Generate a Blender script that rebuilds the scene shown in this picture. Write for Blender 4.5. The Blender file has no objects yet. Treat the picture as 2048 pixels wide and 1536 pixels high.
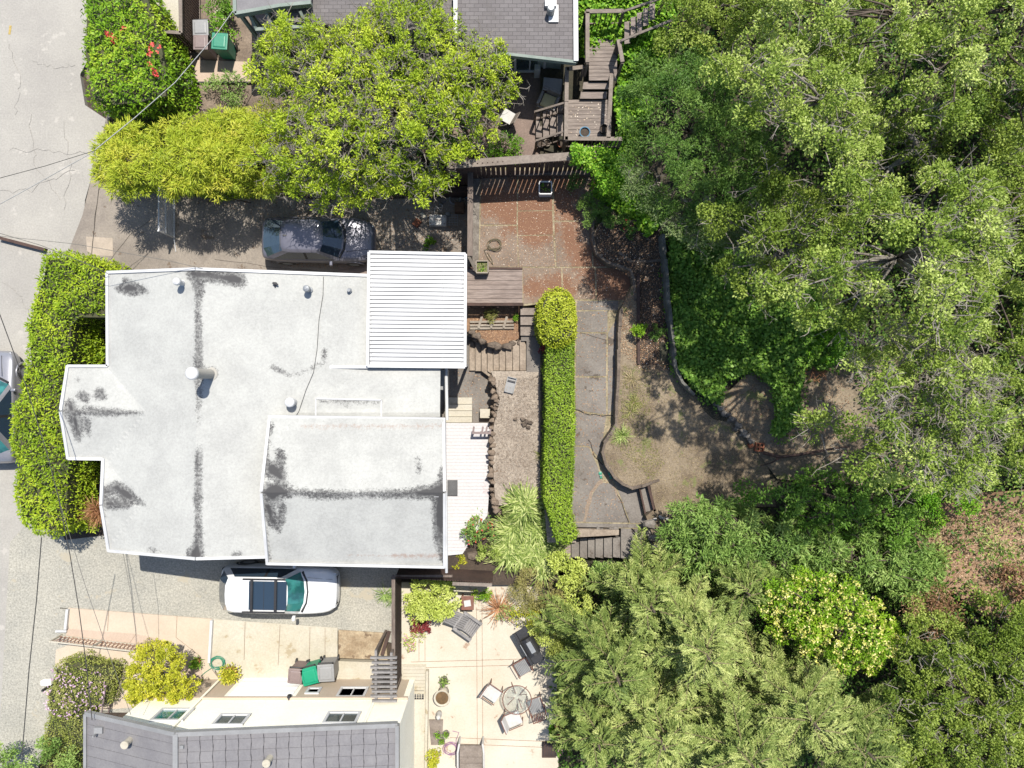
import bpy, bmesh, math, random
import numpy as np
from mathutils import Vector, Matrix

R = math.radians
random.seed(7)
rng = np.random.default_rng(11)
scene = bpy.context.scene
COL = scene.collection

# ------------------------------------------------------------------ camera, sky, sun, exposure
H = 28.44            # camera height above the street (m)
F = 1422.0           # focal length in photo pixels (2048 wide)
cam_d = bpy.data.cameras.new('camera')
cam = bpy.data.objects.new('camera', cam_d)
COL.objects.link(cam)
cam.location = (0, 0, H)
cam.rotation_euler = (0, 0, 0)
cam_d.sensor_width = 36
cam_d.lens = 36 * F / 2048
cam_d.clip_start = 0.1
cam_d.clip_end = 1000
scene.camera = cam

SUN = Vector((0.17, 0.46, 1.0)).normalized()     # direction towards the sun
world = bpy.data.worlds.new('World')
scene.world = world
world.use_nodes = True
wn = world.node_tree
sky = wn.nodes.new('ShaderNodeTexSky')
sky.sky_type = 'NISHITA'
sky.sun_disc = False
sky.sun_elevation = math.asin(SUN.z)
sky.sun_rotation = math.atan2(SUN.x, SUN.y)
bg = wn.nodes['Background']
bg.inputs['Strength'].default_value = 0.125
wn.links.new(sky.outputs[0], bg.inputs[0])
sd = bpy.data.lights.new('sun', 'SUN')
sd.energy = 5.0
sd.angle = R(0.5)
sd.color = (1.0, 0.95, 0.86)
sun = bpy.data.objects.new('sun', sd)
COL.objects.link(sun)
sun.location = (5, 14, 40)
sun.rotation_euler = (-SUN).to_track_quat('-Z', 'Y').to_euler()
vs = scene.view_settings
vs.view_transform = 'Standard'
vs.look = 'None'
vs.exposure = 0.62
vs.gamma = 1.0
vs.use_curve_mapping = False
scene.cycles.max_bounces = 6
scene.cycles.transparent_max_bounces = 8

# ------------------------------------------------------------------ helpers
def P(px, py, z=0.0):
    k = (H - z) / F
    return Vector(((px - 1024) * k, (768 - py) * k, z))

def lin(c):
    return tuple(((v / 255) / 12.92 if v <= 10 else (((v / 255) + 0.055) / 1.055) ** 2.4) for v in c)

KX = 2.25
def S(r, g, b, k=1.0):
    """albedo of a surface that reads as this colour in full sun"""
    return tuple(min(0.85, v * k / KX) for v in lin((r, g, b)))

WL = {}
def link(o, parent=None):
    COL.objects.link(o)
    if parent is not None:
        o.parent = parent
    return o

def tag(o, label=None, cat=None, group=None, kind=None):
    if label: o['label'] = label
    if cat: o['category'] = cat
    if group: o['group'] = group
    if kind: o['kind'] = kind
    return o

def thing(name, label, cat, loc=(0, 0, 0), rz=0, group=None):
    o = bpy.data.objects.new(name, None)
    o.empty_display_size = 0.2
    COL.objects.link(o)
    o.location = loc
    o.rotation_euler = (0, 0, rz)
    WL[o.name] = Vector(loc)
    return tag(o, label, cat, group)

def copy_tree(o, loc, rz, label, parent=None):
    c = o.copy()
    COL.objects.link(c)
    if parent is None:
        c.location = loc
        c.rotation_euler = (0, 0, rz)
        c['label'] = label
    else:
        c.parent = parent
    for ch in list(o.children):
        copy_tree(ch, None, None, None, c)
    return c

class MB:
    def __init__(s):
        s.v = []; s.f = []; s.m = []; s.mi = 0; s.parts = []
    def add(s, vs_, fs_):
        n = len(s.v); s.parts.append((n, len(s.f), s))
        s.v += [Vector(q) for q in vs_]
        for f in fs_:
            s.f.append(tuple(i + n for i in f)); s.m.append(s.mi)
        return s
    def box(s, c, size, rz=0.0, top=1.0, top2=None):
        """c = centre of the base; size = (x, y, z); top scales the upper face"""
        sx, sy, sz = size[0] / 2, size[1] / 2, size[2]
        t2 = top if top2 is None else top2
        cs, sn = math.cos(rz), math.sin(rz)
        vv = []
        for z, k, k2 in ((0, 1, 1), (sz, top, t2)):
            for x, y in ((-sx, -sy), (sx, -sy), (sx, sy), (-sx, sy)):
                x_, y_ = x * k, y * k2
                vv.append((c[0] + x_ * cs - y_ * sn, c[1] + x_ * sn + y_ * cs, c[2] + z))
        return s.add(vv, [(3, 2, 1, 0), (4, 5, 6, 7), (0, 1, 5, 4), (1, 2, 6, 5), (2, 3, 7, 6), (3, 0, 4, 7)])
    def beam(s, a, b, w, h, roll=None):
        a = Vector(a); b = Vector(b)
        d = (b - a)
        if d.length < 1e-6: return s
        d.normalize()
        up = Vector((0, 0, 1))
        if abs(d.z) > 0.95: up = Vector((0, 1, 0))
        if roll is not None: up = Vector(roll)
        sd_ = d.cross(up).normalized()
        up = sd_.cross(d).normalized()
        vv = []
        for q in (a, b):
            for x, y in ((-1, -1), (1, -1), (1, 1), (-1, 1)):
                vv.append(q + sd_ * (x * w / 2) + up * (y * h / 2))
        return s.add(vv, [(0, 1, 2, 3), (7, 6, 5, 4), (4, 5, 1, 0), (5, 6, 2, 1), (6, 7, 3, 2), (7, 4, 0, 3)])
    def prism(s, pts, z0):
        """pts: top outline (3-D points), extruded down to z0 (number)"""
        pts = [Vector(p) for p in pts]
        a = sum(pts[i].x * pts[(i + 1) % len(pts)].y - pts[(i + 1) % len(pts)].x * pts[i].y for i in range(len(pts)))
        if a < 0: pts = pts[::-1]
        n = len(pts)
        vv = pts + [Vector((p.x, p.y, z0)) for p in pts]
        fs = [tuple(range(n)), tuple(range(2 * n - 1, n - 1, -1))]
        for i in range(n):
            j = (i + 1) % n
            fs.append((i, i + n, j + n, j))
        return s.add(vv, fs)
    def face(s, pts):
        return s.add(pts, [tuple(range(len(pts)))])
    def tube(s, path, r, n=6, r2=None, cap=True):
        path = [Vector(p) for p in path]
        k = len(path)
        vv = []; fs = []
        ref = Vector((0.123, 0.31, 0.94))
        for i, p in enumerate(path):
            d = (path[min(i + 1, k - 1)] - path[max(i - 1, 0)])
            if d.length < 1e-7: d = Vector((0, 0, 1))
            d.normalize()
            u = d.cross(ref)
            if u.length < 0.05: u = d.cross(Vector((1, 0, 0)))
            u.normalize(); w = d.cross(u)
            rr = r if r2 is None else r + (r2 - r) * i / max(1, k - 1)
            for j in range(n):
                a = 2 * math.pi * j / n
                vv.append(p + u * (rr * math.cos(a)) + w * (rr * math.sin(a)))
        for i in range(k - 1):
            for j in range(n):
                j2 = (j + 1) % n
                fs.append((i * n + j, i * n + j2, (i + 1) * n + j2, (i + 1) * n + j))
        if cap:
            fs.append(tuple(range(n - 1, -1, -1))); fs.append(tuple((k - 1) * n + j for j in range(n)))
        return s.add(vv, fs)
    def lathe(s, prof, c=(0, 0, 0), n=20):
        vv = []; fs = []
        for r, z in prof:
            for j in range(n):
                a = 2 * math.pi * j / n
                vv.append((c[0] + r * math.cos(a), c[1] + r * math.sin(a), c[2] + z))
        for i in range(len(prof) - 1):
            for j in range(n):
                j2 = (j + 1) % n
                fs.append((i * n + j, i * n + j2, (i + 1) * n + j2, (i + 1) * n + j))
        fs.append(tuple(range(n - 1, -1, -1)))
        fs.append(tuple((len(prof) - 1) * n + j for j in range(n)))
        return s.add(vv, fs)
    def build(s, name, mats, parent=None, smooth=False, bevel=0, sub=0):
        off = WL.get(parent.name, Vector((0, 0, 0))) if parent is not None else Vector((0, 0, 0))
        me = bpy.data.meshes.new(name)
        me.from_pydata([v - off for v in s.v], [], s.f)
        if not isinstance(mats, (list, tuple)): mats = [mats]
        for m in mats: me.materials.append(m)
        me.polygons.foreach_set('material_index', s.m)
        if smooth: me.polygons.foreach_set('use_smooth', [True] * len(s.f))
        me.update()
        o = bpy.data.objects.new(name, me)
        link(o, parent)
        WL[o.name] = off
        if bevel:
            b = o.modifiers.new('bevel', 'BEVEL'); b.width = bevel; b.segments = 2; b.limit_method = 'ANGLE'
        if sub:
            b = o.modifiers.new('sub', 'SUBSURF'); b.levels = sub; b.render_levels = sub
        return o

def _each(s, name, m, parent=None, **kw):
    """one object for every piece added to the builder"""
    ends = [(q[0], q[1]) for q in s.parts[1:]] + [(len(s.v), len(s.f))]
    for (v0, f0, _), (v1, f1) in zip(s.parts, ends):
        q = MB(); q.v = s.v[v0:v1]; q.f = [tuple(i - v0 for i in f) for f in s.f[f0:f1]]; q.m = s.m[f0:f1]
        o = q.build(name, m, parent, **kw)
    return o
MB.each = _each

# ---- materials
def newmat(name):
    m = bpy.data.materials.new(name); m.use_nodes = True
    nt = m.node_tree
    return m, nt, nt.nodes['Principled BSDF']

def N(nt, t, **kw):
    n = nt.nodes.new(t)
    for k, v in kw.items():
        if isinstance(k, str) and hasattr(n, k) and not k.startswith('i_'): setattr(n, k, v)
    return n

def noise(nt, scale, detail=5, rough=0.6, coord=None, dist=0.0):
    n = nt.nodes.new('ShaderNodeTexNoise')
    n.inputs['Scale'].default_value = scale
    n.inputs['Detail'].default_value = detail
    n.inputs['Roughness'].default_value = rough
    n.inputs['Distortion'].default_value = dist
    if coord is not None: nt.links.new(coord, n.inputs['Vector'])
    return n.outputs['Fac']

def maprange(nt, v, a, b, c=0.0, d=1.0, smooth=True):
    n = nt.nodes.new('ShaderNodeMapRange')
    if smooth: n.interpolation_type = 'SMOOTHSTEP'
    n.inputs['From Min'].default_value = a; n.inputs['From Max'].default_value = b
    n.inputs['To Min'].default_value = c; n.inputs['To Max'].default_value = d
    nt.links.new(v, n.inputs['Value'])
    return n.outputs['Result']

def math_(nt, op, a, b=None):
    n = nt.nodes.new('ShaderNodeMath'); n.operation = op
    for i, q in enumerate((a, b)):
        if q is None: continue
        if isinstance(q, (int, float)): n.inputs[i].default_value = q
        else: nt.links.new(q, n.inputs[i])
    return n.outputs[0]

def mix(nt, f, a, b, blend='MIX'):
    n = nt.nodes.new('ShaderNodeMix'); n.data_type = 'RGBA'; n.blend_type = blend
    if isinstance(f, (int, float)): n.inputs[0].default_value = f
    else: nt.links.new(f, n.inputs[0])
    for i, q in ((6, a), (7, b)):
        if isinstance(q, tuple): n.inputs[i].default_value = (q[0], q[1], q[2], 1)
        else: nt.links.new(q, n.inputs[i])
    return n.outputs[2]

def coords(nt):
    return nt.nodes.new('ShaderNodeTexCoord').outputs['Object']

def attr(nt, name):
    n = nt.nodes.new('ShaderNodeAttribute'); n.attribute_name = name
    return n.outputs['Fac']

def bump(nt, bsdf, h, strength, dist=0.012):
    b = nt.nodes.new('ShaderNodeBump')
    b.inputs['Strength'].default_value = strength; b.inputs['Distance'].default_value = dist
    nt.links.new(h, b.inputs['Height']); nt.links.new(b.outputs[0], bsdf.inputs['Normal'])

def mat(name, c1, c2=None, scale=1.5, rough=0.85, grain=0.35, gscale=60, bmp=0.3, metal=0.0,
        spots=None, stretch=None, coat=0.0, wear=None):
    """two-tone mottled colour with grain; spots = (colour, noise scale, threshold); wear likewise but coarse"""
    m, nt, b = newmat(name)
    co = coords(nt)
    if stretch:
        mp = nt.nodes.new('ShaderNodeMapping'); mp.inputs['Scale'].default_value = stretch
        nt.links.new(co, mp.inputs['Vector']); co = mp.outputs[0]
    c2 = c2 or tuple(v * 0.8 for v in c1)
    f = maprange(nt, noise(nt, scale, 6, 0.65, co), 0.32, 0.68)
    col = mix(nt, f, c1, c2)
    g = noise(nt, min(gscale, 14) if not stretch else 3.0, 3, 0.75, co)
    gv = maprange(nt, g, 0.25, 0.75, 1 - grain, 1 + grain, False)
    col = mix(nt, 1.0, col, nt_gray(nt, gv), 'MULTIPLY')
    for sp in (spots, wear):
        if sp:
            sf = maprange(nt, noise(nt, sp[1], 4, 0.7, co), sp[2], sp[2] + 0.06)
            col = mix(nt, sf, col, sp[0])
    nt.links.new(col, b.inputs['Base Color'])
    b.inputs['Roughness'].default_value = rough
    b.inputs['Metallic'].default_value = metal
    b.inputs['Coat Weight'].default_value = coat
    if bmp: bump(nt, b, g, bmp)
    return m

def nt_gray(nt, v):
    n = nt.nodes.new('ShaderNodeCombineColor')
    for i in range(3): nt.links.new(v, n.inputs[i])
    return n.outputs[0]

def leafmat(name, ca, cb, cc, rough=0.5, trans=0.3, spec=0.22):
    m, nt, b = newmat(name)
    t = attr(nt, 'tint')
    col = mix(nt, maprange(nt, t, 0.0, 0.5, smooth=False), ca, cb)
    col = mix(nt, maprange(nt, t, 0.5, 1.0, smooth=False), col, cc)
    nt.links.new(col, b.inputs['Base Color'])
    b.inputs['Roughness'].default_value = rough
    b.inputs['Specular IOR Level'].default_value = spec
    tr = nt.nodes.new('ShaderNodeBsdfTranslucent')
    tc = mix(nt, 1.0, col, (1.0, 1.0, 0.6), 'MULTIPLY')
    nt.links.new(tc, tr.inputs[0])
    mx = nt.nodes.new('ShaderNodeMixShader'); mx.inputs[0].default_value = trans
    nt.links.new(b.outputs[0], mx.inputs[1]); nt.links.new(tr.outputs[0], mx.inputs[2])
    nt.links.new(mx.outputs[0], nt.nodes['Material Output'].inputs['Surface'])
    return m

def stainmat(name, c1, c2, stain, speck, rough=0.85, sharp=0.14, amp=0.5, gs=13, rust=None, off=0.07):
    """light surface with worn dark patches whose outline comes from the 'stain' distance attribute"""
    m, nt, b = newmat(name)
    co = coords(nt)
    col = mix(nt, maprange(nt, noise(nt, 0.8, 6, 0.65, co), 0.35, 0.7), c1, c2)
    g = noise(nt, 12, 3, 0.8, co)
    col = mix(nt, 1.0, col, nt_gray(nt, maprange(nt, g, 0.25, 0.75, 0.84, 1.12, False)), 'MULTIPLY')
    # faint specks everywhere
    sp = math_(nt, 'MULTIPLY', maprange(nt, noise(nt, 17, 5, 0.8, co), 0.60, 0.70), maprange(nt, noise(nt, 0.9, 4, 0.6, co), 0.45, 0.68))
    col = mix(nt, math_(nt, 'MULTIPLY', sp, 0.75), col, speck)
    if rust:
        r = attr(nt, 'rust')
        rr = math_(nt, 'ADD', r, math_(nt, 'MULTIPLY', math_(nt, 'SUBTRACT', noise(nt, 9, 6, 0.8, co), 0.5), 1.9))
        col = mix(nt, math_(nt, 'MULTIPLY', maprange(nt, rr, 0.35, 0.85), 0.8), col, rust)
    s = attr(nt, 'stain')
    s2 = math_(nt, 'ADD', math_(nt, 'ADD', s, off), math_(nt, 'MULTIPLY', math_(nt, 'SUBTRACT', noise(nt, 2.1, 7, 0.66, co), 0.5), amp))
    s3 = math_(nt, 'ADD', s2, math_(nt, 'MULTIPLY', math_(nt, 'SUBTRACT', noise(nt, gs, 3, 0.85, co), 0.5), amp * 1.5))
    sf = maprange(nt, s3, -0.02, sharp, 0.0, 0.95)
    inner = maprange(nt, noise(nt, 11, 3, 0.9, co), 0.38, 0.58, 0.55, 1.0)
    inner = math_(nt, 'MULTIPLY', inner, maprange(nt, noise(nt, 2.6, 4, 0.6, co), 0.3, 0.6, 0.75, 1.0))
    inner = math_(nt, 'MAXIMUM', inner, maprange(nt, s2, 0.10, 0.26))
    col = mix(nt, math_(nt, 'MULTIPLY', sf, inner), col, stain)
    nt.links.new(col, b.inputs['Base Color'])
    b.inputs['Roughness'].default_value = rough
    bump(nt, b, g, 0.25)
    return m

# ---- sheets cut into a fine net, carrying attributes
def cut_sheet(name, polys, zf, step, mats, attrs=None, parent=None, xs=(), ys=()):
    """polys: outlines as lists of (px, py, z). zf(x, y) arrays -> z. attrs: name -> f(px, py)"""
    bm = bmesh.new()
    off = WL.get(parent.name, Vector((0, 0, 0))) if parent is not None else Vector((0, 0, 0))
    for poly in polys:
        pts = [P(*q) for q in poly]
        vv = [bm.verts.new((p.x, p.y, 0)) for p in pts]
        f = bm.faces.new(vv); f.normal_update()
        if f.normal.z < 0: f.normal_flip()
    X = [v.co.x for v in bm.verts]; Y = [v.co.y for v in bm.verts]
    for ax, lo, hi, extra in ((0, min(X), max(X), xs), (1, min(Y), max(Y), ys)):
        cuts = list(np.arange(math.floor(lo / step) * step, hi, step)) + list(extra)
        no = (1, 0, 0) if ax == 0 else (0, 1, 0)
        for c in cuts:
            co = (c, 0, 0) if ax == 0 else (0, c, 0)
            bmesh.ops.bisect_plane(bm, geom=bm.verts[:] + bm.edges[:] + bm.faces[:], dist=1e-4, plane_co=co, plane_no=no)
    me = bpy.data.meshes.new(name)
    bm.to_mesh(me); bm.free()
    n = len(me.vertices)
    co = np.zeros(n * 3, 'f'); me.vertices.foreach_get('co', co); co = co.reshape(-1, 3)
    z = zf(co[:, 0], co[:, 1]) if callable(zf) else np.full(n, zf, 'f')
    co[:, 2] = z
    k = F / (H - z)
    px = 1024 + co[:, 0] * k; py = 768 - co[:, 1] * k
    for an, fn in (attrs or {}).items():
        a = me.attributes.new(an, 'FLOAT', 'POINT')
        a.data.foreach_set('value', np.asarray(fn(px, py), 'f'))
    co -= np.array(off, 'f')
    me.vertices.foreach_set('co', co.ravel())
    for m in (mats if isinstance(mats, (list, tuple)) else [mats]): me.materials.append(m)
    me.update()
    o = bpy.data.objects.new(name, me)
    link(o, parent)
    WL[o.name] = off
    return o

def seg_sdf(px, py, pts, w, m=0.018):
    """metres inside (+) / outside (-) of a poly-line brush; pts (px, py[, width px])"""
    best = np.full(px.shape, -9.0)
    for a, b in zip(pts[:-1], pts[1:]) if len(pts) > 1 else [(pts[0], pts[0])]:
        ax, ay = a[0], a[1]; bx, by = b[0], b[1]
        wa = a[2] if len(a) > 2 else w; wb = b[2] if len(b) > 2 else w
        dx, dy = bx - ax, by - ay
        L2 = dx * dx + dy * dy + 1e-6
        t = np.clip(((px - ax) * dx + (py - ay) * dy) / L2, 0, 1)
        d = np.hypot(px - ax - t * dx, py - ay - t * dy)
        best = np.maximum(best, ((wa + (wb - wa) * t) - d) * m)
    return best

def strokes(*ss):
    def f(px, py):
        r = np.full(px.shape, -9.0)
        for s in ss: r = np.maximum(r, seg_sdf(px, py, s, 6))
        return r
    return f

# ---- leaves
def inpoly(x, y, poly):
    r = np.zeros(x.shape, bool); n = len(poly); j = n - 1
    for i in range(n):
        xi, yi = poly[i][0], poly[i][1]; xj, yj = poly[j][0], poly[j][1]
        if yi != yj:
            c = ((yi > y) != (yj > y)) & (x < (xj - xi) * (y - yi) / (yj - yi) + xi)
            r ^= c
        j = i
    return r

def edge_dist(x, y, poly):
    d = np.full(x.shape, 1e9); n = len(poly)
    for i in range(n):
        ax, ay = poly[i][0], poly[i][1]; bx, by = poly[(i + 1) % n][0], poly[(i + 1) % n][1]
        dx, dy = bx - ax, by - ay
        t = np.clip(((x - ax) * dx + (y - ay) * dy) / (dx * dx + dy * dy + 1e-9), 0, 1)
        d = np.minimum(d, np.hypot(x - ax - t * dx, y - ay - t * dy))
    return d

def sample_poly(poly, n, rg=rng):
    xs = [p[0] for p in poly]; ys = [p[1] for p in poly]
    out = np.zeros((0, 2))
    while len(out) < n:
        q = np.stack([rg.uniform(min(xs), max(xs), n * 2), rg.uniform(min(ys), max(ys), n * 2)], 1)
        out = np.concatenate([out, q[inpoly(q[:, 0], q[:, 1], poly)]])
    return out[:n]

def unit(a):
    return a / (np.linalg.norm(a, axis=1, keepdims=True) + 1e-9)

def randdir(n, zb=0.0):
    d = rng.normal(size=(n, 3)); d[:, 2] += zb
    return unit(d)

def leaf_mesh(name, pos, axis, nrm, L, W, tint, m, parent=None, bend=0.0, mid=0.42):
    n = len(pos)
    L = np.broadcast_to(np.asarray(L, float), (n,))[:, None]; W = np.broadcast_to(np.asarray(W, float), (n,))[:, None]
    side = unit(np.cross(axis, nrm))
    up = unit(np.cross(side, axis))
    base = pos
    m1 = pos + axis * L * mid + side * W / 2 + up * L * bend
    m2 = pos + axis * L * mid - side * W / 2 + up * L * bend
    tip = pos + axis * L
    V = np.stack([base, m1, tip, m2], 1).reshape(-1, 3)
    off = WL.get(parent.name, Vector((0, 0, 0))) if parent is not None else Vector((0, 0, 0))
    V = V - np.array(off)
    me = bpy.data.meshes.new(name)
    me.vertices.add(n * 4); me.vertices.foreach_set('co', V.astype('f').ravel())
    me.loops.add(n * 4); me.loops.foreach_set('vertex_index', np.arange(n * 4, dtype='i'))
    me.polygons.add(n); me.polygons.foreach_set('loop_start', np.arange(0, n * 4, 4, dtype='i'))
    me.polygons.foreach_set('loop_total', np.full(n, 4, 'i'))
    a = me.attributes.new('tint', 'FLOAT', 'FACE')
    a.data.foreach_set('value', np.clip(tint, 0, 1).astype('f'))
    me.materials.append(m)
    me.update(calc_edges=True)
    o = bpy.data.objects.new(name, me)
    link(o, parent)
    WL[o.name] = off
    return o

def clump_points(cl, dens, sub=9, low=-0.35):
    """cl: array (k,4) centre + radius. returns positions, outward directions, clump tint"""
    Ps, Ds, Ts = [], [], []
    for cx, cy, cz, r in cl:
        sdir = randdir(sub, 0.35); sdir = sdir[sdir[:, 2] > low]
        if not len(sdir): continue
        sc = np.array([cx, cy, cz]) + sdir * r * rng.uniform(0.45, 0.85, (len(sdir), 1)) * np.array([1, 1, 0.8])
        sr = r * rng.uniform(0.28, 0.5, len(sdir))
        n = max(8, int(dens * 4 * math.pi * r * r))
        k = rng.integers(0, len(sdir), n)
        d = randdir(n, 0.35)
        p = sc[k] + d * (sr[k] * rng.uniform(0.45, 1.05, n) ** 0.7)[:, None]
        ct = rng.uniform(0, 1); st = rng.uniform(0, 1, len(sdir))
        Ps.append(p); Ds.append(unit(d + sdir[k] * 0.6)); Ts.append(0.36 * ct + 0.32 * st[k] + 0.32 * rng.uniform(0, 1, n))
    return np.concatenate(Ps), np.concatenate(Ds), np.concatenate(Ts)

def crown_leaves(name, cl, m, parent, dens=90, L=0.13, W=0.055, sub=9, droop=0.0, tintk=0.0):
    p, d, t = clump_points(cl, dens, sub)
    n = len(p)
    ax = unit(d * 0.8 + rng.normal(size=(n, 3)) * 0.7 + np.array([0, 0, -droop]))
    nr = unit(rng.normal(size=(n, 3)) * 0.55 + d * 0.5 + np.array([0, 0, 0.7]))
    return leaf_mesh(name, p, ax, nr, L * rng.uniform(0.7, 1.25, n), W * rng.uniform(0.8, 1.2, n), t + tintk, m, parent, bend=0.04)

def poly_clumps(poly, ztop, zlow, n, rr, fall=70, mind=0.55, holes=(), jz=0.4):
    """clumps spread through a crown outline given in photo pixels, domed: ztop inside, zlow at the rim"""
    out = []
    tries = 0
    while len(out) < n and tries < 60:
        tries += 1
        q = sample_poly(poly, n * 2)
        ed = edge_dist(q[:, 0], q[:, 1], poly)
        for (x, y), e in zip(q, ed):
            if any((x - h[0]) ** 2 + (y - h[1]) ** 2 < h[2] ** 2 for h in holes): continue
            z = zlow + (ztop - zlow) * min(1, e / fall) ** 0.6 + random.uniform(-jz, jz * .8)
            r = random.uniform(*rr)
            w = P(x, y, z)
            if all((w.x - o[0]) ** 2 + (w.y - o[1]) ** 2 > (mind * (r + o[3])) ** 2 for o in out):
                out.append((w.x, w.y, z - r * 0.6, r))
                if len(out) >= n: break
    return np.array(out)

def limbs(parent, base, cl, m, r0=0.22, name='trunk', twigs=0, tw=None, fork=0.45, every=1, lean=None):
    """trunk rising from base with limbs reaching each clump of the crown"""
    b = Vector(base)
    cc = Vector((cl[:, 0].mean(), cl[:, 1].mean(), 0)); zt = cl[:, 2].max()
    mb = MB()
    top = Vector((b.x + (cc.x - b.x) * 0.5, b.y + (cc.y - b.y) * 0.5, b.z + (zt - b.z) * fork))
    midp = (b + top) / 2 + Vector((random.uniform(-.15, .15), random.uniform(-.15, .15), 0))
    mb.tube([b - Vector((0, 0, 0.3)), b + Vector((0, 0, 0.15)), midp, top], r0 * 1.25, 8, r0 * 0.8)
    # main limbs: cluster clumps by angle
    k = max(3, min(7, len(cl) // 6))
    ang = np.arctan2(cl[:, 1] - top.y, cl[:, 0] - top.x)
    idx = ((ang + math.pi) / (2 * math.pi) * k).astype(int) % k
    for i in range(k):
        sel = cl[idx == i]
        if not len(sel): continue
        c = Vector(sel[:, :3].mean(0)); hub = top + (c - top) * 0.55 + Vector((random.uniform(-.2, .2), random.uniform(-.2, .2), 0.1))
        mb.tube([top, (top + hub) / 2 + Vector((0, 0, 0.12)), hub], r0 * 0.6, 6, r0 * 0.32)
        for j, q in enumerate(sel):
            if j % every: continue
            e = Vector(q[:3]) + Vector((0, 0, q[3] * 0.2))
            mp = (hub + e) / 2 + Vector((random.uniform(-.25, .25), random.uniform(-.25, .25), random.uniform(-.1, .25)))
            mb.tube([hub, mp, e], r0 * 0.26, 5, r0 * 0.08)
    o = mb.build(name, m, parent, smooth=True)
    if twigs:
        mt = MB()
        for _ in range(twigs):
            q = cl[random.randrange(len(cl))]
            c = Vector(q[:3]); r = q[3]
            d = Vector((random.gauss(0, 1), random.gauss(0, 1), abs(random.gauss(0, .8)))).normalized()
            a = c + d * r * 0.45
            e = c + d * r * random.uniform(0.95, 1.35) + Vector((random.uniform(-.25, .25), random.uniform(-.25, .25), 0))
            mp = (a + e) / 2 + Vector((random.uniform(-.1, .1), random.uniform(-.1, .1), .05))
            mt.tube([a, mp, e], 0.018, 3, 0.006, cap=False)
            for _k in range(2):
                g = mp + (e - mp) * random.random()
                mt.tube([g, g + Vector((random.uniform(-.22, .22), random.uniform(-.22, .22), random.uniform(0, .15)))], 0.009, 3, 0.004, cap=False)
        mt.build('twigs', tw or m, parent)
    return o

def hedge(name, label, cat, poly, z0, z1, m, core, dens=420, L=0.10, W=0.05, rnd=0.22, group=None, rough=0.09, lean=0.25, flowers=None):
    """clipped or natural hedge: outline in photo pixels at its top"""
    wp = [P(x, y, z1) for x, y in poly]
    wp2 = [(p.x, p.y) for p in wp]
    cx = sum(p[0] for p in wp2) / len(wp2); cy = sum(p[1] for p in wp2) / len(wp2)
    t = thing(name, label, cat, (cx, cy, z0), 0, group)
    area = abs(sum(wp2[i][0] * wp2[(i + 1) % len(wp2)][1] - wp2[(i + 1) % len(wp2)][0] * wp2[i][1] for i in range(len(wp2)))) / 2
    n = int(area * dens)
    q = sample_poly(wp2, n); e = edge_dist(q[:, 0], q[:, 1], wp2)
    lump = np.sin(q[:, 0] * 3.1 + 1) * np.sin(q[:, 1] * 2.7) * rough + np.sin(q[:, 0] * 7.3 + q[:, 1] * 5.1) * rough * 0.5 + np.sin(q[:, 1] * 9.7 - q[:, 0] * 6.1) * rough * 0.4
    z = z1 - np.clip(rnd - e, 0, rnd) ** 1.6 / max(rnd, .01) ** 0.6 * 1.2 + lump - rng.uniform(0, 0.10, n) ** 1.0
    pos = np.stack([q[:, 0], q[:, 1], z], 1)
    out = unit(np.stack([q[:, 0] - cx, q[:, 1] - cy, np.zeros(n)], 1))
    nrm = np.tile([0.0, 0.0, 1.0], (n, 1)) + out * np.clip(rnd - e, 0, 1)[:, None] * 2
    # sides
    per = [((wp2[i]), (wp2[(i + 1) % len(wp2)])) for i in range(len(wp2))]
    P2, N2 = [], []
    for a, b in per:
        l = math.hypot(b[0] - a[0], b[1] - a[1])
        k = int(l * (z1 - z0) * dens * 0.6)
        u = rng.uniform(0, 1, k)[:, None]
        pt = np.array(a) * (1 - u) + np.array(b) * u
        nn = np.array([b[1] - a[1], a[0] - b[0]]) / (l + 1e-9)
        if np.dot(nn, np.array([(a[0] + b[0]) / 2 - cx, (a[1] + b[1]) / 2 - cy])) < 0: nn = -nn
        zz = rng.uniform(z0, z1 - 0.1 - rnd * .55, k)
        pt = pt + nn * rng.uniform(-0.12, 0.04, (k, 1)) + nn * (np.sin(pt[:, :1] * 4 + zz[:, None] * 3) * rough)
        P2.append(np.column_stack([pt, zz])); N2.append(np.tile([nn[0], nn[1], 0.25], (k, 1)))
    pos = np.concatenate([pos] + P2); nrm = np.concatenate([nrm] + N2)
    n = len(pos)
    nrm = unit(nrm + rng.normal(size=(n, 3)) * 0.55)
    ax = unit(np.cross(nrm, rng.normal(size=(n, 3))) + nrm * rng.uniform(0, 0.9, (n, 1)))
    patch = 0.5 + 0.5 * np.sin(pos[:, 0] * 1.3 + 2 + np.sin(pos[:, 1] * 2.9)) * np.sin(pos[:, 1] * 1.7 + np.sin(pos[:, 0] * 3.3))
    leaf_mesh('leaves', pos, ax, nrm, L * rng.uniform(.7, 1.25, n), W * rng.uniform(.8, 1.2, n), patch * 0.5 + rng.uniform(0, .6, n), m, t, bend=0.05)
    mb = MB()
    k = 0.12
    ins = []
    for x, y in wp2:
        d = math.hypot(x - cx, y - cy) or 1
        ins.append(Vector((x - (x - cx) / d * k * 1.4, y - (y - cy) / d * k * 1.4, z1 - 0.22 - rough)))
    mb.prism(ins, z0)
    mb.build('dark_core', core, t)  # solid dark block stands in for the shaded inside of the hedge
    return t, pos

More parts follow.
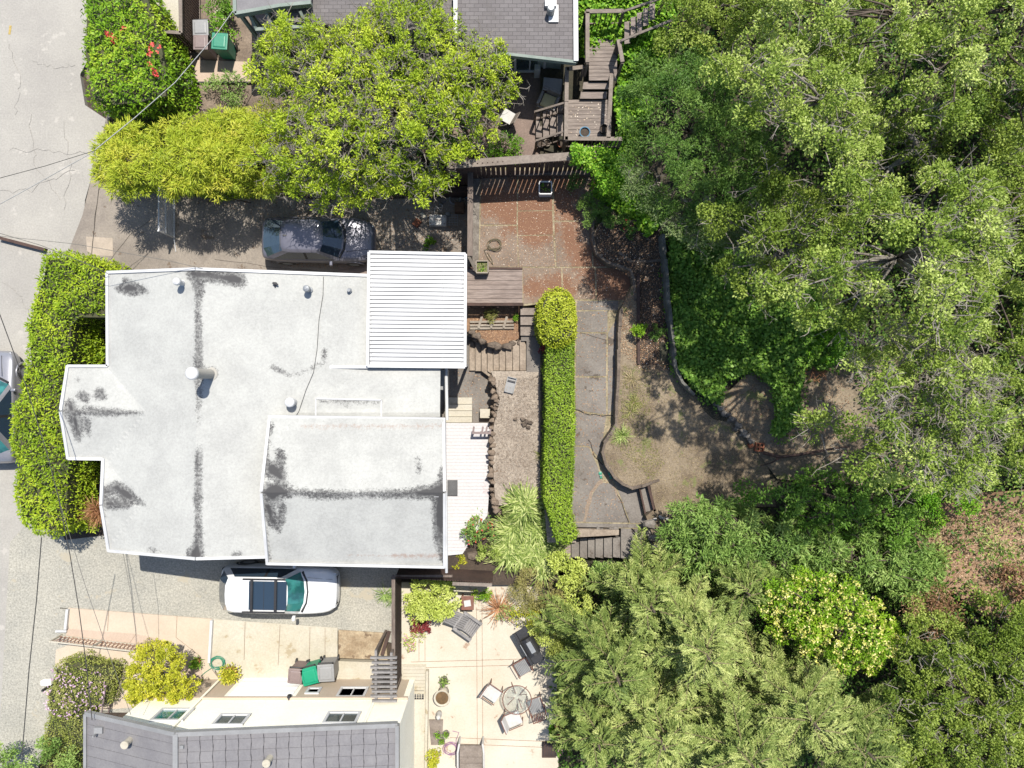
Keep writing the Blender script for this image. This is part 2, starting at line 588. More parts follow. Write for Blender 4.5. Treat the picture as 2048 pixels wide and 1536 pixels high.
def scatter_stuff(name, poly, zf, n, m, L, W, label=None, cat=None, up=0.7, lump=0.1, parent=None, kind='stuff', tl=0.8, spread=0.55):
    """ground cover or litter over an outline in photo pixels (outline read at height zf(centre))"""
    zc = zf if not callable(zf) else float(zf(*P(sum(p[0] for p in poly) / len(poly), sum(p[1] for p in poly) / len(poly), 2)[:2]))
    wp = [tuple(P(x, y, zc)[:2]) for x, y in poly]
    q = sample_poly(wp, n)
    z = (zf(q[:, 0], q[:, 1]) if callable(zf) else np.full(n, zf)) + rng.uniform(0, lump, n)
    z = z + (np.sin(q[:, 0] * 2.3) * np.sin(q[:, 1] * 2.9 + 1) + np.sin(q[:, 0] * 6.1 + q[:, 1] * 4.7) * .5) * lump * 0.4
    pos = np.column_stack([q, z])
    nrm = unit(rng.normal(size=(n, 3)) * spread + np.array([0, 0, up]))
    ax = unit(np.cross(nrm, rng.normal(size=(n, 3))))
    patch = 0.5 + 0.5 * np.sin(pos[:, 0] * 1.1 + 2 + np.sin(pos[:, 1] * 2)) * np.sin(pos[:, 1] * 1.5)
    o = leaf_mesh(name, pos, ax, nrm, L * rng.uniform(.6, 1.3, n), W * rng.uniform(.7, 1.3, n), patch * (1 - tl) + rng.uniform(0, tl, n), m, parent)
    if label: o['label'] = label
    if cat: o['category'] = cat
    if kind: o['kind'] = kind
    return o
# ------------------------------------------------------------------ materials
m_conc = mat('street concrete', S(212, 207, 197), S(196, 191, 183), 0.35, grain=0.16, gscale=25, wear=(S(222, 216, 206), 1.1, 0.60))
m_conc_drive = mat('driveway concrete', S(186, 174, 160), S(160, 149, 138), 0.7, grain=0.2, gscale=30, wear=(S(140, 122, 105), 1.6, 0.60))
m_gravel = mat('grey gravel', S(212, 207, 192), S(193, 190, 178), 0.5, grain=0.42, gscale=16, bmp=0.6, wear=(S(214, 204, 182), 0.8, 0.60))
m_gravel_bed = mat('crushed rock', S(205, 190, 172), S(172, 156, 140), 1.2, grain=0.5, gscale=13, bmp=0.8, wear=(S(150, 128, 106), 1.3, 0.60))
m_soil = mat('dark soil', S(96, 80, 66), S(70, 58, 48), 1.0, grain=0.5, gscale=20, bmp=0.8)
m_hill = mat('forest floor', S(88, 78, 58), S(62, 62, 42), 0.8, grain=0.5, gscale=14, bmp=0.8)
m_lawn = mat('dry lawn', S(178, 160, 134), S(134, 116, 94), 0.9, grain=0.45, gscale=16, bmp=0.8, wear=(S(140, 142, 88), 1.5, 0.57))
m_path = mat('old path concrete', S(164, 156, 147), S(136, 127, 119), 0.8, grain=0.28, gscale=26, wear=(S(112, 101, 90), 1.5, 0.60))
m_joint = mat('joint moss', S(200, 184, 152), S(150, 138, 104), 3, grain=0.4)
m_crack = mat('crack fill', S(72, 64, 56), None, 4)
m_crackpale = mat('crack sand', S(182, 160, 138), None, 4)
m_tan = mat('tan patio concrete', S(253, 245, 226), S(242, 228, 205), 0.5, grain=0.10, gscale=22, wear=(S(206, 176, 150), 1.0, 0.62))
m_peach = mat('peach painted concrete', S(248, 230, 206), S(240, 218, 194), 0.7, grain=0.08)
m_peach2 = mat('peach wall', S(238, 214, 192), S(228, 202, 180), 0.7, grain=0.1)
m_cream = mat('cream stucco', (.84, .81, .70), (.80, .76, .64), 0.5, grain=0.08)
m_palest = mat('pale driveway', S(240, 232, 214), S(226, 216, 192), 0.6, grain=0.14, gscale=20, wear=(S(206, 190, 158), 1.2, 0.60))
m_white = mat('white paint', S(250, 250, 250, 1.1), S(240, 240, 240), 0.8, grain=0.05, rough=0.5)
m_whitemetal = mat('white metal sheet', S(252, 252, 253, 1.06), S(240, 241, 242), 0.5, grain=0.05, rough=0.45, bmp=0.05, wear=(S(222, 222, 220), 2.2, 0.66))
m_stucco = mat('pale stucco wall', S(220, 216, 206), S(205, 200, 190), 0.8, grain=0.1)
m_wood = mat('weathered grey wood', S(166, 150, 140), S(138, 122, 112), 1.2, grain=0.3, gscale=18, stretch=(1, 7, 7))
m_woodv = mat('weathered wood upright', S(158, 142, 130), S(126, 110, 100), 1.2, grain=0.3, gscale=18, stretch=(7, 1, 7))
m_wooddk = mat('dark brown wood', S(104, 78, 68), S(78, 58, 50), 1.5, grain=0.3, gscale=20)
m_woodred = mat('red brown deck', S(188, 170, 160), S(160, 142, 132), 1.2, grain=0.3, gscale=18, stretch=(1, 7, 7))
m_woodlt = mat('pale wood', S(196, 184, 168), S(170, 156, 140), 2, grain=0.25)
m_rail = mat('greyed handrail', S(176, 162, 150), S(150, 136, 124), 2, grain=0.25)
m_shingle, _nt, _b = newmat('grey shingles')
_co = coords(_nt)
_br = _nt.nodes.new('ShaderNodeTexBrick'); _br.inputs['Scale'].default_value = 1.0
_br.inputs['Brick Width'].default_value = 0.30; _br.inputs['Row Height'].default_value = 0.14; _br.inputs['Mortar Size'].default_value = 0.008
_br.inputs['Color1'].default_value = (*S(136, 130, 130), 1); _br.inputs['Color2'].default_value = (*S(150, 144, 144), 1); _br.inputs['Mortar'].default_value = (*S(100, 96, 96), 1)
_nt.links.new(_co, _br.inputs['Vector'])
_c = mix(_nt, 1.0, _br.outputs['Color'], nt_gray(_nt, maprange(_nt, noise(_nt, 30, 4, 0.7, _co), 0.25, 0.75, 0.78, 1.22, False)), 'MULTIPLY')
_c = mix(_nt, maprange(_nt, noise(_nt, 1.0, 4, 0.6, _co), 0.5, 0.75), _c, S(124, 118, 116))
_nt.links.new(_c, _b.inputs['Base Color']); _b.inputs['Roughness'].default_value = 0.9
m_tile = mat('grey roof tiles', S(166, 163, 164), S(152, 149, 152), 1.4, grain=0.12, gscale=18, bmp=0.3)
m_tiledk = mat('tile seam', S(84, 82, 88), None, 2)
m_dark = mat('dark metal', S(64, 64, 68), S(48, 48, 52), 2, grain=0.2, rough=0.5)
m_black = mat('black plastic', (0.02, 0.02, 0.022), (0.014, 0.014, 0.016), 2, grain=0.1, rough=0.5)
m_steel = mat('galvanised steel', S(196, 200, 204), S(176, 180, 184), 3, grain=0.1, rough=0.45, metal=0.2)
m_wire = mat('cable', S(84, 82, 80), None, 2)
m_wirew = mat('pale cable', S(206, 206, 204), None, 2)
m_stone = mat('garden stone', S(150, 134, 118), S(108, 94, 82), 2.5, grain=0.45, gscale=18, bmp=0.9)
m_stonebr = mat('tan field stone', S(172, 152, 132), S(130, 112, 96), 2.5, grain=0.4, gscale=14, bmp=.8)
m_stonelt = mat('retaining wall top', S(168, 160, 150), S(128, 118, 108), 2.0, grain=0.4, gscale=16, bmp=0.8)
m_green = mat('green plastic', S(72, 176, 142), S(60, 160, 128), 1.5, grain=0.06, rough=0.45)
m_greenb = mat('bright green plastic', S(20, 186, 140), S(10, 170, 128), 1.5, grain=0.05, rough=0.45)
m_grayb = mat('grey plastic', S(186, 186, 186), S(170, 170, 170), 1.5, grain=0.06, rough=0.5)
m_mauve = mat('mauve plastic', S(170, 150, 146), S(150, 130, 128), 1.5, grain=0.08, rough=0.5)
m_terra = mat('terracotta', S(196, 120, 84), S(170, 100, 70), 2, grain=0.15)
m_cushion = mat('white cushion', S(250, 248, 244), S(236, 232, 226), 1.5, grain=0.08)
m_rustmetal = mat('red brown metal', S(164, 112, 92), S(140, 92, 76), 2, grain=0.15, rough=0.6)
m_greyslat = mat('grey slats', S(182, 178, 176), S(156, 152, 150), 2, grain=0.25)
m_red = mat('red flower', S(214, 60, 60), S(180, 40, 50), 2, grain=0.1)
m_glassw, _nt, _b = newmat('window glass')
_b.inputs['Base Color'].default_value = (0.03, 0.05, 0.055, 1); _b.inputs['Roughness'].default_value = 0.08
m_teal, _nt, _b = newmat('teal tinted glass')
_c = mix(_nt, maprange(_nt, noise(_nt, 2.0, 3, 0.5, coords(_nt)), 0.4, 0.6), (0.03, 0.16, 0.15), (0.012, 0.07, 0.07))
_nt.links.new(_c, _b.inputs['Base Color']); _b.inputs['Roughness'].default_value = 0.06; _b.inputs['Coat Weight'].default_value = 1.0
m_carglass, _nt, _b = newmat('car glass')
_b.inputs['Base Color'].default_value = (0.02, 0.035, 0.055, 1); _b.inputs['Roughness'].default_value = 0.05; _b.inputs['Coat Weight'].default_value = 1.0
m_tglass, _nt, _b = newmat('clear table glass')
_b.inputs['Base Color'].default_value = (0.8, 0.9, 0.9, 1); _b.inputs['Transmission Weight'].default_value = 0.92; _b.inputs['Roughness'].default_value = 0.03; _b.inputs['IOR'].default_value = 1.1; _b.inputs['Alpha'].default_value = 0.3

def carpaint(name, c, met=0.3):
    m, nt, b = newmat(name)
    co = coords(nt)
    d = maprange(nt, noise(nt, 7, 5, 0.7, co), 0.3, 0.8, 0.9, 1.06, False)
    nt.links.new(mix(nt, 1.0, c, nt_gray(nt, d), 'MULTIPLY'), b.inputs['Base Color'])
    b.inputs['Metallic'].default_value = met; b.inputs['Roughness'].default_value = 0.38
    b.inputs['Coat Weight'].default_value = 0.8; b.inputs['Coat Roughness'].default_value = 0.08
    return m
m_pgray = carpaint('graphite car paint', S(146, 145, 160), 0.25)
m_pwhite = carpaint('white car paint', (0.62, 0.63, 0.64), 0.0)
m_psilver = carpaint('silver car paint', S(190, 190, 198), 0.4)
m_lamp, _nt, _b = newmat('headlamp lens'); _b.inputs['Base Color'].default_value = (0.5, 0.52, 0.55, 1); _b.inputs['Roughness'].default_value = 0.1
m_taillamp, _nt, _b = newmat('tail lamp'); _b.inputs['Base Color'].default_value = (0.35, 0.02, 0.03, 1); _b.inputs['Roughness'].default_value = 0.15

m_roof = stainmat('white coated roof', S(230, 230, 224), S(214, 214, 209), S(74, 72, 74), S(150, 146, 146), amp=0.27, sharp=0.12, gs=13)
m_roofup = stainmat('upper white coated roof', S(228, 228, 222), S(210, 210, 205), S(70, 68, 70), S(150, 140, 134), amp=0.34, sharp=0.12, gs=13, rust=S(196, 170, 154))
m_slab = stainmat('mossy patio slab', S(176, 156, 138), S(146, 128, 112), S(152, 106, 78), S(116, 88, 68), amp=1.1, sharp=0.5, gs=12, off=.16)
m_boards = stainmat('white painted boards', S(254, 251, 251), S(248, 244, 244), S(214, 140, 134), S(228, 204, 198), amp=0.6, sharp=0.3, gs=14, off=-.05)

# leaf colours (dull, mid, bright)
l_hedge = leafmat('hedge leaf', (0.12, 0.21, 0.012), (0.26, 0.38, 0.020), (0.42, 0.50, 0.035))
l_hedgec = leafmat('clipped hedge leaf', (0.12, 0.20, 0.018), (0.22, 0.34, 0.030), (0.34, 0.46, 0.05))
l_ball = leafmat('clipped ball leaf', (0.18, 0.24, 0.02), (0.34, 0.40, 0.03), (0.48, 0.52, 0.06))
l_bamboo = leafmat('bamboo leaf', (0.18, 0.27, 0.02), (0.37, 0.44, 0.035), (0.60, 0.55, 0.08))
l_bay = leafmat('bay leaf', (0.12, 0.20, 0.016), (0.34, 0.45, 0.03), (0.64, 0.70, 0.08))
l_bushred = leafmat('glossy bush leaf', (0.09, 0.20, 0.012), (0.20, 0.36, 0.02), (0.38, 0.48, 0.04))
l_oak = leafmat('oak leaf', (0.05, 0.10, 0.014), (0.18, 0.25, 0.034), (0.42, 0.50, 0.12))
l_oak2 = leafmat('pale oak leaf', (0.06, 0.12, 0.018), (0.24, 0.33, 0.05), (0.58, 0.65, 0.22))
l_dkgreen = leafmat('dark fine leaf', (0.035, 0.10, 0.015), (0.10, 0.19, 0.035), (0.22, 0.33, 0.07))
l_ivy = leafmat('ivy leaf', (0.05, 0.125, 0.014), (0.125, 0.245, 0.03), (0.27, 0.42, 0.08))
l_ivyb = leafmat('bright ivy leaf', (0.06, 0.18, 0.012), (0.15, 0.32, 0.02), (0.34, 0.52, 0.06))
l_fir = leafmat('fir needle', (0.08, 0.13, 0.03), (0.24, 0.31, 0.08), (0.50, 0.54, 0.20), trans=0.22)
l_rhodo = leafmat('long leaf shrub', (0.07, 0.14, 0.03), (0.20, 0.32, 0.07), (0.40, 0.50, 0.16))
l_yflower = leafmat('pale yellow blossom', (0.50, 0.50, 0.10), (0.70, 0.66, 0.20), (0.85, 0.8, 0.40))
l_straw = leafmat('straw', (0.22, 0.17, 0.09), (0.38, 0.30, 0.17), (0.55, 0.46, 0.28))
l_grass = leafmat('grass blade', (0.12, 0.15, 0.03), (0.26, 0.27, 0.07), (0.42, 0.38, 0.16))
l_dead = leafmat('dead leaf', (0.10, 0.05, 0.025), (0.24, 0.12, 0.06), (0.50, 0.34, 0.20), trans=0.05)
l_litter = leafmat('pale leaf litter', (0.34, 0.22, 0.13), (0.55, 0.46, 0.36), (0.75, 0.70, 0.62), trans=0.05)
l_strap = leafmat('strap leaf', (0.10, 0.16, 0.03), (0.26, 0.34, 0.08), (0.54, 0.58, 0.24))
l_ygreen = leafmat('yellow green leaf', (0.28, 0.36, 0.05), (0.48, 0.55, 0.12), (0.68, 0.72, 0.28))
l_gold = leafmat('golden leaf', (0.22, 0.26, 0.02), (0.44, 0.45, 0.035), (0.68, 0.62, 0.08))
l_purple = leafmat('violet blossom', (0.36, 0.22, 0.34), (0.55, 0.36, 0.5), (0.75, 0.6, 0.7))
l_pink = leafmat('pink blossom', (0.5, 0.2, 0.3), (0.7, 0.36, 0.46), (0.85, 0.6, 0.7))
l_redf = leafmat('scarlet blossom', (0.45, 0.05, 0.04), (0.65, 0.08, 0.08), (0.8, 0.25, 0.18))
l_maroon = leafmat('maroon leaf', (0.10, 0.015, 0.02), (0.20, 0.035, 0.04), (0.34, 0.08, 0.08))
l_heather = leafmat('heather', (0.16, 0.16, 0.04), (0.32, 0.30, 0.10), (0.48, 0.38, 0.22))
l_olive = leafmat('olive low leaf', (0.12, 0.16, 0.03), (0.26, 0.30, 0.06), (0.42, 0.40, 0.15))
l_brownred = leafmat('rusty grass', (0.25, 0.12, 0.05), (0.44, 0.22, 0.12), (0.6, 0.36, 0.2))
m_core = mat('painted core shade', (0.035, 0.045, 0.014), (0.05, 0.045, 0.02), 3, grain=0.4)  # near-black colour carries the inner shade of the hedges
m_bark = mat('bark', S(120, 104, 90), S(88, 76, 66), 3, grain=0.4, gscale=14)
m_barkp = mat('pale lichen bark', S(186, 178, 166), S(140, 130, 118), 3, grain=0.35, gscale=14)

# ------------------------------------------------------------------ the ground
def flat(z): return lambda x, y: np.full(np.shape(x), z, 'f')
HC = [(1190, 400, 1.1), (1100, 500, 1.0), (1150, 560, 1.0), (1220, 560, 1.1), (1200, 470, 1.1), (1230, 620, 1.1), (1290, 600, 1.5), (1262, 500, 1.4), (1330, 480, 2.1), (1340, 700, 2.1), (1430, 805, 2.05), (1505, 890, 1.95), (1300, 0, 2.4), (1200, 50, 1.6),
      (1240, 200, 1.3), (1160, 320, 1.0), (1600, 300, 3.4), (1600, 600, 3.3), (1600, 850, 2.5), (2048, 300, 5.5), (2048, 800, 5.0), (2048, 1200, 3.4),
      (1700, 1100, 2.5), (1400, 1080, 1.85), (1300, 1150, 0.9), (1200, 700, 1.1), (1250, 900, 1.3), (1200, 1000, 1.0), (1120, 1200, 0.25), (1100, 1400, -0.1), (1080, 1300, -0.12), (1300, 1400, 0.5), (1700, 1450, 1.9), (2048, 1536, 3.2),
      (1130, 1536, -0.1), (2600, 300, 7.5), (2600, 1200, 6), (1500, -300, 4), (2300, -300, 7), (1400, 1900, 1.2), (2200, 1900, 4), (1000, 1250, -0.15), (1180, -150, 1.6), (1420, 950, 1.8), (1350, 850, 1.8), (1350, 620, 1.9), (1100, 1130, 0.3)]
HP = [tuple(P(*h)) for h in HC]
def hill(x, y):
    x = np.asarray(x, float); y = np.asarray(y, float)
    num = np.zeros(np.shape(x)); den = np.zeros(np.shape(x))
    for hx, hy, hz in HP:
        w = 1.0 / ((x - hx) ** 2 + (y - hy) ** 2 + 0.15) ** 1.6
        num += w * hz; den += w
    return num / den

mb = MB(); mb.box((0, 0, -1.2), (300, 300, 1.0)); tag(mb.build('ground', m_soil), kind='structure')
o = cut_sheet('hillside', [[(1080, -700, 1), (2900, -700, 1), (2900, 2300, 1), (1080, 2300, 1)]], hill, 0.5, m_hill); tag(o, kind='structure')
for p_ in o.data.polygons: p_.use_smooth = True

def slab(name, poly, z, m, z0=-0.25, kind='structure'):
    mb = MB(); mb.prism([P(x, y, z) for x, y in poly], z0)
    return tag(mb.build(name, m), kind=kind)
# street: one wide strip leaving the frame at top and bottom
slab('street', [(-500, -300), (236, -300), (205, 60), (160, 150), (170, 210), (215, 240), (190, 330), (170, 400), (160, 540), (130, 620), (125, 700), (110, 850), (105, 1000), (30, 1090), (10, 1800), (-500, 1800)], 0.0, m_conc)
slab('gravel_drive', [(20, 1084), (105, 990), (220, 1040), (300, 1080), (800, 1080), (800, 1290), (690, 1262), (460, 1245), (120, 1215), (108, 1320), (130, 1340), (230, 1345), (235, 1420), (160, 1430), (160, 1700), (-14, 1700)], 0.008, m_gravel)
slab('driveway', [(190, 325), (940, 325), (940, 560), (215, 560), (185, 545), (130, 520), (165, 430)], 0.012, m_conc_drive)
slab('garden_soil', [(215, 225), (900, 225), (900, 395), (640, 400), (520, 385), (360, 380), (230, 372), (200, 330)], 0.03, m_soil)
slab('neighbour_yard', [(236, -60), (1100, -60), (1100, 320), (200, 300), (215, 240), (170, 150)], 0.004, mat('yard dirt', S(176, 156, 136), S(132, 114, 98), 1.0, grain=0.4, gscale=18))
slab('planting_ground', [(120, 600), (300, 600), (300, 1060), (130, 1080), (90, 1000), (100, 800)], 0.02, m_soil)
slab('tan_patio', [(795, 1165), (1110, 1165), (1120, 1700), (795, 1700)], 0.0, m_tan)
slab('lower_terrace', [(880, 560), (1000, 560), (1010, 757), (990, 850), (1000, 1130), (880, 1130)], 0.0, m_path)
slab('gravel_bed', [(982, 742), (1152, 742), (1152, 1085), (1095, 1085), (1088, 1010), (1040, 1012), (992, 1010), (990, 1000), (984, 900), (988, 850), (1000, 800)], 1.0, m_gravel_bed)
slab('planting_bed', [(895, 1085), (1150, 1010), (1150, 1170), (985, 1170), (895, 1140)], .35, m_soil)
slab('front_paving', [(100, 1216), (430, 1240), (430, 1425), (60, 1425), (60, 1330), (108, 1300)], 0.012, m_gravel)
slab('stair_landing', [(1042, 600), (1152, 600), (1152, 744), (1053, 744), (1053, 682), (1042, 682)], 1.004, m_path)

# upper terrace: base with mossy joints, slabs laid on it
slab('patio_base', [(948, 335), (1200, 335), (1270, 480), (1275, 600), (1245, 640), (1240, 800), (1230, 860), (1205, 900), (1230, 960), (1300, 975), (1315, 1060), (1145, 1052), (1150, 600), (1045, 612), (1045, 535), (948, 535)], 1.49, m_joint, 0.0)
sl = [[(962, 350), (1034, 350), (1033, 449), (961, 449)], [(961, 452), (1033, 452), (1036, 533), (958, 533)],
      [(1037, 350), (1105, 350), (1104, 420), (1036, 421)], [(1036, 423), (1104, 422), (1106, 469), (1036, 470)], [(1036, 472), (1106, 471), (1110, 533), (1038, 533)],
      [(1108, 345), (1200, 345), (1215, 440), (1109, 441)], [(1109, 444), (1184, 443), (1184, 533), (1113, 533)], [(1186, 443), (1215, 443), (1240, 533), (1187, 533)],
      [(1046, 536), (1122, 536), (1124, 598), (1047, 608)], [(1125, 536), (1189, 536), (1191, 598), (1127, 598)], [(1192, 536), (1268, 536), (1262, 600), (1194, 600)]]
ps = [[(x, y, 1.5) for x, y in q] for q in sl]
def patio_stain(px, py):
    a = strokes([(985, 400, 44), (1075, 445, 62), (1060, 400, 50)], [(1130, 400, 34), (1150, 500, 34), (1220, 560, 60)], [(1060, 575, 30), (1130, 575, 40)], [(990, 500, 10), (1010, 470, 20)], [(1090, 360, 90)])(px, py)
    return a - 0.15
tag(cut_sheet('patio_slabs', ps, flat(1.5), 0.3, m_slab, {'stain': patio_stain}), kind='structure')
pl = [[(1154, 602), (1238, 602), (1236, 620), (1154, 620)], [(1154, 623), (1215, 622), (1215, 664), (1153, 664)], [(1153, 667), (1213, 667), (1212, 752), (1152, 752)],
      [(1152, 755), (1212, 755), (1212, 829), (1151, 820)], [(1150, 824), (1212, 833), (1204, 890), (1206, 925), (1178, 892), (1147, 890)],
      [(1147, 893), (1178, 895), (1196, 935), (1200, 960), (1184, 985), (1168, 1043), (1142, 1043)],
      [(1186, 987), (1202, 965), (1228, 968), (1236, 990), (1258, 1045), (1171, 1044)], [(1216, 666), (1240, 626), (1238, 800), (1216, 830)],
      [(1200, 925), (1208, 928), (1228, 958), (1262, 982), (1276, 976), (1288, 1046), (1261, 1046), (1240, 990), (1230, 966)],
      [(1147, 1046), (1312, 1049), (1312, 1056), (1148, 1054)]]
tag(cut_sheet('garden_path', [[(x, y, 1.5) for x, y in q] for q in pl], flat(1.502), 0.6, m_path), kind='structure')
mbc = MB()
def crack(mb, pts, z, w=0.02, jit=2.0, n=4):
    path = []
    for a, b in zip(pts[:-1], pts[1:]):
        for i in range(n):
            t = i / n
            path.append((a[0] + (b[0] - a[0]) * t + random.uniform(-jit, jit), a[1] + (b[1] - a[1]) * t + random.uniform(-jit, jit)))
    path.append(pts[-1])
    wp = [P(x, y, z) for x, y in path]
    L_, R_ = [], []
    for i, p in enumerate(wp):
        d = (wp[min(i + 1, len(wp) - 1)] - wp[max(i - 1, 0)]); d.z = 0; d.normalize()
        s_ = Vector((-d.y, d.x, 0)) * w * random.uniform(0.35, 0.7)
        L_.append(p + s_); R_.append(p - s_)
    for i in range(len(wp) - 1):
        mb.add([R_[i], R_[i + 1], L_[i + 1], L_[i]], [(0, 1, 2, 3)])
crack(mbc, [(1150, 820), (1180, 830), (1230, 832)], 1.507, 0.035)
crack(mbc, [(1236, 990), (1258, 1045)], 1.507, 0.04)
crack(mbc, [(1160, 665), (1212, 680)], 1.507, 0.015)
crack(mbc, [(1178, 880), (1188, 910), (1206, 930)], 1.507, 0.03)
o = mbc.build('path_cracks', m_crack); tag(o, kind='structure')
mbc = MB()
crack(mbc, [(1205, 960), (1184, 985), (1168, 1044)], 1.506, 0.11)
crack(mbc, [(1200, 925), (1222, 962), (1240, 1000)], 1.506, 0.07)
tag(mbc.build('path_sand_seams', m_crackpale), kind='structure')
# street cracks
mbc = MB()
for pts in ([(0, 385), (60, 380), (150, 340)], [(60, 230), (70, 330), (120, 400)], [(20, 300), (100, 300), (180, 310)], [(0, 560), (40, 590), (60, 640)], [(5, 1390), (60, 1390), (76, 1398)], [(130, 240), (140, 330), (128, 420)],
            [(20, 90), (40, 150), (30, 230)], [(60, 120), (110, 135), (150, 130)]):
    crack(mbc, pts, 0.014, 0.011, 5.0, 8)
tag(mbc.build('street_cracks', mat('crack grey', S(198, 192, 183), None, 4)), kind='structure')
mbc = MB(); mbc.box(P(20, 60, 0.004), (0.09, 0.36, 0.004), R(-8)); tag(mbc.build('street_marking', mat('yellow marking', S(235, 205, 120), None, 4)), kind='structure')
mbc = MB(); mbc.prism([P(172, 473, .018), P(225, 476, .018), P(226, 512, .018), P(190, 511, .018), P(174, 502, .018)], 0.0)
tag(mbc.build('pale_patch', mat('pale concrete patch', S(226, 208, 188), None, 1.5, grain=0.1)), kind='structure')
slab('driveway_patch', [(676, 515), (735, 515), (735, 552), (676, 550)], 0.022, m_woodred)
mbc = MB()
crack(mbc, [(200, 545), (260, 470), (300, 440)], 0.02, 0.012, 1.5); crack(mbc, [(430, 520), (560, 535), (680, 545)], 0.02, 0.012, 1.5)
crack(mbc, [(205, 330), (190, 430), (180, 540)], 0.02, 0.03, 1.0)
tag(mbc.build('driveway_cracks', m_crack), kind='structure')

# lawn terrace
lawn_poly = [(1240, 622), (1270, 560), (1262, 540), (1232, 532), (1195, 512), (1184, 470), (1200, 446), (1250, 440), (1330, 440), (1330, 540), (1338, 620), (1346, 700), (1352, 745), (1385, 790), (1440, 812), (1510, 885), (1545, 915),
             (1700, 930), (1660, 1010), (1480, 1015), (1390, 1030), (1360, 1050), (1345, 1130), (1316, 1130), (1305, 1070), (1292, 1032), (1310, 1018), (1300, 968), (1264, 977), (1230, 957), (1206, 920), (1210, 885), (1232, 850), (1233, 800), (1238, 722)]
slab('dry_lawn', lawn_poly, 2.0, m_lawn, 1.0)
slab('litter_bed', [(1200, 448), (1328, 442), (1331, 545), (1337, 600), (1345, 730), (1280, 730), (1276, 560), (1262, 542), (1232, 530), (1197, 510), (1188, 472)], 2.008, m_soil, 1.9)
slab('lawn_step', [(1278, 976), (1301, 970), (1312, 1020), (1290, 1024)], 1.75, m_path, 1.4)
slab('upper_lawn_step', [(1300, 968), (1313, 964), (1326, 1018), (1311, 1021)], 1.92, m_path, 1.4)
slab('lower_steps_ground', [(1145, 1044), (1320, 1046), (1335, 1160), (1100, 1150), (1100, 1075), (1145, 1075)], 0.35, m_path, -0.2)
slab('south_landing', [(1242, 1052), (1315, 1052), (1330, 1130), (1242, 1116)], 1.48, m_path, 0.2)
# ------------------------------------------------------------------ main house
house = thing('white_roofed_house', 'low house with stained white flat roofs and a white ribbed patio cover in the middle', 'house', P(500, 800, 0))
XR = P(392, 0, 4.1).x
def zmain(x, y):
    x = np.asarray(x, float); y = np.asarray(y, float)
    zr = np.where(x < XR, 4.1 - (XR - x) * 0.8 / 3.48, 4.1 - (x - XR) * 0.139)
    g1 = np.where(np.abs(y + 0.995) < 1.66, 3.29 + 0.36 * (1 - np.abs(y + 0.995) / 1.66), -9)
    g2 = np.where(np.abs(y + 4.28) < 1.62, 3.29 + 0.30 * (1 - np.abs(y + 4.28) / 1.62), -9)
    return np.maximum(zr, np.maximum(g1, g2))
main_poly = [(215, 545, 3.3), (392, 538, 4.1), (736, 551, 3.3), (736, 733, 3.3), (883, 735, 2.94), (884, 832, 2.94), (700, 845, 3.3), (560, 900, 3.7), (560, 1000, 3.7), (548, 1113, 3.7), (392, 1117, 4.1), (218, 1101, 3.3),
             (203, 1010, 3.6), (207, 918, 3.3), (137, 917, 3.3), (122, 822, 3.66), (136, 732, 3.3), (216, 732, 3.3)]
stain_main = strokes([(385, 548, 12), (440, 553, 14), (478, 560, 15), (488, 567, 4)], [(398, 545, 12), (398, 585, 9), (397, 610, 5), (396, 640, 5), (398, 665, 6), (396, 700, 5), (398, 740, 8), (398, 775, 6), (397, 800, 4), (398, 830, 2), (398, 862, -1)],
                     [(398, 890, 1), (396, 912, 5), (397, 960, 5), (395, 1000, 7), (396, 1030, 5), (397, 1060, 6), (396, 1085, 8), (392, 1108, 18)],
                     [(410, 742, 5), (428, 740, 4), (432, 748, 3)],
                     [(235, 577, 6), (258, 576, 15), (282, 580, 9), (290, 582, 5)], [(252, 563, 6), (262, 575, 10)],
                     [(128, 825, 7), (175, 822, 6), (215, 825, 8), (240, 825, 5), (285, 826, 0)], [(140, 810, 10), (150, 840, 13), (155, 870, 8), (160, 884, 1)], [(165, 792, 9), (170, 797, 8)], [(200, 788, 12), (208, 792, 6)], [(173, 845, 9), (178, 870, 2)], [(155, 760, 3)],
                     [(210, 985, 10), (235, 975, 13), (255, 990, 14), (290, 1010, 1)], [(215, 1008, 12), (255, 1005, 10)], [(240, 1030, -2)], [(207, 1030, 4)],
                     [(480, 1105, 3), (470, 1110, 5)], [(322, 1103, 0), (300, 1100, 5)])
stain_b = strokes([(545, 735, 6), (580, 752, 4), (610, 745, 5), (640, 728, 5)], [(650, 702, 7), (648, 725, 5)], [(560, 745, 5), (555, 735, 3)])
def st_main(px, py):
    a = stain_main(px, py); b = stain_b(px, py)
    return np.maximum(a, b - 0.06)
cut_sheet('main_roof', [main_poly], zmain, 0.14, m_roof, {'stain': st_main}, house, xs=(XR,), ys=(-0.995, -4.28))
def fascia(mb, pts, drop=0.22, w=0.10, lip=0.05, close=True, skip=()):
    n = len(pts)
    for i in range(n if close else n - 1):
        if i in skip: continue
        a = P(*pts[i]); b = P(*pts[(i + 1) % n])
        mb.beam(a + Vector((0, 0, lip - drop / 2)), b + Vector((0, 0, lip - drop / 2)), w, drop)
mb = MB(); fascia(mb, main_poly, skip=(2, 5, 6, 7, 8, 4))
mb.beam(P(655, 734, 3.44), P(738, 734, 3.38), 0.10, 0.10)
mb.each('roof_edge', m_white, house)
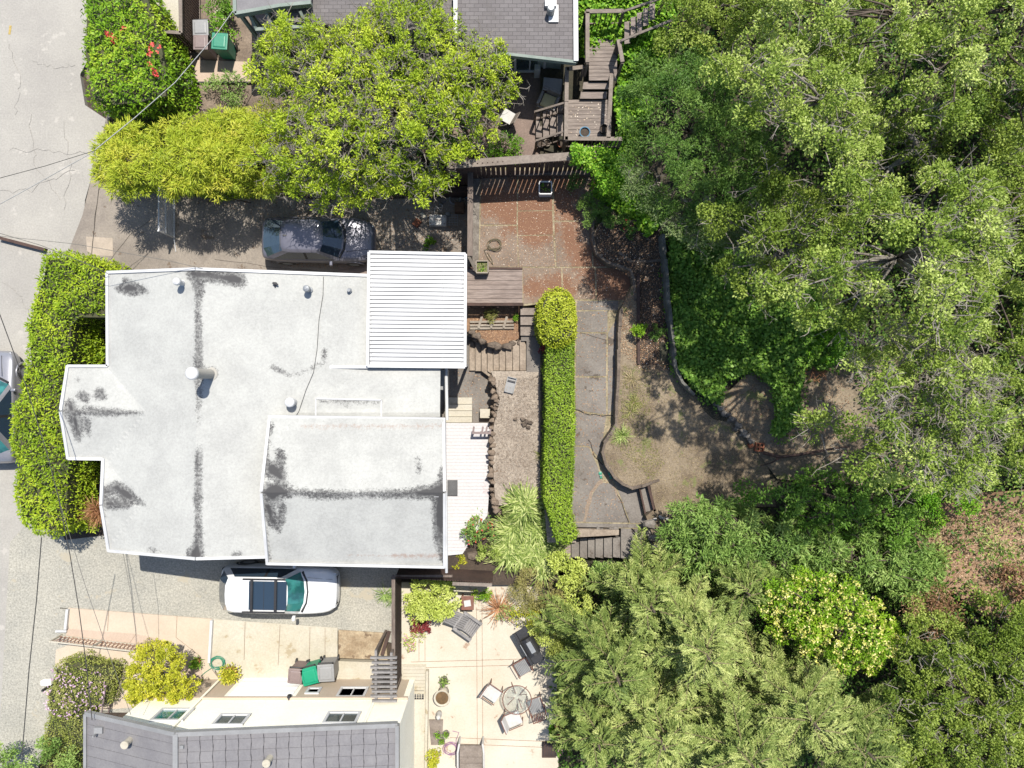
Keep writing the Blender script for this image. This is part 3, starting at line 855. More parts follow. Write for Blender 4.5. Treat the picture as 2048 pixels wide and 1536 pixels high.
# upper roof
YU = P(0, 985, 4.7).y
def zup(x, y):
    y = np.asarray(y, float)
    return np.where(y > YU, 4.7 - (y - YU) * 0.7 / 2.64, 4.7 - (YU - y) * 0.7 / 2.38)
up_poly = [(540, 833, 4.0), (888, 838, 4.0), (889, 985, 4.7), (889, 1134, 4.0), (535, 1127, 4.0), (523, 985, 4.7)]
st_up = strokes([(528, 985, 12), (545, 985, 22), (560, 982, 16), (600, 987, 6), (645, 990, 9), (700, 989, 6), (760, 988, 7), (810, 988, 8), (850, 984, 14), (886, 982, 20)],
                [(886, 930, 2), (884, 970, 14), (880, 1010, 15), (880, 1070, 12), (886, 1120, 4)], [(545, 940, 18), (562, 955, 12), (560, 905, 8)], [(535, 1010, 12), (545, 1040, 12), (556, 1058, 5)], [(565, 1010, 6), (562, 1045, 6)],
                [(540, 850, 4), (532, 900, 3), (529, 940, 3)], [(530, 1060, 2), (536, 1120, 3)], [(837, 920, 5), (838, 945, 2)], [(874, 980, 18)])
def rust_up(px, py):
    return np.maximum(0.62 - np.abs(py - 853) / 22, 0) * (px > 600) + np.maximum(0.62 - np.abs(py - 1112) / 14, 0) * (px > 690) + 0.2 * (px > 780) * (py > 1000)
cut_sheet('upper_roof', [up_poly], zup, 0.12, m_roofup, {'stain': st_up, 'rust': rust_up}, house, ys=(YU,))
mb = MB(); fascia(mb, up_poly, drop=0.3, w=0.09); mb.build('upper_roof_edge', m_white, house)
# raised hatch roof between
hp = [(632, 797, 3.5), (763, 800, 3.5), (763, 834, 3.5), (632, 834, 3.5)]
cut_sheet('hatch_roof', [hp], lambda x, y: np.full(np.shape(x), 3.62, 'f'), 0.12, m_roof, {'stain': strokes([(640, 803, 1), (700, 805, 0), (760, 805, 1)], [(696, 812, 0), (694, 825, -1)])}, house)
mb = MB(); mb.prism([P(*q) for q in hp], 2.9); fascia(mb, [(q[0], q[1], 3.62) for q in hp], 0.1, 0.05, 0.03); mb.build('hatch_curb', m_white, house)
# walls
def shrink(pts, k):
    cx = sum(p.x for p in pts) / len(pts); cy = sum(p.y for p in pts) / len(pts)
    return [Vector((cx + (p.x - cx) * k, cy + (p.y - cy) * k, p.z)) for p in pts]
mb = MB()
A = lambda x, y, z=3.3: P(x, y, z)
x0, x1 = P(232, 0, 3.3).x, P(735, 0, 3.3).x
y0, y1 = P(0, 1085, 3.3).y, P(0, 565, 3.3).y
mb.prism([Vector((x0, y1, 2.95)), Vector((x1, y1, 2.95)), Vector((x1, y0, 2.95)), Vector((x0, y0, 2.95))], -0.3)
mb.prism([A(150, 752, 3.0), A(300, 752, 3.0), A(300, 900, 3.0), A(150, 900, 3.0)], -0.3)
xr = P(868, 0, 2.7).x
mb.prism([Vector((x1 - .2, P(0, 752, 2.7).y, 2.7)), Vector((xr, P(0, 752, 2.7).y, 2.7)), Vector((xr, P(0, 850, 2.7).y, 2.7)), Vector((x1 - .2, P(0, 850, 2.7).y, 2.7))], -0.3)
mb.prism([A(556, 852, 3.75), A(868, 852, 3.75), A(868, 1115, 3.75), A(556, 1110, 3.75)], -0.3)
mb.build('wall', m_stucco, house)
def window(parent, c, w, h, face, name='window', glass=None, frame=None, mull=1):
    """c = centre of the window on the wall; face = outward unit vector"""
    mb = MB(); f = Vector(face); s = Vector((0, 0, 1)).cross(f)
    c = Vector(c)
    for k in (-1, 1):
        mb.beam(c + s * (k * w / 2) - Vector((0, 0, h / 2)) + f * 0.03, c + s * (k * w / 2) + Vector((0, 0, h / 2)) + f * 0.03, 0.09, 0.07, roll=f)
        mb.beam(c - s * (w / 2 + .045) + Vector((0, 0, k * h / 2)) + f * 0.034, c + s * (w / 2 + .045) + Vector((0, 0, k * h / 2)) + f * 0.034, 0.07, 0.09)
    if mull: mb.beam(c - Vector((0, 0, h / 2)) + f * 0.025, c + Vector((0, 0, h / 2)) + f * 0.025, 0.05, 0.05, roll=f)
    o = mb.build(name, frame or m_white, parent)
    mb = MB(); mb.add([c - s * w / 2 - Vector((0, 0, h / 2)) + f * .012, c + s * w / 2 - Vector((0, 0, h / 2)) + f * .012, c + s * w / 2 + Vector((0, 0, h / 2)) + f * .012, c - s * w / 2 + Vector((0, 0, h / 2)) + f * .012], [(0, 1, 2, 3)])
    mb.build('pane', glass or m_glassw, o)
    return o
for py in (780, 870): window(house, (P(150, 0, 3).x, P(0, py, 1.6).y, 1.7), 1.1, 1.2, (-1, 0, 0))
window(house, (x0, P(0, 650, 1.6).y, 1.6), 1.4, 1.3, (-1, 0, 0)); window(house, (x0, P(0, 1000, 1.6).y, 1.6), 1.4, 1.3, (-1, 0, 0))
for px in (300, 450, 600): window(house, (P(px, 0, 2).x, y1, 1.8), 1.2, 1.1, (0, 1, 0)); window(house, (P(px, 0, 2).x, y0, 1.8), 1.2, 1.0, (0, -1, 0))
xe = P(868, 0, 3.75).x
window(house, (xe, P(0, 1050, 2.6).y, 2.9), 1.2, 0.9, (1, 0, 0)); window(house, (xe, P(0, 930, 2.6).y, 2.9), 1.2, 0.9, (1, 0, 0))
# east gutter
mb = MB(); mb.tube([P(892, 730, 2.9), P(894, 840, 2.9)], 0.06, 8); mb.tube([P(892, 985, 4.55), P(893, 1145, 3.95)], 0.05, 8); mb.each('gutter', m_white, house)
mb = MB(); mb.box(P(889, 760, 1.6), (0.35, 0.75, 0.55)); mb.build('wall_cabinet', m_grayb, house, bevel=0.02)
# vents on the roof
def pipe(px, py, zb, h, r, m, capm=None, rc=None, name='vent_pipe', hollow=False):
    b = P(px, py, zb); mb = MB()
    mb.lathe([(r * 1.5, 0), (r * 1.45, 0.03), (r, 0.05), (r, h)], b, 18)
    o = mb.build(name, m, house, smooth=False)
    if rc:
        mb = MB(); mb.lathe([(rc * 0.7, h - 0.02), (rc, h), (rc, h + 0.10), (rc * 0.85, h + 0.14), (rc * 0.3, h + 0.17)], b, 20)
        mb.build('vent_cap', capm or m, o)
    return o
pipe(421, 748, 4.0, 1.35, 0.17, m_stucco, m_white, 0.21)
pipe(367, 567, 3.95, 0.42, 0.09, m_white, m_white, 0.13)
pipe(589, 804, 3.55, 0.45, 0.13, m_white, m_white, 0.17)
pipe(619, 580, 3.6, 0.30, 0.08, m_steel, m_steel, 0.12)
pipe(551, 568, 3.7, 0.16, 0.05, m_dark); pipe(699, 581, 3.45, 0.14, 0.06, m_steel)
mb = MB(); mb.beam(P(545, 566, 3.85), P(556, 569, 3.85), 0.05, 0.05); mb.beam(P(550, 566, 3.85), P(550, 574, 3.78), 0.04, 0.04); mb.build('roof_bracket', m_dark, house)
mb = MB(); mb.box(P(873, 991, 4.6), (0.16, 0.10, 0.06)); mb.build('drain_cover', m_grayb, house)
mb = MB(); mb.tube([P(840, 742, 3.15), P(832, 766, 3.0)], 0.03, 6); mb.tube([P(846, 738, 3.3), P(836, 742, 3.15)], 0.04, 6); mb.build('roof_rod', m_dark, house)
pts = [(647, 553), (646, 590), (638, 640), (634, 700), (627, 745), (612, 780), (598, 822), (592, 832)]
mb = MB(); mb.tube([P(x, y, float(zmain(P(x, y, 3.5).x, P(x, y, 3.5).y)) + 0.03) for x, y in pts], 0.009, 5); mb.build('roof_cable', m_wire, house)
# ribbed patio cover
mb = MB()
yt, yb = P(0, 508, 3.55).y, P(0, 730, 3.55).y
xl, xr2 = P(739, 0, 3.55).x, P(927, 0, 3.55).x
nr = 27; pit = (yt - yb) / nr
for i in range(nr):
    yc = yt - pit * (i + 0.5)
    mb.beam((xl, yc, 3.50 - .0), (xr2, yc - 0.03, 3.44), pit - 0.028, 0.035)
o = mb.build('patio_cover', m_whitemetal, house)
mb = MB()
for i in range(nr):
    for px in (741, 886, 925): mb.box((P(px, 0, 3.5).x + random.uniform(-.03, .03), yt - pit * (i + 0.5) + .05, 3.48 if px > 800 else 3.51), (.035, .03, .012))
mb.build('screws', m_grayb, o)
mb = MB(); mb.box(((xl + xr2) / 2, (yt + yb) / 2, 3.34), (xr2 - xl, yt - yb, 0.03)); mb.build('cover_tray', m_steel, o)
mb = MB()
q = [(738, 504, 3.56), (931, 508, 3.50), (930, 734, 3.50), (735, 732, 3.56)]
fascia(mb, q, 0.16, 0.10, 0.02); mb.build('cover_frame', m_white, o)
mb = MB()
for px, py in ((922, 514), (922, 726), (742, 514)):
    p = P(px, py, 3.3); mb.box((p.x, p.y, -0.1), (0.1, 0.1, 3.42))
mb.each('post', m_white, o)
m_boardgap = mat('board gap', S(214, 200, 200), None, 3)
# white board deck behind the house
mb = MB()
dk = [(886, 846, .5), (985, 846, .5), (984, 900, .5), (978, 985, .5), (975, 1030, .5), (925, 1108, .5), (886, 1112, .5)]
t = thing('painted_board_deck', 'narrow white board deck with peeling red patches behind the house', 'deck', P(935, 960, 0.5))
cut_sheet('boards', [dk], flat(.5), 0.25, m_boards, {'stain': strokes([(960, 893, 2), (940, 895, -3)], [(925, 928, 4), (975, 928, -3)], [(940, 948, 5), (975, 948, 1)], [(975, 980, 12), (960, 975, 2)], [(945, 995, 0), (975, 997, -2)], [(910, 1020, -4), (960, 1010, -2)])}, t)
mb = MB()
y = 850
while y < 1105:
    mb.beam(P(888, y, .504), P(983 if y < 1000 else 975 - (y - 1030) * .6 if y > 1030 else 976, y, .504), 0.008, 0.003); y += 6.8
mb.build('board_gap', m_boardgap, t)
mb = MB(); mb.prism([P(x, y, .48) for x, y, _ in dk], 0.0); mb.build('deck_frame', m_woodlt, t)
mb = MB(); mb.box(P(905, 976, .507), (0.40, 0.62, 0.02))
t2 = thing('floor_grate', 'dark ribbed door mat on the white board deck', 'mat', P(905, 976, .51)); mb.build('mat', m_dark, t2)
mb = MB()
for i in range(9): mb.box(P(905 - 9 + i * 2.25, 976, .527), (0.012, 0.58, 0.008))
mb.build('rib', m_grayb, t2)
t = thing('rail_shadow_bars', 'short brown bars standing in for a railing shadow at the north end of the white board deck', 'railing', P(960, 858, .5))
mb = MB()  # brown bars copy the railing's shadow on the boards
mb.beam(P(944, 866, 1.0), P(982, 866, 1.0), 0.08, 0.08); mb.build('rail', m_mauve, t)
mb = MB()
for x in (946, 964, 972, 980): mb.beam(P(x, 866, 1.0), P(x + 2, 853, 1.0), 0.07, 0.05)
for x in (946, 981): p = P(x, 866, 1.0); mb.box((p.x, p.y, .5), (.06, .06, .5))
mb.each('bar', m_mauve, t)
t = thing('garden_steps', 'pale concrete steps beside the back door of the white roofed house', 'steps', P(920, 820, 0))
mb = MB()
for i, (ya, yb_) in enumerate(((795, 808), (809, 821), (822, 833), (834, 845))):
    mb.prism([P(890, ya, .12 * i + .08), P(944, ya, .12 * i + .08), P(944, yb_, .12 * i + .08), P(890, yb_, .12 * i + .08)], -.05)
mb.each('tread', m_palest, t)
mb = MB(); mb.prism([P(960, 818, .4), P(980, 818, .4), P(979, 836, .4), P(960, 836, .4)], -.05); mb.each('block', m_palest, t)

# ------------------------------------------------------------------ north neighbour
nh = thing('shingled_house', 'grey shingled house with a pale porch at the top of the picture', 'house', P(800, -60, 0))
mb = MB()
mb.prism([P(913, -220, 3.5), P(1145, -220, 3.5), P(1150, 123, 3.5), P(1146, 126, 3.5), P(985, 104, 3.5), P(913, 78, 3.5)], 3.38)
mb.build('east_roof', m_shingle, nh)
mb = MB(); mb.prism([P(560, -220, 2.9), P(910, -220, 2.9), P(910, 62, 2.9), P(640, 48, 2.9), P(560, 40, 2.9)], 2.78); mb.build('middle_roof', m_shingle, nh)
mb = MB(); mb.prism([P(464, -220, 3.3), P(626, -220, 3.3), P(622, 4, 3.3), P(560, 10, 3.3), P(470, 26, 3.3)], 3.2); mb.build('porch_roof', m_tile, nh)
m_sage = mat('sage painted wood', S(176, 188, 178), S(158, 172, 162), 2, grain=0.1)
mb = MB(); fascia(mb, [(468, -60, 3.32), (470, 27, 3.32), (560, 11, 3.32), (622, 5, 3.32)], 0.24, 0.12, 0.03, close=False)
fascia(mb, [(1146, -200, 3.52), (1152, 124, 3.52), (985, 105, 3.52), (912, 80, 3.52)], 0.2, 0.1, 0.03, close=False); mb.each('roof_edge', m_sage, nh)
mb = MB(); mb.beam(P(911, -220, 3.56), P(911, 78, 3.56), 0.14, 0.1); mb.beam(P(1150, -200, 3.58), P(1152, 122, 3.58), 0.16, 0.06); mb.build('white_trim', m_white, nh)
mb = MB()
mb.prism([P(660, -220, 2.75), P(900, -220, 2.75), P(900, 44, 2.75), P(660, 36, 2.75)], 0)
mb.prism([P(925, -220, 3.35), P(1128, -220, 3.35), P(1128, 92, 3.35), P(990, 80, 3.35), P(925, 62, 3.35)], 0)
mb.build('wall', m_sage, nh)
mb = MB()
for a, b in (((494, 18, 3.1), (503, 80, .2)), ((480, 28, 3.1), (500, 95, .0)), ((612, 8, 3.1), (630, 60, 1.0)), ((530, 14, 3.1), (548, 70, .1))):
    mb.beam(P(*a), Vector((P(*a).x, P(*a).y, b[2])), 0.12, 0.12)
mb.each('porch_post', m_sage, nh)
mb = MB()
for x in (495, 530, 565, 600): mb.beam(P(x, 22, 3.1), P(x + 18, 58, 2.7), 0.10, 0.12)
mb.beam(P(512, 60, 2.7), P(640, 52, 2.7), 0.12, 0.14)
mb.each('porch_rafter', m_sage, nh)
mb = MB(); mb.prism([P(500, 30, 1.0), P(650, 30, 1.0), P(650, 78, 1.0), P(510, 84, 1.0)], 0); mb.build('porch_floor', m_woodred, nh)
mb = MB(); mb.box(P(1107, 28, 3.52), (0.34, 0.6, 0.05)); mb.box(P(1101, 8, 3.52), (0.4, .3, .16)); o = mb.build('vent_base', m_white, nh)
mb = MB(); mb.lathe([(.14, .0), (.14, .35), (.1, .4)], P(1101, 26, 3.55), 14); mb.each('vent_pipe', m_steel, o)
for x in (690, 780): window(nh, (P(x, 0, 2).x, P(0, 36 + (x - 660) * .035, 2.75).y, 1.6), 1.1, 1.0, (0, -1, 0))
window(nh, (P(1060, 0, 2).x, P(0, 87, 3.35).y, 1.8), 1.1, 1.2, (0, -1, 0))

# patio under the east roof, decks and stairs
slab('north_patio', [(930, 60), (1150, 60), (1128, 205), (1128, 305), (1085, 318), (960, 318), (930, 250)], 1.0, mat('brick patio', S(164, 142, 130), S(140, 120, 110), 1.0, grain=0.3, gscale=20), 0)
def deck_rail(mb, mbp, a, b, z, h=0.95, post=True, bal=True, w=0.14, gap=0.14, topm=True, zb=None):
    """a, b = pixel position of the TOP rail ends"""
    zb = z if zb is None else zb
    A_ = P(a[0], a[1], z + h); B_ = P(b[0], b[1], zb + h)
    mb.beam(A_, B_, w, 0.05)
    L = (B_ - A_).length
    if post:
        for t_ in (0, 1):
            q = A_.lerp(B_, t_); mbp.box((q.x, q.y, q.z - h - .15), (0.09, 0.09, h + .12))
    if bal:
        n = max(2, int(L / gap))
        for i in range(1, n):
            q = A_.lerp(B_, i / n); mbp.box((q.x, q.y, q.z - h + .02), (0.035, 0.035, h - .04))
        mbp.beam(A_ - Vector((0, 0, h - .08)), B_ - Vector((0, 0, h - .08)), 0.04, 0.08)
dkA = thing('timber_deck', 'weathered timber deck with steps and railings beside the shingled house', 'deck', P(1200, 120, 1))
def boards(mb, poly, z, pitch=0.14, vertical=False, th=0.04):
    wp = [P(x, y, z) for x, y in poly]
    xs_ = [p.x for p in wp]; ys_ = [p.y for p in wp]
    if vertical:
        x = min(xs_)
        while x < max(xs_) - .02:
            mb.box((x + pitch / 2, (min(ys_) + max(ys_)) / 2, z - th), (pitch - .012, max(ys_) - min(ys_), th)); x += pitch
    else:
        y = min(ys_)
        while y < max(ys_) - .02:
            mb.box(((min(xs_) + max(xs_)) / 2, y + pitch / 2, z - th), (max(xs_) - min(xs_), pitch - .012, th)); y += pitch
m_deckn = mat('grey brown deck boards', S(176, 162, 152), S(150, 136, 128), 1.2, grain=0.3, gscale=18, stretch=(1, 7, 7))
mb = MB(); boards(mb, [(1178, 78), (1234, 78), (1234, 161), (1178, 161)], 2.2); mb.build('upper_floor', m_deckn, dkA)
mb = MB(); boards(mb, [(1135, 202), (1215, 202), (1215, 274), (1135, 274)], 1.8); mb.build('lower_floor', m_deckn, dkA)
mb = MB(); boards(mb, [(1179, 30), (1234, 30), (1234, 76), (1179, 76)], 2.0, 0.2); mb.build('side_landing', m_deckn, dkA)
mb = MB()
for i, (ya, yb_) in enumerate(((164, 178), (183, 197))): mb.prism([P(1167 - i * 5, ya, 2.07 - .13 * i), P(1218 - i * 4, ya, 2.07 - .13 * i), P(1217 - i * 4, yb_, 2.07 - .13 * i), P(1165 - i * 5, yb_, 2.07 - .13 * i)], 2.02 - .13 * i)
for i in range(5):
    x = 1249 + i * 12.5; z = 2.65 + .17 * i
    mb.prism([P(x, 88 - i * 12, z), P(x + 11, 86 - i * 12, z), P(x + 11, 42 - i * 9, z), P(x, 44 - i * 9, z)], z - .04)
for i in range(4):
    x = 1126 - i * 14; z = 1.66 - .16 * i
    mb.prism([P(x, 210 + i * 5, z), P(x - 12, 213 + i * 5, z), P(x - 12, 272 + i, z), P(x, 272 + i, z)], z - .04)
mb.each('tread', m_deckn, dkA)
mb = MB(); mbp = MB()
deck_rail(mb, mbp, (1175, 24), (1175, 125), 2.2); deck_rail(mb, mbp, (1172, 23), (1247, 22), 2.2, gap=.17); deck_rail(mb, mbp, (1237, 80), (1245, 124), 2.2, bal=False)
deck_rail(mb, mbp, (1243, 81), (1345, 40), 2.3, bal=False, zb=3.2, w=.08); deck_rail(mb, mbp, (1247, 23), (1330, -6), 2.3, bal=False, zb=3.2, w=.08)
deck_rail(mb, mbp, (1223, 148), (1217, 276), 1.8, bal=False); deck_rail(mb, mbp, (1130, 277), (1243, 278), 1.8); deck_rail(mb, mbp, (1134, 135), (1133, 203), 1.8); deck_rail(mb, mbp, (1133, 204), (1132, 280), 1.8, bal=False)
deck_rail(mb, mbp, (1134, 138), (1167, 134), 1.8, bal=False); deck_rail(mb, mbp, (1131, 205), (1071, 223), 1.7, zb=1.05, w=.07, gap=.22); deck_rail(mb, mbp, (1131, 262), (1073, 281), 1.7, zb=1.05, w=.07, gap=.22)
mb.each('handrail', m_rail, dkA); mbp.each('baluster', m_woodv, dkA)

# property fence along the top of the yard
t = thing('boundary_fence', 'tall grey board fence with rails north of the rust stained patio', 'fence', P(1030, 340, 1.5))
mb = MB(); a = P(935, 321, 3.4); b = P(1192, 309, 3.4); mb.beam(P(895, 330, 3.3), b, 0.28, 0.06); mb.each('top_rail', m_rail, t)
mb = MB()
n = int((b - a).length / 0.15)
for i in range(n):
    q = P(890, 331, 3.3).lerp(b, (i + .5) / n); mb.box((q.x, q.y - .02, 0.2), (0.20 if q.x < P(948, 0, 3).x else 0.14, 0.025, 2.75))
    mb.box((q.x, q.y - .02, 2.95), (0.05, 0.03, 0.42))
mb.build('board', m_wooddk, t)
mb = MB()
for f_ in (0, .33, .66, 1): q = P(935, 321, 3.4).lerp(b, f_); mb.box((q.x, q.y + .03, 0.2), (.1, .1, 3.15))
mb.beam(P(960, 347, 1.66), P(1180, 346, 1.66), 0.16, 0.14)
mb.each('post', m_woodv, t)
# long fence between driveway and patio
t = thing('driveway_fence', 'low weathered wood fence running beside the parked grey car up to the deck', 'fence', P(945, 430, 1))
mb = MB(); mb.beam(P(941, 335, 2.35), P(940, 512, 2.35), 0.20, 0.06); mb.each('top_rail', m_woodv, t)
mb = MB()
for i in range(26):
    q = P(950, 338, 1.9).lerp(P(949, 516, 1.9), (i + .5) / 26); mb.box((q.x - .12, q.y, 0.0), (0.03, 0.115, 2.3))
mb.build('board', m_woodlt, t)
mb = MB(); mb.prism([P(946, 340, 1.55), P(960, 340, 1.55), P(957, 530, 1.55), P(945, 530, 1.55)], 0.0); mb.build('base_wall', m_stonelt, t)
mb = MB(); mb.beam(P(937, 512, 2.3), P(952, 542, 1.75), 0.10, 0.12); mb.build('brace', m_woodlt, t)
# low retaining wall under the hedge trees on the drive side
t = thing('low_garden_wall', 'low stained garden wall behind the junk at the end of the north driveway', 'wall', P(900, 385, 0))
mb = MB(); mb.prism([P(845, 368, .9), P(936, 372, .9), P(936, 384, .9), P(845, 382, .9)], 0); mb.build('wall', m_wooddk, t)

# wooden deck by the patio
t = thing('wood_deck', 'brown plank deck joining the ribbed patio cover to the rust stained patio', 'deck', P(990, 575, 1.5))
mb = MB(); boards(mb, [(930, 540), (1045, 540), (1045, 606), (930, 606)], 1.56, 0.17); mb.build('plank', m_woodred, t)
mb = MB(); mb.beam(P(930, 609, 1.58), P(1047, 609, 1.58), 0.10, 0.06); mb.beam(P(935, 536, 1.57), P(1045, 537, 1.57), 0.08, 0.05)
for x in (938, 966, 996, 1026): mb.beam(P(x, 605, 1.46), P(x, 615, 1.46), 0.08, 0.14)
mb.each('edge_beam', m_wooddk, t)
mb = MB()
for x in (938, 966, 996, 1026): p = P(x, 608, 1.5); mb.box((p.x, p.y, 0), (.09, .09, 1.5))
mb.each('post', m_wooddk, t)
slab('fern_bed', [(930, 612), (1040, 612), (1040, 675), (1015, 690), (980, 688), (955, 678), (930, 660)], 0.75, mat('orange soil', S(186, 146, 112), S(150, 116, 90), 1.5, grain=0.4, gscale=20, bmp=.8), 0)
t = thing('bed_ladder', 'timber steps lying in the fern bed below the plank deck', 'steps', P(985, 650, .75))
mb = MB()
for y in (644, 651, 657): mb.beam(P(940, y, .80), P(1028, y - 1, .80), 0.08, 0.08)
for x in (960, 985, 1010): mb.beam(P(x - 3, 656, .86), P(x + 4, 633, .86), 0.09, 0.05)
mb.each('timber', m_woodlt, t)
# steps between patio and landing
t = thing('plank_steps', 'three weathered plank steps beside the round clipped bush', 'steps', P(1060, 640, 1))
mb = MB()
for i, (ya, yb_) in enumerate(((616, 630), (632, 650), (652, 671))):
    z = 1.38 - .13 * i; mb.prism([P(1041, ya, z), P(1088, ya, z), P(1088, yb_, z), P(1041, yb_, z)], 0.95)
mb.each('tread', m_rail, t)
mb = MB(); mb.box(P(1077, 621, 1.385), (.14, .14, .06)); tag(mb.build('fallen_blossom', m_red), 'red fallen blossom on the top plank step', 'flower')
# long curved stair
m_tread = mat('worn step concrete', S(198, 180, 160), S(164, 146, 128), 1.6, grain=.3, gscale=18)
t = thing('curved_garden_stairs', 'flight of narrow worn concrete steps with rounded ends between fern bed and gravel bed', 'stairs', P(990, 715, 0))
ex = [1053, 1040, 1026, 1012, 999, 987, 975, 963, 951, 939]
for i in range(9):
    z = 0.92 - .1 * i
    xa, xb = ex[i] - 1.2, ex[i + 1]
    low = 741 if i < 5 else (748, 755, 742, 741)[i - 5]
    mb = MB()
    q = [(xb - .5, 684 - (4 if i < 2 else 0)), (xa - 3, 683), (xa, 690), (xa, low)]
    if i in (5, 6): q = [(xb, 686), (xa, 686), (xa, 738), (xa + 8, 747), (xa + 22, 752), (xa + 21, 757), (xa + 4, 753), (xb, 742)]
    else: q = q + [(xb, low)]
    mb.prism([P(x, y, z) for x, y in q], -.1)
    mb.each('tread', m_tread, t)
mb = MB(); mb.tube([P(935, 690, 0.0), P(937, 745, 0.0)], .02, 4); 
# stone edging things
def stones(name, label, path, zb, h, r, parent=None, n=None, mt=None):
    t = thing(name, label, 'stone wall', P(path[0][0], path[0][1], zb))
    mb = MB()
    for (a, b) in zip(path[:-1], path[1:]):
        A_ = P(a[0], a[1], zb + h); B_ = P(b[0], b[1], zb + h); L = (B_ - A_).length
        k = max(1, int(L / (r * 1.5)))
        for i in range(k):
            for lay in range(max(1, int(h / (r * 1.2)))):
                c = A_.lerp(B_, (i + random.random() * .6 + .2) / k) + Vector((random.uniform(-.06, .06), random.uniform(-.06, .06), 0))
                zz = zb + h - lay * r * 1.2 - r * .5
                n_ = 7; vv = []; rr = r * random.uniform(.75, 1.25)
                rings = [(0.0, -.9), (.8, -.55), (1.0, 0), (.75, .5), (.0, .75)]
                for (kr, kz) in rings:
                    for j in range(n_):
                        an = 2 * math.pi * j / n_ + lay
                        w_ = rr * kr * (1 + .25 * math.sin(j * 2.3 + i * 1.7))
                        vv.append((c.x + w_ * math.cos(an), c.y + w_ * math.sin(an) * .85, zz + kz * rr * .8))
                mb.add(vv, [(u * n_ + j, u * n_ + (j + 1) % n_, (u + 1) * n_ + (j + 1) % n_, (u + 1) * n_ + j) for u in range(4) for j in range(n_)])
    mb.each('stone', mt or m_stone, t)
    return t
stones('rock_edging', 'dark jagged rock edging along the lower side of the fern bed', [(936, 655), (950, 672), (975, 686), (1005, 692), (1035, 688), (1045, 680)], 0.1, 0.8, 0.17)
stones('rock_retaining_wall', 'rough rock wall holding the gravel bed beside the white board deck', [(984, 752), (992, 800), (986, 850), (984, 910), (983, 960), (987, 1000), (996, 1030)], 0.0, 1.05, 0.13, mt=m_stonebr)
stones('loose_rocks', 'brown loose rocks lying on the gravel bed', [(1030, 838), (1058, 842), (1060, 856), (1042, 850)], 1.0, .12, 0.10)
stones('planter_rocks', 'round boulders beside the south end of the white board deck', [(935, 1098), (950, 1120), (925, 1078)], 0.1, .4, 0.26)
stones('stair_side_rocks', 'cracked stones above the lower garden steps', [(1175, 1062), (1225, 1058), (1235, 1056)], 1.45, .10, 0.10, mt=m_stonelt)
stones('terrace_corner_wall', 'rough stone wall with white stones at the south end of the lawn', [(1298, 1040), (1302, 1065), (1312, 1090), (1322, 1120)], 1.2, .95, .22, mt=m_stonelt)
stones('white_rocks', 'small white stones on top of the corner wall south of the lawn', [(1308, 1040), (1325, 1036), (1340, 1038)], 2.05, .1, .09, mt=mat('white stone', S(236, 230, 222), S(210, 204, 196), 4, grain=.2))
stones('pale_boulder', 'pale pinkish boulder among shrubs below the garden steps', [(1195, 1138), (1206, 1146)], .5, .5, .26, mt=m_stonelt)

# curving retaining wall of the lawn
def ribbon_wall(name, label, path, ztop, zbot, w, m, capm=None):
    t = thing(name, label, 'wall', P(path[0][0], path[0][1], zbot))
    mb = MB()
    for a, b in zip(path[:-1], path[1:]):
        A_ = P(a[0], a[1], ztop); B_ = P(b[0], b[1], ztop)
        A_.z = B_.z = (ztop + zbot) / 2
        d = (B_ - A_).normalized() * .03
        n_ = max(1, int((B_ - A_).length / .28))
        for i in range(n_):
            C_ = A_.lerp(B_, i / n_); D_ = A_.lerp(B_, (i + 1) / n_); j = Vector((random.uniform(-.015, .015), random.uniform(-.015, .015), 0))
            mb.beam(C_ - d + j, D_ + d - j, w * random.uniform(.75, 1.35), ztop - zbot + random.uniform(-.05, .05))
    mb.build('wall', m, t)
    return t
ribbon_wall('lawn_retaining_wall', 'curving dark edged retaining wall between the garden path and the dry lawn', [(1243, 618), (1240, 650), (1238, 700), (1237, 760), (1234, 800), (1232, 850), (1222, 868), (1210, 885), (1205, 905), (1212, 928), (1230, 955), (1246, 968), (1264, 976), (1285, 972), (1302, 966), (1318, 960)], 2.04, 1.3, 0.10, m_stone)
ribbon_wall('hill_wall', 'thin pale concrete wall along the foot of the ivy bank', [(1326, 470), (1331, 520), (1335, 560), (1337, 600), (1342, 640), (1348, 680), (1350, 730), (1366, 765), (1388, 788)], 2.60, 1.9, 0.11, mat('mossy pale concrete', S(136, 134, 126), S(94, 94, 84), 2.2, grain=.3, gscale=14))
stones('lawn_stone_wall', 'broken stone wall between the dry lawn and the bare slope', [(1432, 806), (1455, 826), (1475, 850), (1492, 870), (1508, 888)], 1.95, .4, .12, mt=m_stonelt)
ribbon_wall('planting_bed_curb', 'low curved curb round the shaded planting bed north of the lawn', [(1186, 445), (1186, 480), (1194, 508), (1215, 524), (1238, 532), (1262, 540), (1268, 560), (1272, 600)], 2.05, 1.4, .10, m_stone)
ribbon_wall('shaded_bed_curb', 'dark curb around the shaded bed beside the ivy bank', [(1240, 505), (1262, 522), (1295, 522), (1330, 520)], 2.06, 1.9, .08, m_stone)
t = thing('edging_board', 'long dark timber edging board in the litter bed', 'board', P(1276, 640, 2.0)); mb = MB(); mb.beam(P(1276, 548, 2.06), P(1277, 728, 2.06), .10, .16); mb.build('board', m_wooddk, t)
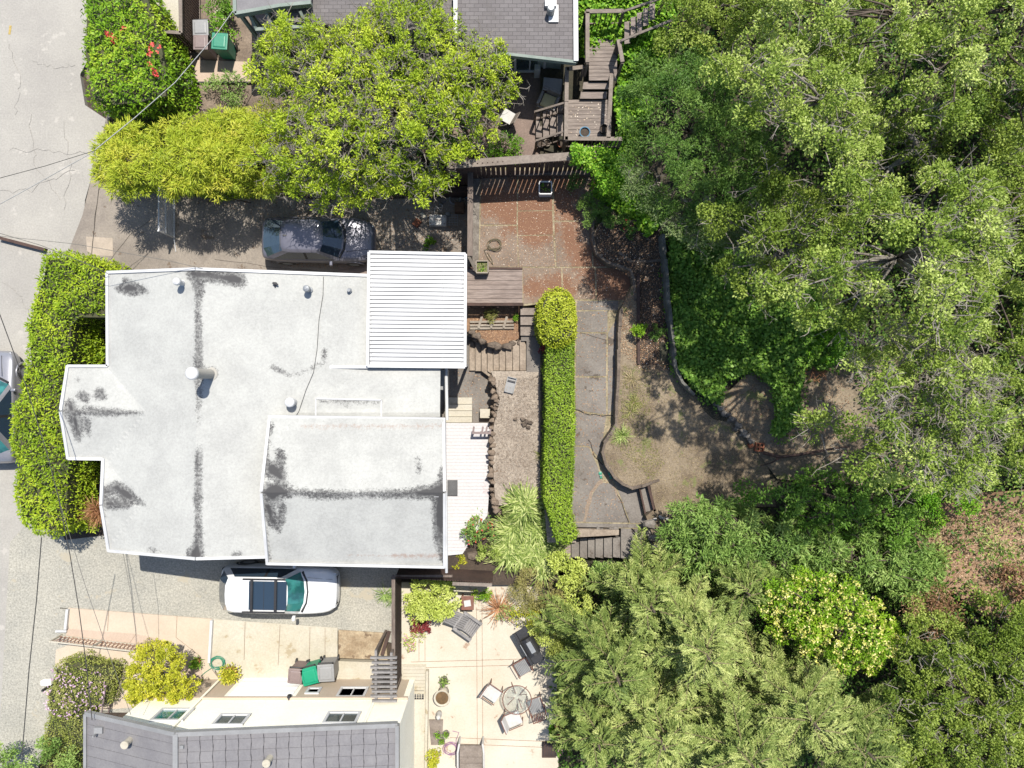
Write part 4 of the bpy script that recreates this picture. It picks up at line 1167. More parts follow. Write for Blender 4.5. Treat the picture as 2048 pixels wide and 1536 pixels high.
# garden steps south of hedge
t = thing('lower_garden_steps', 'flight of seven brown garden steps at the south end of the clipped hedge', 'stairs', P(1180, 1095, 1))
ex = [1243, 1226, 1208, 1191, 1176, 1160, 1143, 1127, 1112]
for i in range(8):
    z = 1.38 - .12 * i; mb = MB()
    mb.prism([P(ex[i] - 1.5, 1074 + i * .5, z), P(ex[i] - 1.5, 1116 + i * .3, z), P(ex[i + 1], 1114, z), P(ex[i + 1], 1077, z)], -.1)
    mb.each('tread', m_woodred if i == 6 else m_path, t)
t = thing('step_wall', 'cracked concrete curb above the lower garden steps', 'wall', P(1190, 1064, 1)); mb = MB(); mb.prism([P(1148, 1058, 1.60), P(1238, 1060, 1.60), P(1238, 1070, 1.60), P(1146, 1075, 1.60)], .2); mb.build('wall', m_tread, t)
t = thing('lawn_steps', 'two dark timber risers leading up to the dry lawn', 'steps', P(1295, 1000, 1.5)); mb = MB(); mb.beam(P(1279, 975, 1.76), P(1290, 1026, 1.76), .06, .14); mb.beam(P(1296, 970, 1.92), P(1309, 1022, 1.92), .09, .16); mb.each('riser', m_wooddk, t)

t = thing('slope_streak', 'dark forked branch across the bare slope right of the hollow clay block', 'streak', P(1600, 908, 2.3)); mb = MB()
mb.tube([P(1526, 905, 2.25), P(1560, 914, 2.5), P(1600, 909, 2.7), P(1650, 900, 2.9), P(1700, 893, 3.1)], .075, 6, .03); mb.tube([P(1560, 914, 2.5), P(1545, 925, 2.5), P(1520, 932, 2.3)], .04, 5, .015); mb.tube([P(1620, 906, 2.8), P(1650, 918, 3.0)], .03, 5, .01); mb.build('streak', m_wooddk, t)  # dark forked tubes follow a dark line on the slope

# ------------------------------------------------------------------ south neighbour
sh = thing('cream_house', 'cream stucco house with grey tiled roof at the bottom of the picture', 'house', P(450, 1450, 0))
ye = P(0, 1427, 4.1).y
rz_ = [(172, 4.1), (352, 5.5), (795, 4.9)]
mb = MB()
X = [P(px, 0, z).x for px, z in rz_]
ysb = ye - 9
mb.add([(X[0], ye, 4.1), (X[1], ye, 5.5), (X[1], ysb, 5.5), (X[0], ysb, 4.1)], [(3, 2, 1, 0)])
mb.build('west_roof', m_tile, sh)
mb = MB(); mb.add([(X[1], ye, 5.5), (X[2], ye, 4.9), (X[2], ysb, 4.9), (X[1], ysb, 5.5)], [(3, 2, 1, 0)]); r2 = mb.build('east_roof', m_tile, sh)
mb = MB()
k = 0
x = X[1] + .35
while x < X[2] - .1:
    z = 5.5 - (x - X[1]) / (X[2] - X[1]) * .6
    pts_ = [(x + .012 * math.sin(j * 1.3 + x), ye - .03 - j * .12, z + .006) for j in range(72)]
    for a_, b_ in zip(pts_[:-1], pts_[1:]): mb.beam(a_, b_, .012 + .006 * (len(mb.v) % 3), .008)
    x += .40
mb.build('seam', m_tiledk, r2)
mb = MB()
for j in range(50):
    y = ye - .25 - j * .36
    mb.beam((X[1], y, 5.506), (X[2], y, 4.906), .012, .006); mb.beam((X[0], y - .1, 4.106), (X[1], y - .1, 5.506), .010, .006)
mb.build('course_line', mat('tile course', S(138, 136, 140), None, 3), sh)
mb = MB(); fascia(mb, [(172, 1427, 4.1), (352, 1468, 5.5), (795, 1450, 4.9)], .16, .14, .05, close=False); mb.beam((X[0], ye, 4.1), (X[0], ysb, 4.1), .1, .16); mb.beam((X[2], ye, 4.9), (X[2], ysb, 4.9), .12, .2); mb.beam((X[1], ye, 5.54), (X[1], ysb, 5.54), .16, .05); mb.each('roof_edge', m_grayb, sh)
yw = -11.8
mb = MB()
xw0, xw1 = X[0] + .8, X[2] - .1
xa = P(455, 0, 1.8).x
mb.add([(xw0, yw, -.2), (xw1, yw, -.2), (xw1, yw, 4.7), (X[1], yw, 5.3), (xw0, yw, 4.25)], [(0, 1, 2, 3, 4)])
mb.add([(xw1, yw, -.2), (xw1, ysb + .5, -.2), (xw1, ysb + .5, 4.7), (xw1, yw, 4.7)], [(0, 1, 2, 3)])
mb.add([(xw0, yw, -.2), (xw0, ysb + .5, -.2), (xw0, ysb + .5, 4.2), (xw0, yw, 4.2)], [(3, 2, 1, 0)])
mb.build('wall', m_cream, sh)
mb = MB(); mb.beam((xw0, yw + .05, 1.85), (xw1, yw + .05, 1.85), .1, .12); mb.beam((xw0 + 1.1, yw + .04, 4.1), (xw0 + 4.2, yw + .04, 4.9), .06, .10); mb.each('belt_trim', m_peach, sh)
mb = MB(); mb.add([(xw0, yw + .012, -.2), (P(470, 0, .5).x, yw + .012, -.2), (P(470, 0, .5).x, yw + .012, 1.8), (xw0, yw + .012, 1.8)], [(0, 1, 2, 3)])
mb.add([(P(608, 0, .5).x, yw + .012, -.2), (xw1 - .2, yw + .012, -.2), (xw1 - .2, yw + .012, 1.8), (P(608, 0, .5).x, yw + .012, 1.8)], [(0, 1, 2, 3)]); mb.each('lower_wall', m_peach, sh)
def wallpt(px, py):
    z = H - (-yw) * F / (py - 768); return Vector(((px - 1024) * (H - z) / F, yw, z))
for cx_, cy_, w_, h_, gl in ((345, 1431, 1.1, .85, m_teal), (463, 1441, 1.0, .75, m_glassw), (684, 1437, 1.1, .8, m_glassw), (705, 1386, 1.0, .8, m_glassw), (627, 1383, .45, .45, m_glassw)):
    p = wallpt(cx_, cy_); window(sh, (p.x, yw, p.z), w_, h_, (0, 1, 0), glass=gl, mull=(w_ > .6))
g = MB(); a = P(478, 1360, 0); gx0, gx1 = P(478, 0, .6).x, P(600, 0, .6).x
g.box(((gx0 + gx1) / 2, yw + .03, -.1), (gx1 - gx0, .05, 1.85)); gd = g.build('garage_door', mat('white door', (.85, .85, .83), (.82, .82, .80), 1, grain=.03), sh)
g = MB()
for j in range(1, 4): g.beam((gx0, yw + .058, .45 * j - .1), (gx1, yw + .058, .45 * j - .1), .006, .02)
g.build('panel_line', m_grayb, gd)
g = MB(); g.lathe([(.05, 0), (.09, .1), (.06, .2)], (P(578, 0, 1.9).x, yw + .12, 1.75), 10); g.beam((P(578, 0, 1.9).x, yw, 1.9), (P(578, 0, 1.9).x, yw + .14, 1.9), .05, .05); g.build('wall_lamp', m_dark, sh)
g = MB()
for px in (405, 752): g.tube([(P(px, 0, 1.8).x, yw + .08, 4.4), (P(px, 0, 1.8).x, yw + .08, 0)], .045, 8)
g.each('downspout', m_cream, sh)
mb = MB()
for (px, py) in ((262, 1478), (541, 1514)): 
    mb.lathe([(.13, -.3), (.11, .0), (.11, .35), (.13, .36), (.13, .42)], P(px, py, 4.75 if px < 300 else 5.2), 14)
mb.each('vent_pipe', m_palest, sh)
mb = MB(); mb.box(P(366, 1491, 5.45), (.12, .1, .12)); mb.box(P(200, 1458, 4.35), (.28, .2, .12)); mb.box(P(196, 1465, 4.3), (.05, .05, .3)); mb.build('service_mast', m_grayb, sh)

# paved front of the cream house
slab('south_driveway', [(424, 1238), (675, 1256), (675, 1320), (672, 1400), (470, 1400), (424, 1330)], 0.03, m_palest)
slab('front_walk', [(136, 1216), (424, 1238), (424, 1340), (470, 1400), (200, 1420), (110, 1330), (112, 1300), (138, 1290)], 0.05, m_peach)
slab('front_walk_border', [(136, 1258), (270, 1268), (330, 1280), (400, 1330), (420, 1400), (380, 1400), (330, 1330), (250, 1290), (130, 1275)], 0.058, m_peach2)
slab('mossy_slab', [(677, 1260), (770, 1266), (775, 1320), (677, 1316)], 0.05, mat('lichen slab', S(226, 206, 172), S(176, 150, 118), 1.5, grain=.3, gscale=16, wear=(S(140, 116, 92), 1.3, .58)))
slab('pale_terrace', [(672, 1322), (780, 1326), (780, 1400), (672, 1400)], 0.055, m_palest)
mb = MB()
mb.beam(P(424, 1240, .1), P(419, 1325, .1), .10, .14); mb.beam(P(136, 1218, .1), P(132, 1258, .1), .10, .14); mb.beam(P(112, 1262, .08), P(134, 1262, .08), .08, .1)
tag(mb.build('driveway_curb', m_white), kind='structure')
mb = MB()
for a, b in (((217, 1222), (215, 1262)), ((354, 1232), (352, 1275)), ((272, 1268), (256, 1290)), ((352, 1275), (400, 1312)), ((560, 1250), (556, 1330)), ((490, 1244), (488, 1320)), ((620, 1254), (618, 1330)), ((650, 1256), (650, 1318))):
    mb.beam(P(a[0], a[1], .063), P(b[0], b[1], .063), .015, .004)
tag(mb.build('paving_joints', mat('paving joint', S(196, 170, 146), None, 4)), kind='structure')  # thin tan strips mark the joints of the paving
mb = MB()
for a, b in (((953, 1215), (955, 1536)), ((964, 1215), (966, 1536)), ((822, 1324), (1050, 1318)), ((822, 1336), (1046, 1330)), ((900, 1475), (1095, 1483)), ((900, 1487), (1095, 1495)), ((838, 1260), (838, 1322)), ((850, 1270), (850, 1322))):
    mb.beam(P(a[0], a[1], .004), P(b[0], b[1], .004), .018, .005)
tag(mb.build('patio_joints', mat('tan joint', S(196, 160, 134), None, 4)), kind='structure')
slab('side_path', [(796, 1330), (852, 1330), (855, 1700), (796, 1700)], .05, m_palest)
mb = MB()
for i in range(8): mb.prism([P(806, 1333 + i * 7, .075), P(850, 1333 + i * 7, .075), P(850, 1339 + i * 7, .075), P(806, 1339 + i * 7, .075)], .05)
t = thing('ribbed_ramp', 'pale ribbed timber ramp at the top of the side path', 'ramp', P(828, 1360, 0)); mb.each('slat', m_palest, t)
mb = MB(); mb.beam(P(855, 1340, .15), P(850, 1700, .15), .10, .25); t = thing('path_curb', 'long pale kerb beside the side path of the tan patio', 'kerb', P(853, 1450, 0)); mb.build('kerb', m_palest, t)
slab('board_strip', [(858, 1440), (886, 1440), (884, 1490), (862, 1490)], .06, m_rail)
# fences of the south patio
t = thing('diagonal_board_fence', 'brown diagonal board fence between the gravel drive and the tan patio', 'fence', P(795, 1290, 0))
mb = MB(); a = P(787, 1154, 1.8); b = P(787, 1422, 1.8); mb.beam(a, b, .13, .10); mb.beam(P(785, 1152, 1.8), P(905, 1152, 1.8), .08, .08); mb.each('top_rail', m_woodv, t)
mb = MB()
n = 34
for i in range(n):
    q = a.lerp(b, (i + .5) / n); dz = .22
    mb.add([(q.x + .03, q.y + .10, .05), (q.x + .03, q.y - .09, .05), (q.x + .03, q.y - .09 - dz, 1.75), (q.x + .03, q.y + .10 - dz, 1.75), (q.x - .01, q.y + .10, .05), (q.x - .01, q.y - .09, .05), (q.x - .01, q.y - .09 - dz, 1.75), (q.x - .01, q.y + .10 - dz, 1.75)],
           [(0, 1, 2, 3), (7, 6, 5, 4), (0, 3, 7, 4), (2, 1, 5, 6), (3, 2, 6, 7), (1, 0, 4, 5)])
mb.build('board', m_wooddk, t)
t = thing('rear_board_fence', 'brown board fence with pale top rail south of the white roofed house', 'fence', P(890, 1150, 0))
mb = MB(); a = P(880, 1166, 2.1); b = P(984, 1170, 2.1); mb.beam(P(905, 1167, 2.1), b, .12, .06); mb.each('top_rail', m_rail, t)
mb = MB()
a2 = P(792, 1158, 1.95); n = 38
for i in range(n):
    q = a2.lerp(b, (i + .5) / n); mb.box((q.x, q.y + .05, 0), (.128, .03, 1.95))
mb.build('board', m_wooddk, t)
# pergola
t = thing('pergola', 'grey slatted pergola over the side gate of the cream house', 'pergola', P(768, 1350, 0))
mb = MB()
for i in range(10):
    y = 1315 + i * 9.6; mb.beam(P(741 + (i % 2) * 3, y, 2.3), P(794, y, 2.3), .07, .12)
mb.each('slat', m_greyslat, t)
mb = MB(); mb.beam(P(752, 1300, 2.2), P(752, 1400, 2.2), .09, .10); mb.beam(P(783, 1305, 2.2), P(783, 1400, 2.2), .09, .10); mb.each('beam', m_greyslat, t)
mb = MB()
for px, py in ((752, 1302), (752, 1396), (783, 1306), (784, 1396)): p = P(px, py, 2.15); mb.box((p.x, p.y, 0), (.09, .09, 2.15))
mb.each('post', m_woodv, t)
t = thing('leaning_plank', 'dark plank lying across the mossy slab toward the pergola', 'plank', P(768, 1290, .1)); mb = MB(); mb.beam(P(779, 1262, .12), P(764, 1310, .5), .14, .05); mb.build('plank', m_wooddk, t)
# ------------------------------------------------------------------ cars
def ring_faces(nr, n, off=0):
    return [(i * n + j, i * n + (j + 1) % n, (i + 1) * n + (j + 1) % n, (i + 1) * n + j) for i in range(nr - 1) for j in range(n)]

def car(name, label, loc, rz, paint, st, gh, wheels, wr=0.33, extras=None, lampc=None):
    """st: stations (x, half width, z hood, z shoulder). gh: greenhouse dict. built along +x"""
    t = thing(name, label, 'car')
    mb = MB()
    vv = []
    prof = []
    for x, hw, zt, zs in st:
        half = [(0, zt + .025), (.5 * hw, zt + .018), (.82 * hw, zt - .01), (.96 * hw, zs), (hw, zs - .18), (hw * .995, .45), (hw * .94, .22)]
        ring = [(x, y, z) for y, z in half] + [(x, -y, z) for y, z in half[:0:-1]]
        prof.append(ring); vv += ring
    n = len(prof[0]); f = [tuple(reversed(q)) for q in ring_faces(len(st), n)]
    f.append(tuple(range(n))); f.append(tuple((len(st) - 1) * n + j for j in reversed(range(n))))
    mb.add(vv, f)
    body = mb.build('body', paint, t, smooth=True, sub=2)
    # greenhouse
    g = gh
    def half(z, k):
        xf, xr, hw = (g['xf'], g['xr'], g['hb']) if k == 0 else (g['rf'], g['rr'], g['hr'])
        c = .16 if k == 0 else .05
        return [(xf + c, 0, z), (xf + c * .7, .5 * hw, z), (xf - .06, .90 * hw, z), (xf - .22, 1.0 * hw, z), (g['xm'] + .05, hw * 1.01, z), (g['xm'] - .05, hw * 1.01, z), (xr + .30, hw, z), (xr + .06, .90 * hw, z), (xr - .04 - (0.06 if k == 0 else 0), .5 * hw, z), (xr - .06 - (0.06 if k == 0 else 0), 0, z)]
    hb = half(g['zb'], 0); ht = half(g['zt'], 1)
    full = lambda h: h + [(x, -y, z) for x, y, z in h[-2:0:-1]]
    B, T = full(hb), full(ht)
    n = len(B)
    bz = lambda i: i if i < 10 else 18 - i
    kinds = ['W', 'W', 'p', 'G', 'b', 'G', 'p', 'R', 'R']
    tri = {'W': MB(), 'p': MB(), 'G': MB(), 'b': MB(), 'R': MB()}
    for i in range(n):
        j = (i + 1) % n
        k = kinds[min(bz(i), bz(j))]
        tri[k].add([B[i], B[j], T[j], T[i]], [(0, 1, 2, 3)])
    tri['W'].build('windscreen', g.get('wg', m_carglass), t, smooth=True)
    tri['R'].build('rear_window', g.get('rg', m_carglass), t, smooth=True)
    tri['G'].each('side_window', m_carglass, t)
    tri['p'].each('pillar', paint, t); tri['b'].each('door_pillar', m_black, t)
    mb = MB()
    inner = [(g['rr'] + (x - g['rr']) * .82 + (g['rf'] - g['rr']) * .09, y * .75, z + .045) for x, y, z in T]
    cx = (g['rf'] + g['rr']) / 2
    T2 = [(x, y, z + .005) for x, y, z in T]
    mb.add([(x + (.03 if x > cx else -.03), y * 1.02, z - .02) for x, y, z in T] + T2 + inner, ring_faces(3, n) + [tuple(range(2 * n, 3 * n))])
    roof = mb.build('roof', paint, t, smooth=True)
    # windscreen bottom trim
    mb = MB(); pts_ = [(x + .05, y, z + .03) for x, y, z in (hb[2], hb[1], hb[0], (hb[1][0], -hb[1][1], hb[1][2]), (hb[2][0], -hb[2][1], hb[2][2]))]
    mb.tube(pts_, .045, 6); mb.build('wiper_panel', m_black, t)
    # wheels
    for wx in wheels:
        for sy in (-1, 1):
            y = sy * (g['hw'] - .10)
            mb = MB(); mb.lathe([(wr * .62, -.11), (wr * .95, -.11), (wr, -.07), (wr, .07), (wr * .95, .11), (wr * .62, .11)], (0, 0, 0), 24)
            o = mb.build('wheel', m_black, t); o.location = (wx, y, wr); o.rotation_euler = (R(90), 0, 0)
            mb = MB(); mb.lathe([(wr * .62, -.114), (wr * .6, .0), (wr * .62, .114)], (0, 0, 0), 16)
            r_ = mb.build('rim', m_steel, o)
            mb = MB(); nn = 14
            vv = [(wx + (wr + .07) * math.cos(a), sy * (g['hw'] - .035), wr + .02 + (wr + .06) * math.sin(a)) for a in [math.pi * q / nn for q in range(nn + 1)]]
            mb.tube(vv, .045, 5); mb.build('wheel_arch', m_black if g.get('clad') else paint, t, smooth=True)
    for sy in (-1, 1):
        mb = MB(); x = g['xf'] - .30
        mb.box((x, sy * (g['hw'] + .09), g['zb'] + .02), (.13, .22, .15), top=.8); mb.build('mirror', g.get('mc', paint), t, bevel=.03)
        mb = MB(); fx, fy, fz = g['lamp']
        mb.add([(fx, sy * fy, fz), (fx - .34, sy * (fy + .13), fz + .07), (fx - .36, sy * (fy + .04), fz + .12), (fx - .04, sy * (fy - .26), fz + .03)], [(0, 1, 2, 3) if sy > 0 else (3, 2, 1, 0)])
        mb.add([(fx + .02, sy * fy, fz - .10), (fx, sy * fy, fz), (fx - .04, sy * (fy - .26), fz + .03), (fx + .0, sy * (fy - .26), fz - .1)], [(0, 1, 2, 3)])
        mb.build('headlight', m_lamp, t)
        mb = MB(); rx, ry, rz2 = g['tail']; rx += .05; ry -= .10
        mb.add([(rx, sy * ry, rz2), (rx + .26, sy * (ry + .10), rz2 + .06), (rx + .22, sy * (ry - .02), rz2 + .14), (rx + .02, sy * (ry - .25), rz2 + .10), (rx - .03, sy * (ry - .25), rz2 - .08)], [(0, 1, 2, 3, 4)])
        mb.build('taillight', m_taillamp, t)
    if extras: extras(t, g, roof)
    t.location = loc; t.rotation_euler = (0, 0, rz)
    return t

def sedan_x(t, g, roof):
    mb = MB(); mb.add([(.42, .2, g['zt'] + .052), (.42, -.2, g['zt'] + .052), (-.25, -.2, g['zt'] + .052), (-.25, .2, g['zt'] + .052)], [(3, 2, 1, 0)])
    mb = MB(); mb.beam((g['rr'] + .20, 0, g['zt'] + .05), (g['rr'] + .08, 0, g['zt'] + .09), .04, .04); mb.build('aerial', m_black, t)
    mb = MB()
    for y in (-.55, .55): mb.beam((g['xf'] + .25, y * .9, g['zb'] + .055), (2.0, y * .62, .80), .012, .012)
    mb.beam((g['rr'] - .04, -.56, g['zt'] + .012), (g['rr'] - .04, .56, g['zt'] + .012), .015, .012)
    mb.build('panel_seams', m_black, t)
st_s = [(-2.22, .50, .62, .58), (-2.16, .74, .86, .80), (-1.98, .83, 1.00, .92), (-1.4, .88, 1.02, .93), (-.5, .89, 1.0, .93), (.5, .89, 1.0, .92), (1.0, .88, .98, .90), (1.55, .86, .90, .84), (1.95, .79, .80, .74), (2.15, .62, .68, .62), (2.21, .42, .58, .52)]
car('parked_sedan', 'dark grey sedan parked in tree shade on the north driveway', (-7.55, 5.62, .0), R(-1), m_pgray, st_s,
    dict(xf=.90, xr=-1.95, hb=.80, rf=.28, rr=-1.22, hr=.62, zb=.96, zt=1.42, xm=-.35, hw=.88, lamp=(2.12, .60, .66), tail=(-2.17, .74, .80)), (-1.3, 1.33), .32, sedan_x)
def suv_x(t, g, roof):
    z = g['zt'] + .055
    mb = MB()
    mb.box((-.16, 0, z - .03), (1.42, 1.08, .04)); mb.build('glass_roof', m_carglass, t, bevel=.01)
    mb = MB()
    for x in (-.74, .16): mb.box((x, 0, z + .05), (.09, 1.24, .05))
    for x in (-.30,): mb.box((x, 0, z + .012), (.012, 1.08, .008))
    for y in (-.62, .62): mb.beam((-1.1, y, z + .03), (.5, y, z + .02), .05, .05)
    mb.build('roof_bars', m_dark, t)
    mb = MB()
    for y in (-.62, .62): mb.beam((g['xf'] + .2, y * .9, g['zb'] + .075), (2.1, y * .72, .93), .012, .012)
    mb.build('panel_seams', m_grayb, t)
    mb = MB(); mb.box((2.22, 0, .55), (.06, 1.1, .22)); mb.box((-2.26, 0, .42), (.06, 1.5, .25)); mb.build('bumper_trim', m_black, t)
    mb = MB(); mb.box((-1.58, 0, g['zt'] - .02), (.25, 1.15, .05)); mb.build('spoiler', m_pwhite, t, bevel=.02)
st_v = [(-2.26, .62, .78, .70), (-2.2, .82, 1.02, .92), (-2.0, .90, 1.10, 1.0), (-1.3, .935, 1.12, 1.02), (-.4, .935, 1.10, 1.02), (.6, .935, 1.10, 1.02), (1.1, .93, 1.08, 1.0), (1.65, .91, 1.02, .95), (2.0, .85, .95, .88), (2.2, .70, .82, .76), (2.28, .50, .70, .64)]
car('parked_suv', 'white sport utility car with dark glass roof on the gravel drive', (-9.05, -7.98, .0), R(-1), m_pwhite, st_v,
    dict(xf=.98, xr=-2.12, hb=.86, rf=.50, rr=-1.72, hr=.66, zb=1.04, zt=1.60, xm=-.3, hw=.925, lamp=(2.20, .66, .80), tail=(-2.22, .82, .92), wg=m_teal, clad=True, mc=m_pwhite), (-1.35, 1.38), .36, suv_x)
car('street_car', 'silver car parked on the street half hidden by the tall hedge', (-20.15, -.90, .0), R(91), m_psilver, st_s,
    dict(xf=.95, xr=-1.75, hb=.80, rf=.30, rr=-1.15, hr=.62, zb=.96, zt=1.45, xm=-.35, hw=.88, lamp=(2.12, .60, .66), tail=(-2.17, .74, .80), wg=m_teal, rg=m_teal), (-1.3, 1.33), .32, sedan_x)

# ------------------------------------------------------------------ wheelie bins
def bin_(label, px, py, z, rz, m, lid=None, sc=1.0):
    t = thing('wheeled_bin', label, 'bin', (0, 0, 0), 0, 'wheeled rubbish bins')
    mb = MB(); mb.box((0, 0, .06), (.50 * sc, .50 * sc, .95), top=1.16); mb.build('body', m, t, bevel=.02)
    mb = MB(); mb.box((0, .01, 1.01), (.62 * sc, .64 * sc, .05)); mb.box((0, 0, 1.06), (.5 * sc, .5 * sc, .03), top=.85); mb.build('lid', lid or m, t, bevel=.025)
    mb = MB(); mb.tube([(-.27 * sc, .36 * sc, .98), (.27 * sc, .36 * sc, .98)], .025, 6)
    for x in (-.26, .26): mb.beam((x * sc, .28 * sc, .95), (x * sc, .37 * sc, .98), .05, .06)
    mb.build('handle', m_dark, t)
    for s_ in (-1, 1):
        mb = MB(); mb.lathe([(.11, -.03), (.12, 0), (.11, .03)], (0, 0, 0), 12); o = mb.build('wheel', m_black, t); o.location = (s_ * .27 * sc, .24 * sc, .12); o.rotation_euler = (0, R(90), 0)
    t.location = P(px, py, z) * 1; t.location.z = z; t.rotation_euler = (0, 0, rz)
    p = P(px, py, z + 1.0); t.location.x = p.x; t.location.y = p.y
    return t
bin_('silver grey bin with pale lid beside the slatted fence', 402, 57, 0, R(2), m_grayb, m_grayb, .98)
bin_('brownish bin with pinkish lid in front of the silver bin', 402, 86, 0, R(0), m_mauve, m_mauve, .92)
bin_('green bin by the porch of the shingled house', 440, 84, 0, R(-4), m_green, m_green, 1.0)
bin_('mauve bin at the left of three bins by the garage door', 591, 1352, 0, R(-5), m_mauve, m_mauve, .9)
bin_('bright green bin between mauve and grey bins by the garage', 620, 1352, 0, R(15), m_greenb, m_greenb, 1.05)
bin_('grey bin at the right of three bins by the garage door', 652, 1346, 0, R(3), m_grayb, m_grayb, 1.05)

# ------------------------------------------------------------------ pots and planters
def pot(label, px, py, z, r, h, m, plant=None, name='flower_pot', group=None):
    t = thing(name, label, 'pot', P(px, py, z), 0, group)
    mb = MB(); b = P(px, py, z); mb.lathe([(r * .7, 0), (r, h), (r * 1.08, h), (r * 1.08, h + .03), (r * .9, h + .03), (r * .85, h - .05)], b, 16); mb.build('pot', m, t, smooth=False)
    mb = MB(); mb.lathe([(r * .86, h - .04), (r * .4, h - .02)], b, 12); mb.build('soil', m_soil, t)
    if plant:
        pl_, n, R_, L = plant
        c = np.array(b) + np.array([0, 0, h])
        d = randdir(n, .9); pos = c + d * R_ * rng.uniform(.2, 1, (n, 1))
        leaf_mesh('foliage', pos, unit(d + rng.normal(size=(n, 3)) * .5), unit(rng.normal(size=(n, 3)) * .4 + np.array([0, 0, 1])), L, L * .45, rng.uniform(0, 1, n), pl_, t)
    return t
m_bluepot = mat('blue glazed pot', S(120, 170, 200), S(100, 150, 186), 2, grain=.1)
m_darkpot = mat('dark pot', S(70, 62, 60), S(50, 46, 44), 2, grain=.2)
pot('blue glazed pot against the lower deck railing', 1168, 270, 1.8, .19, .3, m_bluepot)
pot('brown pot with pale rim in the corner of the lower deck', 1206, 263, 1.8, .16, .28, m_darkpot)
pot('black pot beside the deck stairs', 1082, 292, 1.0, .15, .25, m_darkpot)
pot('small pale pot beside the black pot', 1094, 289, 1.0, .13, .2, m_woodlt)
pot('terracotta pot below the deck railing', 1121, 291, 1.0, .14, .22, m_terra)
pot('potted lime green shrub beside the garage door', 466, 1341, .05, .26, .34, m_terra, (l_gold, 900, .42, .09))
pot('small green pot plant beside the hose', 397, 1321, .05, .16, .24, m_terra, (l_ivyb, 300, .28, .08))
pot('potted plant with dark leaves near the garden bowl', 889, 1357, 0, .17, .25, m_stonelt, (l_rhodo, 120, .24, .09))
for i, (x, y, l) in enumerate(((876, 1466, 'small white stone pot on the board strip'), (893, 1464, 'little green pot plant beside the white stone pot'), (884, 1478, 'pale round pot above the purple hose'))):
    pot(l, x, y, .05, .13, .16, m_stonelt, (l_ivyb, 100, .16, .06))
def crate(label, px, py, z, s, m, inner):
    t = thing('planter_box', label, 'planter', P(px, py, z))
    b = P(px, py, z); mb = MB()
    for dx, dy, sx, sy in ((0, s / 2, s, .04), (0, -s / 2, s, .04), (s / 2, 0, .04, s - .04), (-s / 2, 0, .04, s - .04)): mb.box((b.x + dx, b.y + dy, z), (sx, sy, .40))
    mb.build('frame', m, t)
    mb = MB(); mb.box((b.x, b.y, z), (s - .05, s - .05, .30)); mb.build('soil', inner, t)
    n = 40; pos = np.array(b) + np.array([0, 0, .3]) + np.column_stack([rng.uniform(-.15, .15, (n, 2)), np.zeros(n)])
    leaf_mesh('sprigs', pos, randdir(n, 1), randdir(n, .3), .1, .04, rng.uniform(0, 1, n), l_ivyb, t)
crate('white planter box in the shade under the boundary fence', 1090, 381, 1.5, .46, m_white, m_soil)
crate('cream planter box on the corner of the plank deck', 965, 537, 1.56, .44, m_woodlt, mat('mossy soil', S(150, 150, 96), S(120, 116, 76), 6, grain=.4))

# ------------------------------------------------------------------ patio furniture
def armchair(label, px, py, rz, cush, z=0):
    t = thing('patio_armchair', label, 'chair', (0, 0, 0), 0, 'patio armchairs around the glass table')
    mb = MB()
    for x, y in ((-.28, -.28), (.28, -.28), (-.28, .26), (.28, .26)): mb.tube([(x, y, 0), (x, y, .42)], .018, 6)
    for s_ in (-1, 1):
        mb.tube([(s_ * .28, -.28, .42), (s_ * .30, -.28, .62), (s_ * .30, .30, .64), (s_ * .28, .30, .42)], .018, 6)
        mb.tube([(s_ * .28, .28, .42), (s_ * .27, .42, .90)], .018, 6)
    mb.tube([(-.27, .42, .90), (.27, .42, .90)], .018, 6); mb.tube([(-.28, -.28, .41), (.28, -.28, .41)], .018, 6)
    mb.build('frame', m_rustmetal, t)
    mb = MB()
    if cush: mb.box((0, 0, .42), (.54, .58, .10))
    else:
        for k in range(9): mb.box((-.24 + k * .06, 0, .42), (.045, .56, .02))
    mb.build('seat', m_cushion if cush else m_grayb, t, bevel=.03 if cush else 0)
    mb = MB()
    if cush: mb.beam((0, .31, .50), (0, .40, .88), .52, .08, roll=(0, 1, 0))
    else:
        for k in range(7): mb.beam((-.2 + k * .066, .31, .46), (-.2 + k * .066, .41, .88), .03, .02, roll=(0, 1, 0))
    mb.build('backrest', m_cushion if cush else m_rustmetal, t)
    p = P(px, py, z + .5); t.location = (p.x, p.y, z); t.rotation_euler = (0, 0, rz)
armchair('slatted armchair beside the black grill', 1046, 1335, R(30), False)
armchair('white cushioned armchair west of the glass table', 985, 1387, R(55), True)
armchair('white cushioned armchair south of the glass table', 1027, 1438, R(112), True)
armchair('slatted armchair under the fir branches east of the glass table', 1072, 1413, R(-160), False)
t = thing('glass_table', 'round glass table with thin brown rim between four armchairs', 'table', P(1032, 1400, 0))
b = P(1034, 1400, .72); mb = MB(); n = 32
mb.tube([(b.x + .56 * math.cos(2 * math.pi * i / n), b.y + .56 * math.sin(2 * math.pi * i / n), .72) for i in range(n + 1)], .018, 6); mb.build('rim', m_rustmetal, t)
mb = MB(); mb.lathe([(.55, 0), (.55, .012)], (b.x, b.y, .715), 32); mb.build('tabletop', m_tglass, t)
mb = MB()
for k in range(4):
    a_ = k * math.pi / 2 + .5; mb.tube([(b.x + .45 * math.cos(a_), b.y + .45 * math.sin(a_), 0), (b.x + .12 * math.cos(a_), b.y + .12 * math.sin(a_), .4), (b.x + .42 * math.cos(a_), b.y + .42 * math.sin(a_), .7)], .016, 6)
mb.each('leg', m_rustmetal, t)
